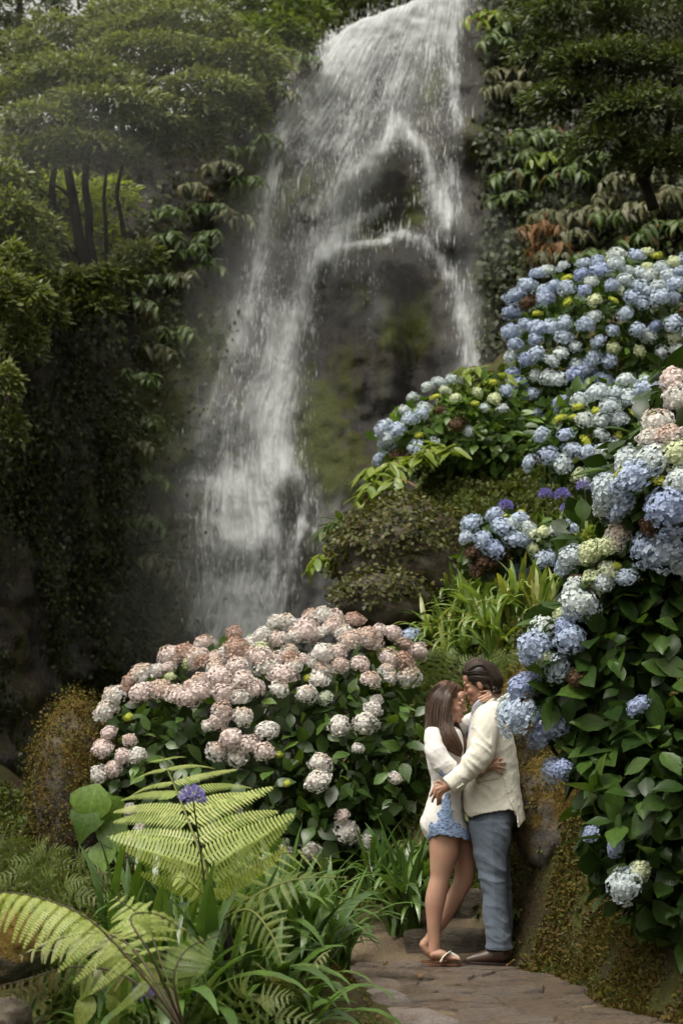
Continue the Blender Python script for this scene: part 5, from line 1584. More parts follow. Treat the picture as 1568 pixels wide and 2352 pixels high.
# the far wood behind everything, one mass of leaf
r = np.random.default_rng(70)
k = 90000
fx, fy = r.uniform(-13, 15, k), 25.5 + 20 * r.random(k)
fz = np.interp(fx, [-13, -4, -2, 0, 3, 15], [4.5, 6, 9, 12.0, 12.5, 12]) + np.clip(fy - 29, -3, 30) * 0.46 + 2.6 * r.random(k) ** 0.6 + 1.0 * fbm(np.stack([fx * .5, fy * .5, 0 * fx], 1), 3, 71)
pf = np.stack([fx, fy, fz], 1)
qpx = proj(pf)
keep = ~((qpx[:, 0] > 140) & (qpx[:, 0] < 185) & (qpx[:, 1] > 25) & (qpx[:, 1] < 50)) & ~((fx > -2.6) & (fx < 4.5) & (fy < 38.5)) & ~((fx > -3.4) & (fy < 31))
pf = pf[keep]
wood = put('woodland', scatter_mesh('woodland', SMALLQ[0], SMALLQ[1], pf, r.normal(0, 1, pf.shape) + [0, 0, -.3], np.array([0, -.4, 1.0]) + r.normal(0, .4, pf.shape), 0.34 * r.uniform(.5, 1.3, len(pf)), T_MID))
tag(wood, 'green woodland on the slope behind the gorge', 'woodland', kind='stuff')

# ------------------------------------------------------------------ creepers, moss and ground cover
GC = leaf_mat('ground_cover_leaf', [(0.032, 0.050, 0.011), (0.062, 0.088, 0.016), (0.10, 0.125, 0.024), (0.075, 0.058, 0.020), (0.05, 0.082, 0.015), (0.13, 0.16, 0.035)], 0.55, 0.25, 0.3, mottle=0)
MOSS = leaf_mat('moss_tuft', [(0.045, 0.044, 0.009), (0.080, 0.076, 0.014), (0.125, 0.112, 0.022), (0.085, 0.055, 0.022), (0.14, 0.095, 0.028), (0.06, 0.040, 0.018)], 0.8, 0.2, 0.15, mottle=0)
CLIFFL_SHADED = leaf_mat('cliff_creeper', [(0.013, 0.020, 0.005), (0.028, 0.040, 0.009), (0.058, 0.074, 0.015)], 0.5, 0.25, 0.35, mottle=0)  # leaf colours lowered to paint in the shade of the gorge

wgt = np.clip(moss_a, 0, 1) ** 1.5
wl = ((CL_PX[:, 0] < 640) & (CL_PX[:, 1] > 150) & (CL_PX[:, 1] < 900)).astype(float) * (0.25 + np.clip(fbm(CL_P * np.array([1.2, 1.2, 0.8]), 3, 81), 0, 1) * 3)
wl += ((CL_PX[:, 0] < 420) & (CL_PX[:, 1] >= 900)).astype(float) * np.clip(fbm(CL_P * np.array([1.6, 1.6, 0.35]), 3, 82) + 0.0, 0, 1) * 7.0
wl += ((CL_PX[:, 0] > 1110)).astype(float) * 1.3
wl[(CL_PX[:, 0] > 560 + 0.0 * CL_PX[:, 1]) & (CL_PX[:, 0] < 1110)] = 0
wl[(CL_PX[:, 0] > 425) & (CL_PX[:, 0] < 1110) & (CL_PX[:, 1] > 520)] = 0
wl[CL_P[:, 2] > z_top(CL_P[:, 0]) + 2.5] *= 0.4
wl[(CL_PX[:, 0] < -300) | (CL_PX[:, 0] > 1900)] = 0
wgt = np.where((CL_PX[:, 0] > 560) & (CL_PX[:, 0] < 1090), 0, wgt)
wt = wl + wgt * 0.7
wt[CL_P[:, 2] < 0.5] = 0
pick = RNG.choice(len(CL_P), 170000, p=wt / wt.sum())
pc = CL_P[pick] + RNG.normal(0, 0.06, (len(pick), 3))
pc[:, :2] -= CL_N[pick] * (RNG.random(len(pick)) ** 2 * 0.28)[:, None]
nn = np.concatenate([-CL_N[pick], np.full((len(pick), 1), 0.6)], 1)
cl = put('cliff_creeper', scatter_mesh('cliff_creeper', SMALLQ[0], SMALLQ[1], pc, RNG.normal(0, .5, pc.shape) + [0, -.2, -.7], nn + RNG.normal(0, .35, nn.shape), RNG.uniform(.03, .10, len(pc)) * np.where((CL_PX[pick, 1] < 800), 1.5, 1.0), CLIFFL_SHADED))
tag(cl, 'green creepers and moss covering the cliff, gorge shade in their colour', 'creeper', kind='stuff')

def cover(name, label, cat, n, region, size, mat, seed, tm=SMALLQ, lift=0.0, dens=None, cam=True):
    r = np.random.default_rng(seed)
    x, y = r.uniform(region[0], region[1], n), r.uniform(region[2], region[3], n)
    keep = ~((x > path_left(y) - 0.16) & (x < path_right(y) + 0.0) & (y < 12.6))
    if dens is not None:
        keep &= r.random(n) < dens(x, y)
    x, y = x[keep], y[keep]
    p = np.stack([x, y, gz_np(x, y) + lift * r.random(len(x)) ** 1.5], 1)
    e = 0.05
    gxn, gyn = (H(x + e, y) - H(x - e, y)) / (2 * e), (H(x, y + e) - H(x, y - e)) / (2 * e)
    nrm = unit(np.stack([-gxn, -gyn, np.ones(len(x))], 1))
    o = put(name, scatter_mesh(name, tm[0], tm[1], p, r.normal(0, .7, p.shape) + nrm * 0.6 + [0, -.15, 0], nrm + r.normal(0, .5, p.shape), size * r.uniform(.55, 1.3, len(p)), mat))
    return tag(o, label, cat, kind='stuff')

clump = lambda f, s, t=0.0: (lambda x, y: np.clip(0.5 + 1.8 * (fbm(np.stack([x * f, y * f, 0 * x], 1), 3, s) - t), 0.04, 1))
cover('slope_ground_cover', 'low leafy ground cover on the slope behind the couple', 'ground cover', 150000, (-0.7, 3.6, 12.2, 22.0), 0.062, GC, 91, SMALLQ, 0.06, clump(1.6, 92, -0.25))
cover('bank_moss', 'olive moss and tiny plants on the bank right of the path', 'moss', 190000, (0.9, 2.2, 8.4, 12.8), 0.026, MOSS, 93, SMALLQ, 0.015, clump(4.5, 94))
cover('bank_grass', 'tufts of short grass on the mossy bank', 'grass', 8000, (0.9, 2.4, 8.3, 13.0), 0.05, GC, 95, NARROWQ, 0.01, clump(3.5, 96, 0.1))
cover('left_ground_cover', 'leafy ground cover on the left bank below the cliff', 'ground cover', 130000, (-2.9, -0.7, 9.5, 15.6), 0.042, GC, 97, SMALLQ, 0.07, clump(2.2, 98, -0.15))
cover('verge_moss', 'moss and small leaves along the left edge of the path', 'moss', 60000, (-1.4, 0.65, 7.6, 11.6), 0.022, MOSS, 99, SMALLQ, 0.03, clump(3.0, 100))
cover('verge_leaves', 'small broad leaves covering the ground at the bottom left', 'ground cover', 15000, (-1.7, 0.25, 7.0, 9.3), 0.038, GC, 103, SMALLQ, 0.12, clump(2.5, 104, 0.0))
DAISY = petal_mat('daisy_petals', [(0.62, 0.56, 0.52), (0.66, 0.48, 0.46), (0.70, 0.68, 0.62)], (0.6, 0.5, 0.4))
cover('daisies', 'tiny white and pink daisies scattered on the slope', 'daisies', 2600, (-0.1, 2.2, 12.8, 18.0), 0.020, DAISY, 101, SMALLQ, 0.09, clump(1.4, 102, 0.05))

# ------------------------------------------------------------------ boulders and mossy mounds
def boulder_mesh(name, rx, ry, rz, seed, mat, amp=0.22):
    vv = sv * (1 + amp * fbm(sv * 1.3 + seed * 2.3, 4, seed) - 0.22 * np.abs(fbm(sv * 2.6 + seed, 3, seed + 5)) + 0.10 * fbm(sv * 6 + seed, 3, seed + 3))[:, None] * np.array([rx, ry, rz])
    return mesh_np(name, vv, sf, mat, smooth=True), vv

m_boul, nt, out = new_mat('mossy_boulder')
vec = coords(nt, 'Object')
n1 = noise_n(nt, vec, 3.0, 6, 0.65)
n2 = noise_n(nt, vec, 30.0, 5, 0.7)
rk = mixc(nt, n2, (0.05, 0.045, 0.04), (0.20, 0.18, 0.16))
ms = mixc(nt, n2, (0.045, 0.030, 0.006), (0.19, 0.125, 0.025))
geo = N(nt, 'NewGeometry')
sp_ = N(nt, 'SeparateXYZ')
nt.links.new(geo.outputs['Normal'], sp_.inputs[0])
q_ = math_n(nt, 'ADD', n1, math_n(nt, 'MULTIPLY', sp_.outputs[2], 0.14))
cc_ = mixc(nt, ramp(nt, q_, [(0.44, (0, 0, 0)), (0.56, (1, 1, 1))]).outputs[0], rk, ms)
b = principled(nt, cc_, 0.85, 0.2, math_n(nt, 'ADD', n2, n1), 0.9, 0.03)
nt.links.new(b.outputs[0], out.inputs[0])
m_boul_g, nt, out = new_mat('dark_boulder')
vec = coords(nt, 'Object')
n2 = noise_n(nt, vec, 9.0, 6, 0.7)
b = principled(nt, mixc(nt, n2, (0.035, 0.028, 0.02), (0.15, 0.125, 0.095)), 0.8, 0.3, n2, 0.9, 0.05)
nt.links.new(b.outputs[0], out.inputs[0])

def boulder(label, px, py, Y, rx, ry, rz, seed, mat, cover_n=0, cmat=None, csize=0.03, up=0.0, sub='ivy', amp=0.22):
    c = P(px, py, Y)
    me, vv = boulder_mesh('boulder', rx, ry, rz, seed, mat, amp)
    root = empty('boulder', c, label, 'boulder', None)
    put('rock', me, c, root)
    if cover_n:
        r = np.random.default_rng(seed)
        i = r.integers(0, len(vv), cover_n)
        nr = unit(vv[i] / np.array([rx, ry, rz]) ** 2)
        kp = (nr[:, 2] + 0.5 * fbm(vv[i] * 4, 3, seed) > up)
        i, nr = i[kp], nr[kp]
        p = vv[i] + r.normal(0, 0.03, (len(i), 3)) + nr * (r.random(len(i)) * csize * 1.2)[:, None]
        o = put(sub, scatter_mesh(sub, SMALLQ[0], SMALLQ[1], p, r.normal(0, .6, p.shape) + nr * .4 + [0, 0, -.35], nr + r.normal(0, .4, p.shape) + [0, 0, .3], csize * r.uniform(.6, 1.3, len(p)), cmat), c, root)
        o['kind'] = 'stuff'
    return root

IVY = leaf_mat('ivy_leaf', [(0.036, 0.048, 0.012), (0.070, 0.082, 0.018), (0.11, 0.115, 0.028), (0.075, 0.045, 0.018)], 0.5, 0.2, 0.35, mottle=0)
boulder('big ivy-covered boulder between the slope and the waterfall', 930, 1290, 16.9, 0.62, 0.7, 0.55, 5, m_boul_g, 9000, IVY, 0.055, -0.15)
boulder('rounded ivy-covered rock at the foot of the big ivy boulder', 880, 1385, 16.4, 0.42, 0.45, 0.26, 6, m_boul_g, 4000, IVY, 0.05, 0.0)
boulder('orange-mossed boulder in the bank right of the man', 1268, 1875, 11.75, 0.27, 0.30, 0.38, 7, m_boul, 9000, MOSS, 0.02, 0.15, 'moss')
boulder('brown mossy rock face of the bank behind the man', 1225, 1700, 12.25, 0.30, 0.35, 0.45, 8, m_boul, 12000, MOSS, 0.022, -0.2, 'moss')
boulder('moss-topped mound left of the pink hydrangea', 172, 1812, 13.9, 0.30, 0.38, 0.66, 9, m_boul, 14000, MOSS, 0.026, -0.4, 'moss', 0.15)
boulder('grey lichened rock at the left edge under the fern', 20, 2180, 8.9, 0.22, 0.25, 0.17, 10, m_boul, 900, MOSS, 0.018, 0.3, 'moss')
boulder('grey rock in the bottom left corner', 15, 2345, 7.6, 0.10, 0.14, 0.09, 11, m_boul_g)

# ------------------------------------------------------------------ small plants and dry leaves by the path
for k, (px, py, st, lab) in enumerate(((1230, 2010, 'y', 'small bright plantain on the bank beside the man'), (1255, 1990, 'y', 'small grass-like tuft on the bank beside the orange boulder'), (1180, 2110, 'g', 'small plant at the end of the stone step'))):
    q = on_ground(px, py, 10.6)
    rn = random.Random(500 + k)
    rt = empty('small_plant', q, lab, 'plant', None)
    for j in range(9):
        a = rn.uniform(0, 6.28)
        put('leaf', rn.choice(GING[st]), frame((math.cos(a), math.sin(a), 0.45), (0, 0, 1), q + Vector((0, 0, 0.01)), rn.uniform(.09, .15)), rt)
M_DRY = leaf_mat('dry_leaf', [(0.20, 0.12, 0.06), (0.32, 0.22, 0.12), (0.15, 0.075, 0.035)], 0.7, 0.15, 0.2, mottle=0.3)
DRY = leaf_meshes('fallen_leaf', OVATE, M_DRY, 3, 0.6, -0.35, 0.05)
rn = random.Random(77)
dry = ((1160, 2205), (1185, 2195), (1245, 2195), (1270, 2210), (1440, 2180), (1475, 2195), (1325, 2180), (1400, 2190), (1300, 2210), (1530, 2200), (880, 2205), (960, 2230), (1350, 2230), (1225, 2205), (1290, 2195), (1500, 2175), (1380, 2240), (1215, 2190))
rk = ranks([q[0] for q in dry])
for k, (px, py) in enumerate(dry):
    Y = 1.2 * F / max(60, (py - 1750)) * 0.985
    p = P(px, py, Y)
    p.z = max(0.006, ground_z(p.x, p.y) if p.x > float(path_right(p.y)) else 0.012) + 0.006
    o = put('fallen_leaf', rn.choice(DRY), frame((math.cos(k * 2.4), math.sin(k * 2.4), 0.1), (rn.gauss(0, .3), rn.gauss(0, .3), 1), p, rn.uniform(.035, .07)))
    tag(o, ORD[rk[k]] + ' from the left of the dry leaves fallen along the stone path', 'leaf', 'fallen leaves on the path')
# big heart-shaped leaves left of the fern, and broad yellow-green leaves at the bottom left
HEART = leaf_meshes('leaf', [0.05, 0.38, 0.46, 0.42, 0.30, 0.15, 0.01], M_HYD_LIGHT, 2, 0.15, 0.25, 0.02)
YEL = leaf_mat('broad_leaf_yellow', [(0.20, 0.26, 0.05), (0.28, 0.32, 0.08), (0.16, 0.22, 0.04)], 0.4, 0.35, 0.45, veins=6)
BROAD = leaf_meshes('leaf', [0.03, 0.26, 0.34, 0.33, 0.24, 0.12, 0.01], YEL, 3, 0.2, 0.35, 0.03)
bl = empty('broad_leaf_plant', P(230, 1960, 11.5), 'plant with large round green leaves left of the fern', 'plant')
for k, (px, py, s, dx) in enumerate(((225, 1800, .30, -.3), (250, 1880, .22, .3), (215, 1850, .24, -.5), (235, 1930, .20, .1), (240, 1830, .2, .4))):
    put('leaf', HEART[k % 2], frame((dx, -0.3, -0.8), (-0.3, -0.8, 0.5), P(px, py, 11.4), s), bl)
bl = empty('broad_leaf_plant', P(290, 2380, 8.0), 'plant with broad yellow-green leaves at the bottom left', 'plant')
for k, (px, py, s, dx, dz) in enumerate(((255, 2175, .16, .2, -.6), (285, 2230, .17, -.2, -.7), (262, 2270, .15, .3, -.8), (300, 2290, .16, -.3, -.7), (235, 2230, .15, -.5, -.4), (320, 2215, .14, .6, -.4), (270, 2310, .14, .1, -.8), (215, 2290, .15, -.4, -.5))):
    put('leaf', BROAD[k % 3], frame((dx, -0.4, dz), (0.1, -0.7, 0.7), P(px, py, 8.3), s), bl)
# ------------------------------------------------------------------ the couple
YC = 11.6
KP = 0.3125 * YC / F * 1.0      # metres for one unit of the figure drawing

def C(cx, cy, dy=0.0):
    return P(857.5 + cx * 0.3125, 1470 + cy * 0.3125, YC + dy)

class Blob:
    """closed rounded volumes that are fused into one continuous skin"""
    def __init__(s):
        s.v, s.f, s.n = [], [], 0
    def _add(s, v, f):
        s.v.append(np.asarray(v, float))
        s.f += [tuple(i + s.n for i in q) for q in f]
        s.n += len(v)
    def rings(s, rings):
        k = len(rings[0])
        v = np.vstack(rings)
        n = len(rings)
        f = [(i * k + j, i * k + (j + 1) % k, (i + 1) * k + (j + 1) % k, (i + 1) * k + j) for i in range(n - 1) for j in range(k)]
        f += [tuple(range(k - 1, -1, -1)), tuple(range((n - 1) * k, n * k))]
        s._add(v, f)
    def path(s, pts, ra, rb, seg=30, cap=0.7, ref=(0, 1, 0), fine=3):
        """pts world (n,3); ra radius across in the picture plane, rb radius in depth"""
        n = max(12, fine * len(pts) * 2)
        p = spline(pts, n)
        ra = spline([[a, 0, 0] for a in ra], n)[:, 0]
        rb = spline([[a, 0, 0] for a in rb], n)[:, 0]
        t = unit(np.gradient(p, axis=0))
        ref = np.asarray(ref, float)
        x = unit(np.cross(np.tile(ref, (n, 1)), t))
        z = unit(np.cross(t, x))
        a = np.linspace(0, 2 * np.pi, seg, endpoint=False)
        rings = []
        for q in (0.25, 0.65, 0.9):
            o = cap * ra[0] * math.sqrt(1 - q * q)
            rings.append(p[0] - t[0] * o + q * (np.cos(a)[:, None] * ra[0] * x[0] + np.sin(a)[:, None] * rb[0] * z[0]))
        for i in range(n):
            rings.append(p[i] + np.cos(a)[:, None] * ra[i] * x[i] + np.sin(a)[:, None] * rb[i] * z[i])
        for q in (0.9, 0.65, 0.25):
            o = cap * ra[-1] * math.sqrt(1 - q * q)
            rings.append(p[-1] + t[-1] * o + q * (np.cos(a)[:, None] * ra[-1] * x[-1] + np.sin(a)[:, None] * rb[-1] * z[-1]))
        s.rings(rings)
    def limb(s, pts, depth=1.0, cap=0.7):
        """pts: (cx, cy, dy, radius in drawing units)"""
        s.path([C(a, b_, d) for a, b_, d, r_ in pts], [r_ * KP for *_, r_ in pts], [r_ * KP * depth for *_, r_ in pts], cap=cap)
    def trunk(s, secs, seg=28, ex=2.4):
        """secs: (left, right, cy, dy, half depth in m): stacked horizontal sections"""
        sec = spline([list(q) for q in secs], 5 * len(secs))
        a = np.linspace(0, 2 * np.pi, seg, endpoint=False)
        ca, sa = np.cos(a), np.sin(a)
        ux, uy = np.sign(ca) * np.abs(ca) ** (2 / ex), np.sign(sa) * np.abs(sa) ** (2 / ex)
        rings = []
        for (l, r_, cy, dy, hd) in sec:
            c = np.array(C((l + r_) / 2, cy, dy))
            w = (r_ - l) / 2 * KP
            rings.append(c + np.stack([ux * w, uy * hd, 0 * ux], 1))
        s.rings(rings)
    def ball(s, c, r, M=None):
        v = sv2 * np.asarray(r, float)
        if M is not None:
            v = v @ np.asarray(M, float).T
        s._add(v + np.asarray(c, float), sf2)
    def mesh(s, name, mat, voxel=0.006, smooth=4, shape=None, adapt=0.0):
        m0 = bpy.data.meshes.new('tmp')
        m0.from_pydata([tuple(q) for q in np.vstack(s.v)], [], s.f)
        o = bpy.data.objects.new('tmp', m0)
        COL.objects.link(o)
        md = o.modifiers.new('r', 'REMESH')
        md.mode = 'VOXEL'
        md.voxel_size = voxel
        if smooth:
            ms = o.modifiers.new('s', 'SMOOTH')
            ms.factor = 0.5
            ms.iterations = smooth
        dg = bpy.context.evaluated_depsgraph_get()
        me = bpy.data.meshes.new_from_object(o.evaluated_get(dg))
        bpy.data.objects.remove(o)
        bpy.data.meshes.remove(m0)
        me.name = name
        n = len(me.vertices)
        co = np.empty(n * 3, dtype=np.float32)
        me.vertices.foreach_get('co', co)
        co = co.reshape(-1, 3).astype(float)
        if shape is not None:
            no = np.empty(n * 3, dtype=np.float32)
            me.vertices.foreach_get('normal', no)
            co = shape(co, no.reshape(-1, 3).astype(float))
            me.vertices.foreach_set('co', co.astype(np.float32).ravel())
        me.polygons.foreach_set('use_smooth', [True] * len(me.polygons))
        me.materials.clear()
        me.materials.append(mat)
        me.update()
        return me

bm = bmesh.new()
bmesh.ops.create_icosphere(bm, subdivisions=3, radius=1.0)
sv2 = np.array([v.co[:] for v in bm.verts])
sf2 = [tuple(v.index for v in f.verts) for f in bm.faces]
bm.free()

def drawing(co):
    """world points -> drawing units (cx, cy)"""
    q = proj(co)
    return (q[:, 0] - 857.5) / 0.3125, (q[:, 1] - 1470) / 0.3125

def cut_mesh(me, keep_vert, solid=0.0, name=None):
    bm = bmesh.new()
    bm.from_mesh(me)
    bm.verts.ensure_lookup_table()
    bmesh.ops.delete(bm, geom=[v for v, k in zip(bm.verts, keep_vert) if not k], context='VERTS')
    out = bpy.data.meshes.new(name or me.name)
    bm.to_mesh(out)
    bm.free()
    for m in me.materials:
        out.materials.append(m)
    out.polygons.foreach_set('use_smooth', [True] * len(out.polygons))
    return out

def skin_mat(name, col, flush):
    m, nt, out = new_mat(name)
    vec = coords(nt, 'Object')
    n1 = noise_n(nt, vec, 14.0, 3)
    n2 = noise_n(nt, vec, 220.0, 3)
    c = mixc(nt, ramp(nt, n1, [(0.4, (0, 0, 0)), (0.65, (1, 1, 1))]).outputs[0], col, flush)
    b = principled(nt, c, 0.48, 0.4, n2, 0.12, 0.002)
    b.inputs['Subsurface Weight'].default_value = 0.25
    b.inputs['Subsurface Radius'].default_value = (0.012, 0.005, 0.003)
    b.inputs['Subsurface Scale'].default_value = 0.6
    nt.links.new(b.outputs[0], out.inputs[0])
    return m

def cloth_mat(name, col, weave=260.0, rough=0.85, var=0.10, bump=0.25):
    m, nt, out = new_mat(name)
    vec = coords(nt, 'Object')
    n1 = noise_n(nt, vec, 6.0, 4)
    n2 = noise_n(nt, coords(nt, 'Object', (1, 1, 0.25)), weave, 2)
    n3 = noise_n(nt, coords(nt, 'Object', (0.3, 0.3, 1)), weave, 2)
    w = math_n(nt, 'ADD', n2, n3)
    n4 = noise_n(nt, coords(nt, 'Object', (1, 1, 0.6)), 26.0, 5, 0.6)
    cr = math_n(nt, 'ABSOLUTE', math_n(nt, 'SUBTRACT', n4, 0.5))
    w = math_n(nt, 'ADD', math_n(nt, 'MULTIPLY', w, 0.25), math_n(nt, 'MULTIPLY', cr, 4.0))
    c = mixc(nt, math_n(nt, 'ADD', math_n(nt, 'MULTIPLY', n1, 0.6), math_n(nt, 'MULTIPLY', w, 0.25)), tuple(x * (1 - var) for x in col), tuple(min(1, x * (1 + var)) for x in col))
    b = principled(nt, c, rough, 0.2, w, bump * 1.8, 0.004, 0.1)
    nt.links.new(b.outputs[0], out.inputs[0])
    return m

def hair_mat(name, c1, c2):
    m, nt, out = new_mat(name)
    rp = ramp(nt, rnd_fac(nt), [(0.0, c1), (1.0, c2)])
    b = principled(nt, rp.outputs[0], 0.38, 0.5)
    nt.links.new(b.outputs[0], out.inputs[0])
    return m

SK_W = skin_mat('tanned_skin', (0.41, 0.245, 0.170), (0.47, 0.255, 0.180))
SK_M = skin_mat('tanned_skin_darker', (0.34, 0.190, 0.125), (0.38, 0.190, 0.128))
HR_W = hair_mat('brown_hair', (0.030, 0.014, 0.008), (0.095, 0.045, 0.022))
HR_M = hair_mat('dark_brown_hair', (0.010, 0.006, 0.004), (0.060, 0.034, 0.020))
LINEN = cloth_mat('cream_linen', (0.68, 0.65, 0.565))
COTTON = cloth_mat('white_cotton', (0.72, 0.695, 0.675), 300)
SLATE = cloth_mat('slate_blue_twill', (0.130, 0.160, 0.205), 420)
SHIRT = cloth_mat('pale_lilac_shirt', (0.60, 0.61, 0.72), 400)
LEATHER = plain_mat('brown_boot_leather', (0.055, 0.032, 0.021), 0.42, 0.45, 30, 0.4, 0.2, 0.003)
SOLE = plain_mat('dark_sole', (0.022, 0.014, 0.010), 0.6, 0.3)
TANSOLE = plain_mat('brown_sandal_sole', (0.14, 0.065, 0.035), 0.55, 0.4)
STRAPW = plain_mat('white_sandal_strap', (0.62, 0.60, 0.52), 0.5, 0.4)
LIPS = plain_mat('lips', (0.36, 0.12, 0.10), 0.4, 0.5)
NAIL = plain_mat('nails', (0.62, 0.42, 0.38), 0.3, 0.5)
METAL = plain_mat('ring_metal', (0.8, 0.78, 0.72), 0.2, 0.8)
m_lace, nt, out = new_mat('blue_lace')
vor = N(nt, 'TexVoronoi', feature='DISTANCE_TO_EDGE')
vor.inputs['Scale'].default_value = 46.0
nt.links.new(coords(nt, 'Object'), vor.inputs['Vector'])
lr = ramp(nt, vor.outputs['Distance'], [(0.02, (0.36, 0.46, 0.66)), (0.14, (0.22, 0.31, 0.53))])
b = principled(nt, lr.outputs[0], 0.8, 0.2, math_n(nt, 'MULTIPLY', vor.outputs['Distance'], 3.0), 0.8, 0.004)
nt.links.new(b.outputs[0], out.inputs[0])

def head_frame(yaw, pitch, roll, face):
    """columns: forward, left, up of a head looking along +X (face 1) or -X (face -1); yaw away from the camera, pitch down"""
    f = Vector((face * math.cos(yaw), math.sin(yaw), 0))
    l = Vector((0, 0, 1)).cross(f)
    u = Vector((0, 0, 1))
    Rm = Matrix.Rotation(pitch, 3, l)
    f, u = Rm @ f, Rm @ u
    R2 = Matrix.Rotation(roll, 3, f)
    return f, R2 @ l, R2 @ u

def add_head(bl, c, fr, s=1.0, female=False):
    f, l, u = (np.array(q) for q in fr)
    M = np.stack([f, l, u], 1)
    pt = lambda a, b_, d: np.array(c) + s * (a * f + b_ * l + d * u)
    B = lambda a, b_, d, r: bl.ball(pt(a, b_, d), np.array(r) * s, M)
    def chain(pts, rad):
        bl.path([pt(*q) for q in pts], [r * s for r in rad], [r * s for r in rad], 12, 0.8, ref=np.array(f) * 0.31 + np.array(u) * 0.2 + np.array(l) * 0.1)
    k = 0.93 if female else 1.0
    B(-0.018, 0, 0.030, (0.098, 0.076, 0.092))
    B(0.030, 0, -0.020, (0.062, 0.061, 0.082))
    B(0.040, 0, -0.075, (0.046 * k, 0.046 * k, 0.042))
    B(0.010, 0.030, -0.070, (0.045, 0.028 * k, 0.036))
    B(0.010, -0.030, -0.070, (0.045, 0.028 * k, 0.036))
    B(0.078, 0, -0.100, (0.021, 0.022, 0.018))
    B(0.064, 0, 0.050, (0.032, 0.052, 0.040))
    for sd in (-1, 1):
        B(0.058, 0.038 * sd, -0.030, (0.027, 0.022, 0.022))
        B(0.072, 0.031 * sd, 0.006, (0.017, 0.018, 0.0125))
        B(0.098, 0.011 * sd, -0.036, (0.012, 0.0085, 0.008))
        B(-0.008, 0.077 * sd, -0.012, (0.018, 0.010, 0.030))
    chain([(0.087, -0.042, 0.026), (0.094, 0, 0.024), (0.087, 0.042, 0.026)], (0.009, 0.009, 0.009))
    chain([(0.089, 0, 0.022), (0.102, 0, -0.010), (0.113, 0, -0.031)], (0.0085, 0.0085, 0.0105))
    chain([(0.082, -0.020, -0.063), (0.096, 0, -0.060), (0.082, 0.020, -0.063)], (0.005, 0.0075, 0.005))
    chain([(0.080, -0.017, -0.070), (0.094, 0, -0.074), (0.080, 0.017, -0.070)], (0.005, 0.0075, 0.005))
    return pt

def hand(bl, wrist, knuckle, tips, thumb, thick=0.011, wr=0.026, bend=0.35, nrm=(0, -1, 0), fr=0.0082):
    """palm from wrist to knuckle line, four fingers to given tips, a thumb from the side of the palm"""
    wrist = Vector(wrist)
    ks = [Vector(k) for k in knuckle]
    mid = sum(ks, Vector()) / 4
    nrm = Vector(nrm).normalized()
    for k in ks:
        bl.path([wrist.lerp(mid, 0.12) + (k - mid) * 0.45, wrist.lerp(k, 0.6), k], [0.014, 0.0125, 0.0105], [0.013, 0.012, 0.0105], 10, ref=(0.3, 0.8, 0.2))
    for k, t in zip(ks, tips):
        t = Vector(t)
        a = k.lerp(t, 0.45) + nrm * (bend * 0.02)
        b_ = k.lerp(t, 0.75) + nrm * (bend * 0.012)
        bl.path([k, a, b_, t], [fr + 0.0012, fr, fr - 0.0008, fr - 0.0018], [fr + 0.0012, fr, fr - 0.0008, fr - 0.0018], 10, ref=(0.31, 0.7, 0.2))
    t0 = wrist.lerp(ks[0], 0.25)
    th = [Vector(q) for q in thumb]
    bl.path([t0] + th, [0.014] + [0.0105, 0.009][:len(th)], [0.014] + [0.0105, 0.009][:len(th)], 10, ref=(0.31, 0.7, 0.2))

def strands(guides, n, mat, name, seed, thin=0.0016, spread=1.0, seg=16, outside=0.75):
    """locks of hair: thin three-sided strands laid round guide curves; guides: (points (cx,cy,dy), radii in drawing units, weight)"""
    r = np.random.default_rng(seed)
    V, Fq, A = [], [], []
    off = 0
    wts = np.array([g[2] for g in guides], float)
    for gi in r.choice(len(guides), n, p=wts / wts.sum()):
        pts, rad, _ = guides[gi]
        p = spline([C(*q) if not isinstance(q, Vector) else q for q in pts], seg)
        rd = spline([[a, 0, 0] for a in rad], seg)[:, 0] * KP
        t = unit(np.gradient(p, axis=0))
        x = unit(np.cross(t, np.array([0.05, 1.0, 0.1])))
        z = np.cross(x, t)
        a0 = r.uniform(0, 2 * np.pi)
        rr_ = np.sqrt(r.uniform(outside ** 2, 1.08 ** 2))
        ang = a0 + r.normal(0, 0.25) * np.linspace(0, 1, seg)
        wav = 0.12 * np.sin(np.linspace(0, r.uniform(4, 9), seg) + r.uniform(0, 6)) * np.linspace(0.1, 1, seg)
        cpos = p + spread * ((np.cos(ang) * (rr_ + wav) * rd)[:, None] * x + (np.sin(ang) * (rr_ + wav) * rd)[:, None] * z)
        w = thin * r.uniform(0.7, 1.6) * np.concatenate([np.linspace(1, 1, seg - 4), np.linspace(1, 0.15, 4)])
        tri = []
        for q in range(3):
            b_ = q * 2.0944
            tri.append(cpos + (w * math.cos(b_))[:, None] * x + (w * math.sin(b_))[:, None] * z)
        v = np.stack(tri, 1).reshape(-1, 3)
        i = np.arange(seg - 1)[:, None] * 3
        f = np.concatenate([np.stack([i[:, 0] + q, i[:, 0] + (q + 1) % 3, i[:, 0] + 3 + (q + 1) % 3, i[:, 0] + 3 + q], 1) for q in range(3)]) + off
        V.append(v); Fq.append(f); A.append(np.full(len(v), r.random()))
        off += len(v)
    return mesh_np(name, np.vstack(V), np.vstack(Fq), mat, {'rnd': np.concatenate(A)}, smooth=True)

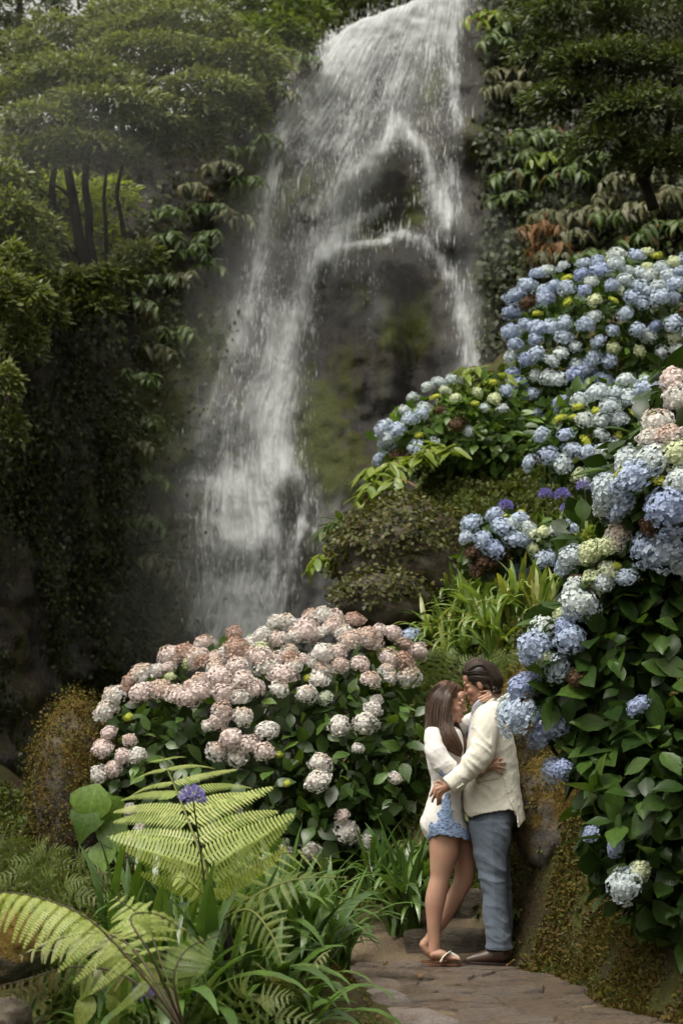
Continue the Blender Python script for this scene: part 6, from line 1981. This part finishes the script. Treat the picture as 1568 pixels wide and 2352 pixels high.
def folds(co, no, along, fa, fc, amp, seed, weight=None):
    """cloth folds: ridges running across the given direction"""
    al = unit(np.asarray(along, float)[None])[0]
    t = co @ al
    q = co - t[:, None] * al
    p = np.concatenate([q * fc, np.zeros((len(co), 0))], 1) + np.outer(t * fa, al)
    n = fbm(p + seed * 3.3, 2, seed, 0.45)
    n = 1 - 2 * np.abs(n) ** 0.8
    w = 1.0 if weight is None else weight
    return co + no * (amp * (n - 0.3) * w)[:, None]

# ---------------- the man
man = empty('person', C(860, 2384, 0.0), 'man in cream jacket and slate blue trousers kissing the woman on her forehead', 'person')
mh = C(786, 322, -0.015)
mf = head_frame(R(15), R(16), R(0), -1)
bl = Blob()
hp = add_head(bl, mh, mf, 1.0)
bl.limb([(790, 400, .03, 66), (815, 470, .02, 72), (850, 540, .0, 90)], 0.9)
bl.trunk([(790, 930, 500, 0, .12), (760, 950, 600, 0, .17), (730, 990, 800, 0, .15), (720, 1000, 1000, 0, .14), (730, 1020, 1200, 0, .15), (740, 1010, 1300, 0, .15)])
bl.limb([(850, 560, -.16, 55), (820, 720, -.22, 48), (780, 860, -.245, 46), (690, 955, -.255, 40), (600, 1035, -.26, 34), (545, 1075, -.265, 32)])
bl.limb([(790, 560, .17, 52), (700, 760, .24, 46), (600, 900, .22, 42), (520, 960, .16, 36)])
for dy, dx in ((-.09, 0), (.09, 22)):
    bl.limb([(880 + dx, 1280, dy, 105), (865 + dx, 1500, dy, 95), (880 + dx, 1780, dy, 68), (895 + dx, 1950, dy, 66), (915 + dx, 2220, dy, 46), (915 + dx, 2320, dy, 45)], 0.9)
    bl.limb([(930 + dx, 2330, dy, 42), (840 + dx, 2345, dy, 32), (740 + dx, 2355, dy - .01, 24)], 1.1)
wr = C(540, 1075, -.265)
kn = [C(456, 1072, -.275), C(462, 1098, -.29), C(474, 1122, -.29), C(492, 1142, -.28)]
hand(bl, wr, kn, [C(416, 1150, -.255), C(430, 1190, -.265), C(470, 1212, -.262), C(490, 1206, -.258)], [C(478, 1040, -.27), C(447, 1058, -.262)], wr=.03, fr=.0095)
body = put('body', bl.mesh('body', SK_M, 0.0042, 3), None, man)
# hair: swept back from the forehead, curling at the nape
bl = Blob()
Mh = np.stack([np.array(q) for q in mf], 1)
for a, b_, d, r_ in ((-0.020, 0, 0.062, (0.100, 0.081, 0.078)), (-0.055, 0, 0.015, (0.072, 0.080, 0.095)), (0.050, 0, 0.092, (0.042, 0.060, 0.030)), (-0.066, 0.0, -0.045, (0.040, 0.062, 0.042)), (-0.035, 0.06, 0.01, (0.05, 0.028, 0.045)), (-0.035, -0.06, 0.01, (0.05, 0.028, 0.045)), (0.022, 0.068, 0.030, (0.022, 0.012, 0.036)), (0.022, -0.068, 0.030, (0.022, 0.012, 0.036)), (0.012, 0.070, -0.004, (0.010, 0.010, 0.02)), (0.012, -0.070, -0.004, (0.010, 0.010, 0.02))):
    bl.ball(hp(a, b_, d), r_, Mh)
rn = random.Random(9)
for k in range(34):
    th = rn.uniform(-1.35, 1.35)
    d = rn.uniform(-0.085, 0.03)
    bl.ball(hp(-0.050 - 0.052 * math.cos(th) * (0.9 + 0.1 * rn.random()), 0.074 * math.sin(th), d), (rn.uniform(.009, .017),) * 3)
hair = put('hair', bl.mesh('hair', HR_M, 0.004, 2, lambda co, no: folds(co, no, np.array(mf[1]) + 0.2 * np.array(mf[2]), 150, 25, 0.0015, 3)), None, man)
gd = []
for k in range(60):
    b_ = rn.uniform(-0.072, 0.072)
    w = math.sqrt(max(0.05, 1 - (b_ / 0.085) ** 2))
    pts = [hp(0.082 * w, b_ * .9, 0.088), hp(0.045 * w, b_, 0.03 + 0.112 * w), hp(-0.03, b_ * 1.05, 0.045 + 0.105 * w), hp(-0.105 * w - .01, b_ * 1.08, 0.055 + .02 * rn.random()), hp(-0.125 * w - .005, b_ * 1.05, -0.01), hp(-0.105 * w, b_, -0.055 + rn.uniform(-.02, .01))]
    gd.append(([Vector(q) for q in pts], (4, 5, 6, 6, 7, 6), 1))
for k in range(24):
    sd = -1 if k % 2 else 1
    z0 = rn.uniform(0.03, 0.09)
    gd.append(([Vector(hp(0.055, 0.066 * sd, z0)), Vector(hp(0.0, 0.084 * sd, z0 - .01)), Vector(hp(-.06, 0.078 * sd, z0 - .035)), Vector(hp(-.10, 0.05 * sd, z0 - .06))], (3, 5, 7, 6), .8))
put('strands', strands(gd, 1700, HR_M, 'strands', 4, 0.0016, 1.25, 14, 0.2), None, hair)['kind'] = 'stuff'
for sd in (-1, 1):
    e = Blob()
    e.path([hp(0.094, 0.014 * sd, 0.026), hp(0.095, 0.028 * sd, 0.033), hp(0.082, 0.046 * sd, 0.026)], [.004, .0048, .0025], [.004, .004, .003], 8, ref=(0.2, .9, .3))
    put('eyebrow', e.mesh('eyebrow', HR_M, 0.0022, 1), None, man)
    e = Blob()
    e.path([hp(0.090, 0.018 * sd, 0.000), hp(0.0905, 0.031 * sd, -0.003), hp(0.080, 0.044 * sd, 0.000)], [.0016, .0018, .0014], [.0018, .002, .0015], 6, ref=(0.2, .9, .3))
    put('eyelash', e.mesh('eyelash', HR_M, 0.0012, 0), None, man)

# jacket
def jacket_shape(co, no):
    cx, cy = drawing(co)
    arm = (co[:, 1] < YC - 0.17) & (cy > 620)
    fore = arm & (cx < 860)
    w1 = np.where(fore, 1.0, 0) * sstep(560, 640, cx) 
    co = folds(co, no, (-0.62, 0, -0.78), 17, 4.0, 0.011, 5, w1 * np.exp(-((cy - 850) / 170) ** 2) + 0.35 * w1)
    co = folds(co, no, (0.3, 0, -0.95), 9, 4, 0.004, 6)
    co = folds(co, no, (0.7, 0, -0.7), 22, 7, 0.002, 7)
    co = folds(co, no, (0.95, 0, 0.3), 12, 2.5, 0.0035, 8, np.where(arm, 0, 1.0))
    return co
bl = Blob()
bl.trunk([(838, 915, 446, .0, .07), (800, 938, 462, 0, .125), (762, 955, 500, 0, .175), (735, 970, 550, 0, .205), (712, 990, 620, 0, .215), (690, 1020, 720, 0, .212), (668, 1046, 850, 0, .205), (656, 1062, 980, 0, .195), (646, 1080, 1120, 0, .195), (644, 1098, 1230, 0, .20), (650, 1112, 1330, 0, .205), (660, 1120, 1440, 0, .205)], ex=2.6)
bl.limb([(858, 515, -.165, 76), (836, 600, -.205, 88), (815, 730, -.235, 88), (778, 858, -.255, 90), (694, 948, -.262, 80), (615, 1026, -.266, 76), (556, 1074, -.266, 75)], 0.80, 0.05)
bl.limb([(800, 540, .17, 78), (700, 760, .25, 78), (610, 890, .24, 72), (540, 950, .19, 66)], 0.8, 0.1)
jm = bl.mesh('jacket', LINEN, 0.0055, 3, jacket_shape)
co = np.empty(len(jm.vertices) * 3, dtype=np.float32)
jm.vertices.foreach_get('co', co)
co = co.reshape(-1, 3).astype(float)
cx, cy = drawing(co)
hem = np.interp(cx, [640, 650, 665, 690, 712, 800, 900, 1000, 1030, 1050, 1062, 1075, 1112], [1165, 1215, 1262, 1295, 1305, 1280, 1262, 1250, 1262, 1300, 1385, 1372, 1325])
hem = np.where(co[:, 1] > YC, np.minimum(hem, 1285), hem)
keep = (cy < hem)
jm2 = cut_mesh(jm, keep, name='jacket')
jk = put('jacket', jm2, None, man)
sm = jk.modifiers.new('thickness', 'SOLIDIFY')
sm.thickness = 0.005
sm.offset = -1
# lapel, collar, pocket flap, sleeve buttons
def patch(me, test, off, name, mat):
    """a second layer of cloth lying on part of a garment"""
    n = len(me.vertices)
    co = np.empty(n * 3, dtype=np.float32); me.vertices.foreach_get('co', co); co = co.reshape(-1, 3).astype(float)
    no = np.empty(n * 3, dtype=np.float32); me.vertices.foreach_get('normal', no); no = no.reshape(-1, 3).astype(float)
    cx, cy = drawing(co)
    k = test(cx, cy, co, no)
    m = cut_mesh(me, k, name=name)
    c2 = co[k] + no[k] * off
    if len(m.vertices) == len(c2):
        m.vertices.foreach_set('co', c2.astype(np.float32).ravel())
    m.materials.clear()
    m.materials.append(mat)
    m.update()
    return m
def quad_test(poly, near=True):
    P_ = np.array(poly, float)
    def t(cx, cy, co, no):
        ins = np.zeros(len(cx), bool)
        j = len(P_) - 1
        for i in range(len(P_)):
            xi, yi, xj, yj = *P_[i], *P_[j]
            c = ((yi > cy) != (yj > cy)) & (cx < (xj - xi) * (cy - yi) / (yj - yi + 1e-9) + xi)
            ins ^= c
            j = i
        return ins & ((no[:, 1] < 0.25) if near else True)
    return t
def torso_only(poly):
    q = quad_test(poly)
    return lambda cx, cy, co, no: q(cx, cy, co, no) & (co[:, 1] > YC - 0.235)
pf_ = put('pocket_flap', patch(jm2, torso_only([(755, 1012), (915, 975), (922, 1000), (922, 1018), (770, 1052), (745, 1046)]), 0.005, 'pocket_flap', LINEN), None, jk)
sm = pf_.modifiers.new('thickness', 'SOLIDIFY'); sm.thickness = 0.006
vt = put('vent_flap', patch(jm2, torso_only([(945, 1000), (975, 1010), (1010, 1120), (1062, 1290), (1075, 1390), (1040, 1400), (1050, 1290), (990, 1180)]), 0.004, 'vent_flap', LINEN), None, jk)
sm = vt.modifiers.new('thickness', 'SOLIDIFY'); sm.thickness = 0.006
for k in range(4):
    b0 = Vector(C(612 + 13 * k, 1088 - 9 * k, -.262)) + Vector((0.0, -0.052, 0.0))
    e = Blob(); e.ball(b0, (0.0065, 0.004, 0.0065))
    put('button', e.mesh('button', LINEN, 0.002, 1), None, jk)
bl = Blob()
bl.path([C(905, 438, .0), C(880, 452, -.085), C(820, 500, -.115), C(765, 575, -.12), (C(725, 650, -.12))], [.018, .024, .022, .018, .010], [.010, .011, .010, .009, .006], 14, ref=(-.3, .9, .3))
bl.path([C(905, 438, .0), C(870, 445, .09), C(800, 500, .115)], [.018, .022, .018], [.010, .010, .009], 14, ref=(-.3, .9, .3))
put('collar', bl.mesh('collar', LINEN, 0.0045, 2), None, jk)
# shirt: collar standing at the neck and the front between the lapels
bl = Blob()
bl.path([C(868, 432, -.005), C(838, 440, -.072), C(786, 462, -.082), C(748, 500, -.055), C(728, 545, -.03)], [.024, .026, .026, .022, .014], [.008, .009, .009, .009, .007], 14, ref=(-.2, .9, .3))
bl.path([C(868, 432, -.005), C(830, 440, .08), C(770, 475, .08), C(740, 520, .02)], [.022, .024, .024, .02], [.008, .009, .009, .009], 14, ref=(-.2, .9, .3))
bl.trunk([(742, 850, 500, 0, .085), (722, 860, 560, 0, .11), (700, 880, 650, 0, .14), (682, 900, 800, 0, .15), (672, 900, 1000, 0, .15)])
put('shirt', bl.mesh('shirt', SHIRT, 0.0055, 2), None, man)
# trousers
def trouser_shape(co, no):
    cx, cy = drawing(co)
    co = folds(co, no, (0.25, 0, 0.95), 13, 5, 0.009, 11, np.exp(-((cy - 1790) / 150) ** 2) + 0.8 * np.exp(-((cy - 2190) / 70) ** 2) + 0.5 * np.exp(-((cy - 1380) / 110) ** 2))
    co = folds(co, no, (0.5, 0, 0.85), 8, 3.5, 0.006, 12)
    co = folds(co, no, (0.95, 0, 0.1), 10, 1.6, 0.007, 14)
    co = folds(co, no, (0.5, 0, 0.85), 24, 8, 0.003, 15)
    return co
bl = Blob()
bl.trunk([(705, 1048, 1180, 0, .165), (700, 1046, 1260, 0, .175), (704, 1035, 1330, 0, .18), (712, 1010, 1400, 0, .175)])
bl.trunk([(704, 1022, 1330, -.085, .10), (716, 998, 1450, -.088, .098), (742, 978, 1600, -.09, .09), (768, 968, 1740, -.092, .083), (796, 972, 1830, -.092, .08), (806, 984, 1950, -.09, .08), (815, 990, 2100, -.09, .078), (826, 1000, 2190, -.09, .078), (820, 1016, 2278, -.09, .082)], ex=2.2)
bl.trunk([(715, 1030, 1330, .085, .10), (740, 1010, 1450, .09, .098), (770, 996, 1600, .09, .09), (795, 1002, 1740, .092, .083), (820, 1010, 1850, .092, .08), (830, 1016, 1980, .09, .08), (835, 1018, 2100, .09, .078), (845, 1014, 2190, .09, .078), (842, 1024, 2262, .09, .082)], ex=2.2)
tm = bl.mesh('trousers', SLATE, 0.0055, 3, trouser_shape)
tr_ob = put('trousers', tm, None, man)
hemm = put('hem', patch(tm, lambda cx, cy, co, no: (cy > 2236) & (cy < 2270), 0.0025, 'hem', SLATE), None, tr_ob)
# boots
for dy, dx in ((-.09, 0), (.09, 24)):
    bt = empty('boot', C(900 + dx, 2384, dy))
    bt.parent = man
    bt.matrix_local = WM[man.name].inverted() @ WM[bt.name]
    bl = Blob()
    bl.limb([(690 + dx, 2352, dy - .012, 24), (740 + dx, 2344, dy - .008, 36), (800 + dx, 2334, dy - .004, 44), (870 + dx, 2318, dy, 54), (940 + dx, 2305, dy, 66), (962 + dx, 2300, dy, 60)], 0.95, 0.8)
    bl.limb([(930 + dx, 2335, dy, 82), (925 + dx, 2290, dy, 84), (925 + dx, 2235, dy, 80)], 0.62, 0.2)
    def flat(co, no, dy=dy):
        z0 = C(800, 2374, dy).z
        co[:, 2] = np.maximum(co[:, 2], z0)
        return co
    put('upper', bl.mesh('upper', LEATHER, 0.0045, 3, flat), None, bt)
    bl = Blob()
    z0 = C(800, 2376, dy).z
    ys = np.array([0.02, 0.034, 0.040, 0.044, 0.040, 0.034, 0.033, 0.036, 0.034, 0.022])
    xs = np.linspace(648 + dx, 1024 + dx, len(ys))
    top, bot, fs = [], [], []
    ring_u = [(C(x, 2376, dy).x, YC + dy - .006 - w, z0) for x, w in zip(xs, ys)] + [(C(x, 2376, dy).x, YC + dy - .006 + w, z0) for x, w in zip(xs[::-1], ys[::-1])]
    ring = np.array(ring_u)
    lift = np.interp(ring[:, 0], [C(648 + dx, 0).x, C(720 + dx, 0).x], [0.010, 0.0])
    a = ring.copy(); a[:, 2] += 0.006 + lift
    c_ = ring.copy(); c_[:, 2] += -0.006 + lift
    bl.rings([c_, a])
    hx0, hx1 = C(955 + dx, 0).x, C(1024 + dx, 0).x
    hb = np.array([(hx0, YC + dy - .036, 0), (hx1, YC + dy - .03, 0), (hx1, YC + dy + .024, 0), (hx0, YC + dy + .03, 0)])
    g = Geo()
    kk = len(a)
    g.add(np.vstack([c_, a]), [(i, (i + 1) % kk, kk + (i + 1) % kk, kk + i) for i in range(kk)] + [tuple(range(kk - 1, -1, -1)), tuple(range(kk, 2 * kk))])
    zlo, zhi = 0.004, z0 - 0.004
    hv = np.vstack([hb + [0, 0, zlo], hb + [0, 0, zhi]])
    put('sole', g.mesh('sole', SOLE, False), None, bt)
    g = Geo().add(hv, [(0, 1, 5, 4), (1, 2, 6, 5), (2, 3, 7, 6), (3, 0, 4, 7), (3, 2, 1, 0), (4, 5, 6, 7)])
    put('heel', g.mesh('heel', SOLE, False), None, bt)

# ---------------- the woman
woman = empty('person', C(470, 2372, 0.0), 'woman with long brown hair in white playsuit with blue lace, eyes closed', 'person')
wh = C(558, 462, .02)
wf2 = head_frame(R(-16), R(10), R(0), 1)
bl = Blob()
wp_ = add_head(bl, wh, wf2, 0.97, True)
bl.limb([(548, 560, 0, 50), (535, 640, 0, 54), (525, 700, 0, 70)], 0.9)
bl.trunk([(440, 620, 650, 0, .13), (410, 640, 720, 0, .15), (425, 640, 850, 0, .13), (455, 630, 1000, 0, .115), (460, 625, 1060, 0, .11), (430, 635, 1200, 0, .14), (400, 650, 1350, 0, .15)])
bl.limb([(445, 690, -.15, 48), (465, 800, -.185, 44), (520, 920, -.20, 40), (570, 952, -.20, 38), (690, 985, -.205, 35), (790, 955, -.215, 31), (848, 925, -.222, 27)], 0.95)
wr = C(850, 922, -.222)
kn = [C(903, 884, -.212), C(916, 905, -.222), C(916, 930, -.222), C(905, 952, -.215)]
hand(bl, wr, kn, [C(950, 872, -.190), C(968, 905, -.195), C(966, 950, -.195), C(946, 990, -.198)], [C(876, 880, -.228), C(905, 862, -.215)], fr=.0078)
bl.limb([(610, 690, .15, 46), (680, 620, .20, 42), (780, 560, .22, 38), (900, 500, .16, 34), (945, 455, .05, 28), (930, 410, -.02, 26)], 0.95)
wr2 = C(928, 402, -.03)
kn2 = [C(868, 372, -.072), C(858, 388, -.083), C(862, 408, -.088), C(868, 428, -.086)]
hand(bl, wr2, kn2, [C(778, 382, -.088), C(766, 430, -.104), C(782, 446, -.108), C(800, 456, -.108)], [C(890, 372, -.04), C(840, 362, -.055)], fr=.0074)
near, far = -.075, .085
bl.limb([(522, 1380, near, 112), (520, 1470, near, 110), (516, 1570, near, 104), (498, 1680, near, 84), (488, 1752, near, 72), (468, 1835, near, 74), (452, 1925, near, 73), (445, 2030, near, 58), (443, 2130, near, 48), (446, 2225, near, 43), (440, 2290, near, 42)], 0.9)
bl.limb([(432, 2310, near, 34), (490, 2310, near, 36), (545, 2330, near, 26), (600, 2343, near - .005, 17)], 1.35)
for k in range(5):
    a0 = C(596, 2340, near - .035 + .017 * k)
    a1 = C(634 - 4 * k, 2350, near - .038 + .018 * k)
    bl.path([a0, a0.lerp(a1, .5), a1], [.009, .009, .0075], [.009, .009, .008], 8, ref=(.3, .2, .9))
bl.limb([(640, 1400, far, 100), (660, 1500, far, 92), (668, 1610, far, 82), (668, 1740, far, 74), (625, 1840, far, 64), (570, 1940, far, 60), (510, 2050, far, 52), (450, 2140, far, 42), (408, 2200, far, 38), (372, 2240, far, 38)], 0.95)
bl.limb([(362, 2235, far, 30), (400, 2290, far, 32), (450, 2330, far, 26), (500, 2350, far, 16)], 1.2)
def ground_clamp(co, no):
    co[:, 2] = np.maximum(co[:, 2], 0.016)
    return co
put('body', bl.mesh('body', SK_W, 0.0042, 4, ground_clamp), None, woman)
for sd in (-1, 1):
    e = Blob()
    e.path([wp_(0.096, 0.015 * sd, 0.027), wp_(0.095, 0.030 * sd, 0.033), wp_(0.080, 0.046 * sd, 0.024)], [.0028, .0032, .0016], [.003, .003, .002], 8, ref=(0.2, .9, .3))
    put('eyebrow', e.mesh('eyebrow', HR_W, 0.0020, 1), None, woman)
    e = Blob()
    e.path([wp_(0.0885, 0.019 * sd, -0.002), wp_(0.0905, 0.031 * sd, -0.006), wp_(0.079, 0.045 * sd, -0.002)], [.0020, .0024, .0018], [.002, .0022, .0018], 6, ref=(0.2, .9, .3))
    put('eyelash', e.mesh('eyelash', HR_M, 0.0014, 0), None, woman)
e = Blob()
e.path([wp_(0.084, -0.020, -0.064), wp_(0.0985, 0, -0.0605), wp_(0.084, 0.020, -0.064)], [.0035, .0062, .0035], [.004, .005, .004], 8, ref=(0.2, .3, .9))
e.path([wp_(0.082, -0.018, -0.069), wp_(0.0965, 0, -0.0745), wp_(0.082, 0.018, -0.069)], [.0035, .0068, .0035], [.004, .005, .004], 8, ref=(0.2, .3, .9))
put('lips', e.mesh('lips', LIPS, 0.0018, 1), None, woman)
g = Geo().tube([C(856, 409, -.104) + Vector((0.010 * math.cos(a) * .35, 0.010 * math.sin(a), 0.0105 * math.cos(a))) for a in np.linspace(0, 2 * math.pi, 17)], 0.0014, 5)
put('ring', g.mesh('ring', METAL), None, woman)

# hair
G1 = [
    ([(575, 325, 0), (490, 380, .0), (452, 480, 0.0), (440, 600, -.02), (418, 690, -.05), (378, 780, -.07)], (30, 62, 74, 66, 46, 8), 2.2),
    ([(600, 335, -.03), (545, 400, -.075), (520, 500, -.098), (515, 620, -.12), (548, 730, -.165), (610, 845, -.175)], (18, 38, 48, 52, 46, 9), 2.4),
    ([(560, 325, -.03), (490, 420, -.075), (465, 540, -.09), (478, 660, -.12), (540, 760, -.175), (640, 856, -.17)], (20, 50, 58, 52, 42, 8), 2.2),
    ([(560, 330, -.02), (470, 420, -.05), (440, 560, -.06), (420, 660, -.09), (392, 720, -.12), (368, 745, -.13)], (20, 48, 56, 42, 26, 6), 1.4),
    ([(610, 340, .03), (560, 420, .08), (560, 560, .09), (610, 680, .06), (650, 760, -.02), (655, 850, -.05)], (18, 40, 50, 45, 36, 10), 1.0),
    ([(560, 560, -.085), (560, 640, -.12), (590, 720, -.155), (625, 800, -.165), (636, 850, -.16)], (18, 30, 36, 30, 8), 1.4),
]
bl = Blob()
Mw = np.stack([np.array(q) for q in wf2], 1)
for a, b_, d, r_ in ((-0.024, 0, 0.050, (0.097, 0.080, 0.084)), (-0.058, 0, 0.0, (0.068, 0.078, 0.095)), (0.030, 0.0, 0.090, (0.040, 0.050, 0.026)), (-0.01, 0.062, 0.0, (0.045, 0.024, 0.07)), (-0.01, -0.062, 0.0, (0.045, 0.024, 0.07))):
    bl.ball(wp_(a, b_, d), r_, Mw)
for pts, rad, _ in G1:
    bl.path([C(*q) for q in pts], [r_ * KP * 0.88 for r_ in rad], [r_ * KP * 0.62 for r_ in rad], 16, 0.5)
hw = put('hair', bl.mesh('hair', HR_W, 0.005, 2, lambda co, no: folds(co, no, (0.96, -0.2, 0.15), 85, 6, 0.004, 21)), None, woman)
GS = [(p, tuple(r_ * 0.86 for r_ in rd), w) for p, rd, w in G1]
put('strands', strands(GS, 2000, HR_W, 'strands', 8, 0.0016, 1.0, 24, 0.72), None, hw)['kind'] = 'stuff'
# playsuit
def suit_shape(co, no):
    cx, cy = drawing(co)
    arm = (co[:, 1] < YC - 0.15) & (cy > 660) & (cy < 1010)
    co = folds(co, no, (0.4, 0, -0.9), 10, 4, 0.010, 31, np.where(arm, 1.0, 0.3))
    co = folds(co, no, (0.3, 0, -0.95), 18, 5, 0.008, 34, np.exp(-((cy - 1060) / 60) ** 2))
    co = folds(co, no, (0.9, 0, 0.35), 9, 2.5, 0.008, 33, 0.7)
    co = folds(co, no, (0.6, 0, 0.7), 24, 8, 0.003, 36)
    return co
bl = Blob()
bl.trunk([(470, 600, 640, 0, .10), (420, 636, 668, 0, .155), (392, 652, 720, 0, .172), (382, 660, 800, 0, .172), (396, 662, 900, 0, .158), (420, 656, 1000, 0, .142), (437, 648, 1056, 0, .136), (420, 650, 1110, 0, .15), (388, 654, 1200, 0, .172), (352, 664, 1300, 0, .185), (350, 684, 1375, 0, .188), (385, 700, 1450, 0, .182), (392, 702, 1490, 0, .18)], ex=2.2)
bl.limb([(440, 675, -.13, 62), (442, 740, -.165, 70), (462, 830, -.19, 74), (505, 905, -.202, 74), (548, 938, -.205, 66), (588, 952, -.205, 54)], 0.9, 0.25)
bl.limb([(610, 680, .14, 60), (680, 618, .19, 58), (770, 570, .215, 54)], 0.9, 0.2)
wm_ = bl.mesh('playsuit', COTTON, 0.0055, 3, suit_shape)
co = np.empty(len(wm_.vertices) * 3, dtype=np.float32)
wm_.vertices.foreach_get('co', co)
co = co.reshape(-1, 3).astype(float)
cx, cy = drawing(co)
hemw = 1445 + 9 * np.abs(np.sin(cx / 17.0)) + 7 * np.sin(cx / 45.0) + np.interp(cx, [350, 400, 470, 640, 700], [-25, 12, -10, 0, 25])
ws = cut_mesh(wm_, cy < hemw, name='playsuit')
suit = put('playsuit', ws, None, woman)
sm = suit.modifiers.new('thickness', 'SOLIDIFY'); sm.thickness = 0.004; sm.offset = -1
lace_poly = [(398, 1560), (398, 1440), (408, 1345), (430, 1332), (458, 1345), (470, 1310), (462, 1262), (492, 1238), (486, 1190), (512, 1160), (530, 1120), (560, 1130), (572, 1180), (562, 1230), (586, 1258), (578, 1300), (600, 1335), (630, 1342), (642, 1382), (690, 1400), (705, 1440), (705, 1560)]
def jag(poly, amp=7, seed=3):
    rn = random.Random(seed)
    o = []
    for i in range(len(poly)):
        a, b_ = poly[i], poly[(i + 1) % len(poly)]
        for k in range(4):
            t = k / 4
            o.append((a[0] + (b_[0] - a[0]) * t + rn.uniform(-amp, amp), a[1] + (b_[1] - a[1]) * t + rn.uniform(-amp, amp)))
    return o
lc = put('lace_trim', patch(ws, quad_test(jag(lace_poly)), 0.004, 'lace_trim', m_lace), None, suit)
sm = lc.modifiers.new('thickness', 'SOLIDIFY'); sm.thickness = 0.004
arm_test = quad_test(jag([(480, 955), (500, 945), (520, 975), (545, 990), (560, 955), (600, 930), (620, 960), (590, 1010), (500, 1020), (485, 990)], 5, 5))
lc2 = put('lace_cuff', patch(ws, lambda cx, cy, co, no: arm_test(cx, cy, co, no) & (co[:, 1] < YC - .15), 0.003, 'lace_cuff', m_lace), None, suit)
belt = Blob()
belt.path([C(436, 1040, 0), C(440, 1062, -.02), C(436, 1085, -.03)], [.012, .012, .010], [.03, .03, .02], 10)
put('belt', belt.mesh('belt', COTTON, .004, 1), None, suit)
# sandals
for dyy, x0, x1, zl, lab in ((near, 388, 640, 0.006, 1), (far, 345, 560, 0.006, 0)):
    sd_ = empty('sandal', C((x0 + x1) / 2, 2380, dyy))
    sd_.parent = woman
    sd_.matrix_local = WM[woman.name].inverted() @ WM[sd_.name]
    ys = np.array([0.018, 0.030, 0.033, 0.030, 0.034, 0.040, 0.040, 0.026])
    xs = np.linspace(x0, x1, len(ys))
    ring = np.array([(C(x, 2370, dyy).x, YC + dyy - w, 0.012) for x, w in zip(xs, ys)] + [(C(x, 2370, dyy).x, YC + dyy + w, 0.012) for x, w in zip(xs[::-1], ys[::-1])])
    kk = len(ring)
    g = Geo().add(np.vstack([ring, ring + [0, 0, 0.009]]), [(i, (i + 1) % kk, kk + (i + 1) % kk, kk + i) for i in range(kk)] + [tuple(range(kk - 1, -1, -1)), tuple(range(kk, 2 * kk))])
    put('sole', g.mesh('sole', TANSOLE, False), None, sd_)
    a, b_ = C(x0 + 4, 2370, 0).x, C(x0 + 62, 2370, 0).x
    hv = np.array([(a, YC + dyy - .026, .003), (b_, YC + dyy - .028, .003), (b_, YC + dyy + .028, .003), (a, YC + dyy + .026, .003)])
    g = Geo().add(np.vstack([hv, hv + [0, 0, .011]]), [(0, 1, 5, 4), (1, 2, 6, 5), (2, 3, 7, 6), (3, 0, 4, 7), (3, 2, 1, 0), (4, 5, 6, 7)])
    put('heel', g.mesh('heel', TANSOLE, False), None, sd_)
    if lab:
        bl = Blob()
        bl.path([C(492, 2362, near - .048), C(515, 2325, near - .046), C(552, 2298, near - .018), C(560, 2298, near + .012), C(530, 2330, near + .045), C(505, 2360, near + .05)], [.013, .014, .014, .014, .014, .013], [.004] * 6, 12, ref=(0.75, .1, -.6))
        bl.path([C(552, 2300, near - .01), C(595, 2318, near - .012), C(628, 2336, near - .016)], [.012, .011, .006], [.004, .004, .004], 10, ref=(0, 1, 0))
        put('strap', bl.mesh('strap', STRAPW, .003, 1), None, sd_)
